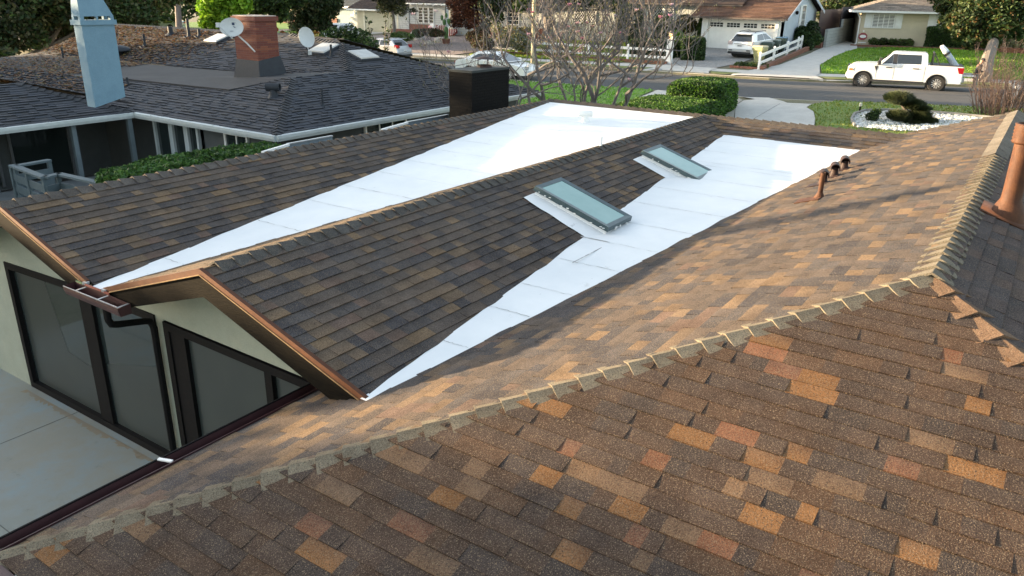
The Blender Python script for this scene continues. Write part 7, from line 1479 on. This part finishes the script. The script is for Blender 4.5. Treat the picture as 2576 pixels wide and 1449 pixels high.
h0 = DP(1600, 285, 27.5); hedge("ground_cover_hedge", "low trailing green ground cover in front of the nearer box hedge", (Vector((h0.x, h0.y, gz(h0.x, h0.y) + Z0)), R(-6)), (2.6, 3.2, .45), G_MID + G_OLIV, 5000, .06, 143, rnd=.3)
pm1, pm2 = GT(1700, 150), GT(1560, 146); hh = 1.15; ctr_ = (pm1 + pm2) / 2 + Vector((.9, 0, 0)); hedge("clipped_hedge", "dark hedge behind the long white rail fence", (Vector((ctr_.x + .4, ctr_.y, gz(ctr_.x, ctr_.y) + Z0)), math.atan2((pm1 - pm2).y, (pm1 - pm2).x)), ((pm1 - pm2).length, 1.0, 1.15), G_DARK + G_MID[:1], 6000, .09, 144)
c = GT(1738, 150); hedge("clipped_hedge", "dark clumpy hedge between the lantern post and the paved drive", (c + Vector((.3, 0, 0)), R(20)), (2.4, 1.5, 1.45), G_DARK + G_MID[:1], 4500, .09, 145)
rzb = math.atan2(dB.y, dB.x); hedge("clipped_hedge", "square clipped dark hedge in front of the beige house", (Bp(7.3, -3.62, .35), rzb), (4.6, .9, 1.55), G_DARK + G_MID[:2], 8000, .085, 146, rnd=.15)
for k, (a, w_) in enumerate(((2.6, 2.2),)):
    c = Bp(a, -3.45, .35); rt = tree("planter_bush", "low straggly green plants in the brick planter of the beige house", c - Vector((0, 0, .2)), [(c + dB * t + Vector((0, 0, .12)), (.45, .45, .32)) for t in (-1.4, -.7, 0, .6, 1.2)], G_MID + G_OLIV, 2600, .08, 0, seed=150, cat="shrub", shell=.2)
c = DP(2030, 92, 60); b = Vector((c.x, c.y, gz(c.x, c.y) + Z0)); tree("camellia_shrub", "rounded dark leafy shrub against the battened garage wall", b, PX((2022, 92, 60, .75), (2040, 78, 60, .7), (2015, 78, 60, .5), (2050, 98, 60, .6), (2030, 112, 59.5, .6), (2045, 62, 60, .4)), G_DARK, 4800, .10, .07, seed=151, cat="shrub", shell=.35)
tree("back_tree", "dark tree mass with sunlit tips behind the brown plank fence", GB(2120, 60, 90), PX((2100, -5, 90, 2.2), (2150, -15, 90, 2.4), (2085, 30, 90, 1.5), (2180, -30, 90, 2.6), (2110, 35, 92, 1.6), (2145, 25, 92, 1.2)), G_DARK + G_OLIV + G_YEL[3:], 6000, .22, .3, seed=152)
for k, (x, a) in enumerate(((1600, 2), (1300, 1), (1000, 3), (600, 2), (2250, 4), (1900, 2), (2450, 3))):
    c = DP(x, -60, 100 + 4 * k); tree("distant_tree", ("tall tree far behind the grey house's roof", "tall tree far behind the white house", "tall tree behind the cream garage", "far tree at the left beyond the gum tree", "far tree behind the beige house", "far tree behind the brown garage roof", "far tree at the right behind the beige house")[k], GB(x, 40, 100 + 4 * k), [(c, 5.0), (c + Vector((2, -3, -1)), 4.0), (c + Vector((-2, 3, -1.5)), 4.0)], G_DARK + G_MID, 6000, .35, .4, seed=160 + k)
# magnolia grandiflora at the right with the pale trunk
bt = GT(2470, 205); tree("evergreen_magnolia", "large glossy leaved tree with a thick pale trunk behind the man", bt, PX((2400, 10, 57, 1.2), (2385, 60, 56, .75), (2430, 55, 55, 1.3), (2470, 20, 55, 1.8), (2520, 60, 54, 1.3), (2540, 10, 54, 1.6), (2450, 95, 54.5, .8), (2505, 95, 54, .8), (2575, 70, 53.5, 1.0), (2410, 90, 55, .5), (2430, -40, 56, 1.6), (2500, -50, 55, 2.0), (2580, -30, 54, 1.8), (2375, 15, 57, .7), (2360, -20, 57.5, 1.0), (2440, 112, 54.5, .45)), G_MAG, 24000, .15, .42, bark=BARKL, seed=170, shell=.4, trunk_top=DP(2502, 100, 54.5), flat=.85)
mb = MB(); q = DP(2502, 108, 54.3); mb.tube(q, q + Vector((-.05, .25, .42)), .16, .14, 10); 
part(mb, "cut_limb_stub", BARKL, bpy.data.objects["evergreen_magnolia"])
sh = GT(2555, 130); tree("pale_bush", "pale sandy leaved bush and rocks at the right edge under the glossy tree", sh, PX((2555, 105, 60, .7), (2530, 112, 60, .6), (2570, 118, 60, .6)), [(.30, .27, .17), (.22, .22, .12), (.16, .17, .07)], 1800, .1, 0, seed=171, cat="shrub")
rock("large pale sunlit boulder at the right edge below the glossy leaved tree", GT(2566, 122) + Vector((1, 0, .4)), (.9, 1.4, .8), WROCK, 11)
mb = MB(); a, b = GT(2514, 134), GT(2600, 140); mb.bar(a + Vector((0, 0, .2)), b + Vector((0, 0, .2)), .3, .5); tag(mb.build("planter_wall", BEDGE), "orange brick edging wall at the far right of the lawn", "garden wall")
# brick edging by the white fence
mb = MB(); e0, e1 = pF[0] + Vector((-.2, -.25, 0)), pF[-1] + Vector((.4, -.45, 0)); mb.bar(e0 + Vector((0, 0, .10)), e1 + Vector((0, 0, .16)), .22, .34); tag(mb.build("brick_edging", BEDGE), "rough brick edging along the white sloping fence", "edging")
c = GT(1890, 172); tree("border_plants", "low leafy border plants edged with broken bricks beside the olive bin", c, [(c + Vector((.2, .9 - .4 * k, .15)), (.35, .35, .22)) for k in range(5)], G_MID + G_YEL[3:], 1200, .07, 0, seed=172, cat="shrub")
rng = random.Random(12); mb = MB(); 
for k in range(10): p = c + Vector((-.35 + rng.uniform(-.05, .05), 1.2 - .22 * k, .06)); mb.box(p, (.14, .19, .13), rng.uniform(-.4, .4))
tag(mb.build("broken_brick_edge", mat("broken_brick", (.32, .14, .09), (.22, .09, .06), 6, .9)), "row of broken bricks edging the border plants by the olive bin", "edging")
mb = MB(); e0, e1 = pL[0] + Vector((-.3, 0, 0)), pL[-1] + Vector((-.3, 0, 0)); mb.bar(e0 + Vector((0, 0, .05)), e1 + Vector((0, 0, .05)), .22, .26); tag(mb.build("brick_edging", BEDGE), "low brick edging under the long white rail fence", "edging")
# cloud pruned pine in the white gravel
pb = GT(2285, 312); cl = [(2262, 247, .56, .29), (2297, 263, .44, .22), (2312, 273, .44, .09), (2262, 291, .46, .25), (2313, 290, .42, .24), (2331, 304, .38, .13), (2300, 312, .34, .12)]
dp_ = (Vector((pb.x, pb.y, pb.z - Z0)) ).dot(CF); root = thing("cloud_pruned_pine", "dark green pine clipped into flat layered pads, standing in the white gravel", "tree", pb); rng = random.Random(181); mb = MB()
NEED = [(.026, .040, .014), (.036, .050, .016), (.018, .028, .010), (.05, .058, .02)]
kx = dp_ / FPX
for (x, y, rx, rz) in cl:
    c = DP(x, y, dp_ + rng.uniform(-.15, .15)); pass
    for _ in range(3600):
        d = Vector((rng.gauss(0, 1), rng.gauss(0, 1), rng.gauss(0, 1))).normalized(); k = rng.random() ** .35; zz = d.z * rz * (1 if d.z < 0 else .8) * k; p = c + Vector((d.x * rx * k, d.y * rx * k, zz)); a = (Vector((d.x, d.y, abs(d.z) * .6 + .5)) + Vector((rng.gauss(0, .35),) * 3)).normalized(); b_ = a.orthogonal().normalized(); s = rng.uniform(.06, .10); w_ = s * .15; mb.face([p - b_ * w_, p + b_ * w_, p + a * s * 1.5], 0, rng.choice(NEED))
part(mb, "needle_pads", LEAF, root); mb = MB(); P_ = lambda x, y: DP(x, y, dp_)
mb.path([pb, P_(2290, 300), P_(2282, 280), P_(2272, 268), P_(2258, 252)], [.09, .085, .075, .06, .04], 8)
for (x, y, *_ ) in cl[1:]: mb.path([P_(2284, 286), P_((2284 + x) / 2, (286 + y) / 2 + 3), P_(x, y)], [.05, .04, .03], 6)
part(mb, "trunk", BARK, root)
c = GT(2192, 308); tree("rose_bush", "small dark leaved bush in the white gravel left of the clipped pine", c, [(c + Vector((0, 0, .25)), (.28, .28, .22)), (c + Vector((.1, -.1, .42)), (.2, .2, .15))], G_DARK + G_MID[:1], 700, .055, .012, seed=183, cat="shrub", shell=.3)
# bare brushy bush at the right
rng = random.Random(190); bb = GT(2500, 292); root = thing("bare_bush", "tall bare brown twiggy bush at the right edge in front of the street", "bush", bb); mb = MB(); lb = MB()
for k in range(190):
    a = rng.random() * 6.28; r = rng.random() ** .6 * 1.0; p = bb + Vector((math.cos(a) * r * .8, math.sin(a) * r * 1.0 - .3, -.05)); d = Vector((math.cos(a) * r * .40, math.sin(a) * r * .40, 1)).normalized(); L = rng.uniform(1.1, 3.0); pts = [p]
    for t in range(4): d = (d + Vector((rng.gauss(0, .09), rng.gauss(0, .09), .03))).normalized(); pts.append(pts[-1] + d * L / 4)
    mb.path(pts, [.013, .011, .009, .006, .003], 3)
    for t in (1, 2, 3, 4):
        for _ in range(2): e = (d + Vector((rng.gauss(0, .6), rng.gauss(0, .6), .3))).normalized() * rng.uniform(.2, .5); mb.path([pts[t], pts[t] + e], [.006, .002], 3)
    if rng.random() < .3:
        for _ in range(4): leaf(lb, pts[rng.randrange(1, 5)] + Vector((rng.gauss(0, .1),) * 3), .03, rng, rng.choice([(.10, .10, .03), (.12, .07, .03), (.07, .09, .03)]))
part(mb, "twigs", TWIGR, root); part(lb, "leaves", LEAF, root)
for k, (u, v) in enumerate(((44, 86), (37, 92), (51, 84))): tree("distant_tree", ("unseen dark tree far beyond the slate roof, added to shade the white house", "second tree far beyond the slate roof, farther left, added for the same shade", "tall dark tree far behind the gum tree, added to shade the white house")[k], (u, v, 1.0), [(Vector((u, v, Z0 + 1.0)), 5.0), (Vector((u + 3, v - 2, Z0 - .5)), 4.2), (Vector((u - 3, v + 2, Z0 - .5)), 4.2)], G_DARK, 6000, .32, .4, seed=205 + k)  # trees added to keep the white house in shade
# grass blades so that the lawns catch the low sun
def blades(label, objname, n, h, pal, seed, keep=None):
    rng = random.Random(seed); src = [o for o in bpy.data.objects if o.name == objname][0]; me = src.data; polys = list(me.polygons); ar = [p.area for p in polys]; tot = sum(ar); mb = MB(); acc = []; t = 0
    for p, a in zip(polys, ar): t += a; acc.append(t)
    import bisect
    for _ in range(n):
        p = polys[min(len(polys) - 1, bisect.bisect(acc, rng.random() * tot))]; vs = [me.vertices[i].co for i in p.vertices]; k = rng.randrange(1, len(vs) - 1); a, b = rng.random(), rng.random()
        if a + b > 1: a, b = 1 - a, 1 - b
        q = vs[0] + (vs[k] - vs[0]) * a + (vs[k + 1] - vs[0]) * b; tn = 1 + .55 * mnoise.noise(q * .35) + .25 * mnoise.noise(q * 1.7); c = rng.choice(pal); hh = h * rng.uniform(.5, 1.3); an = rng.random() * 6.28; sd = Vector((math.cos(an), math.sin(an), 0)) * h * rng.uniform(.22, .5); lean = Vector((rng.gauss(0, .35), rng.gauss(0, .35), 1)) * hh
        mb.face([q - sd, q + sd, q + lean + sd * .5, q + lean - sd * .5], 0, tuple(e * tn for e in c))
    tag(mb.build("grass_blades", LEAF), label, "grass", kind="stuff")
blades("short vivid green grass of the sloping lawn behind the pickup truck", "lawn.002", 30000, .085, [(.13, .26, .02), (.17, .31, .025), (.11, .22, .018), (.22, .32, .04)], 301)
blades("short bright green grass of the front lawn under the magnolias", "lawn", 16000, .07, [(.10, .26, .015), (.13, .30, .02), (.085, .21, .014)], 302)
blades("short yellowing grass by the concrete driveway and gravel bed", "lawn.001", 22000, .055, [(.17, .21, .03), (.13, .20, .02), (.22, .22, .05), (.10, .17, .018)], 303)
blades("sunny yellow green grass in front of the lattice windowed house", "lawn.003", 12000, .09, [(.24, .30, .03), (.18, .27, .022), (.28, .30, .05)], 304)
# fallen leaves on the near lawn
rng = random.Random(195); mb = MB()
for k in range(60): p = GT(rng.uniform(2290, 2470), rng.uniform(272, 295)); leaf(mb, p + Vector((0, 0, .06)), .05, rng, rng.choice([(.30, .20, .12), (.22, .12, .06), (.4, .3, .2)]), up=4)
tag(mb.build("fallen_leaves", LEAF), "scattered dry leaves on the grass near the bare bush", "fallen leaves", kind="stuff")
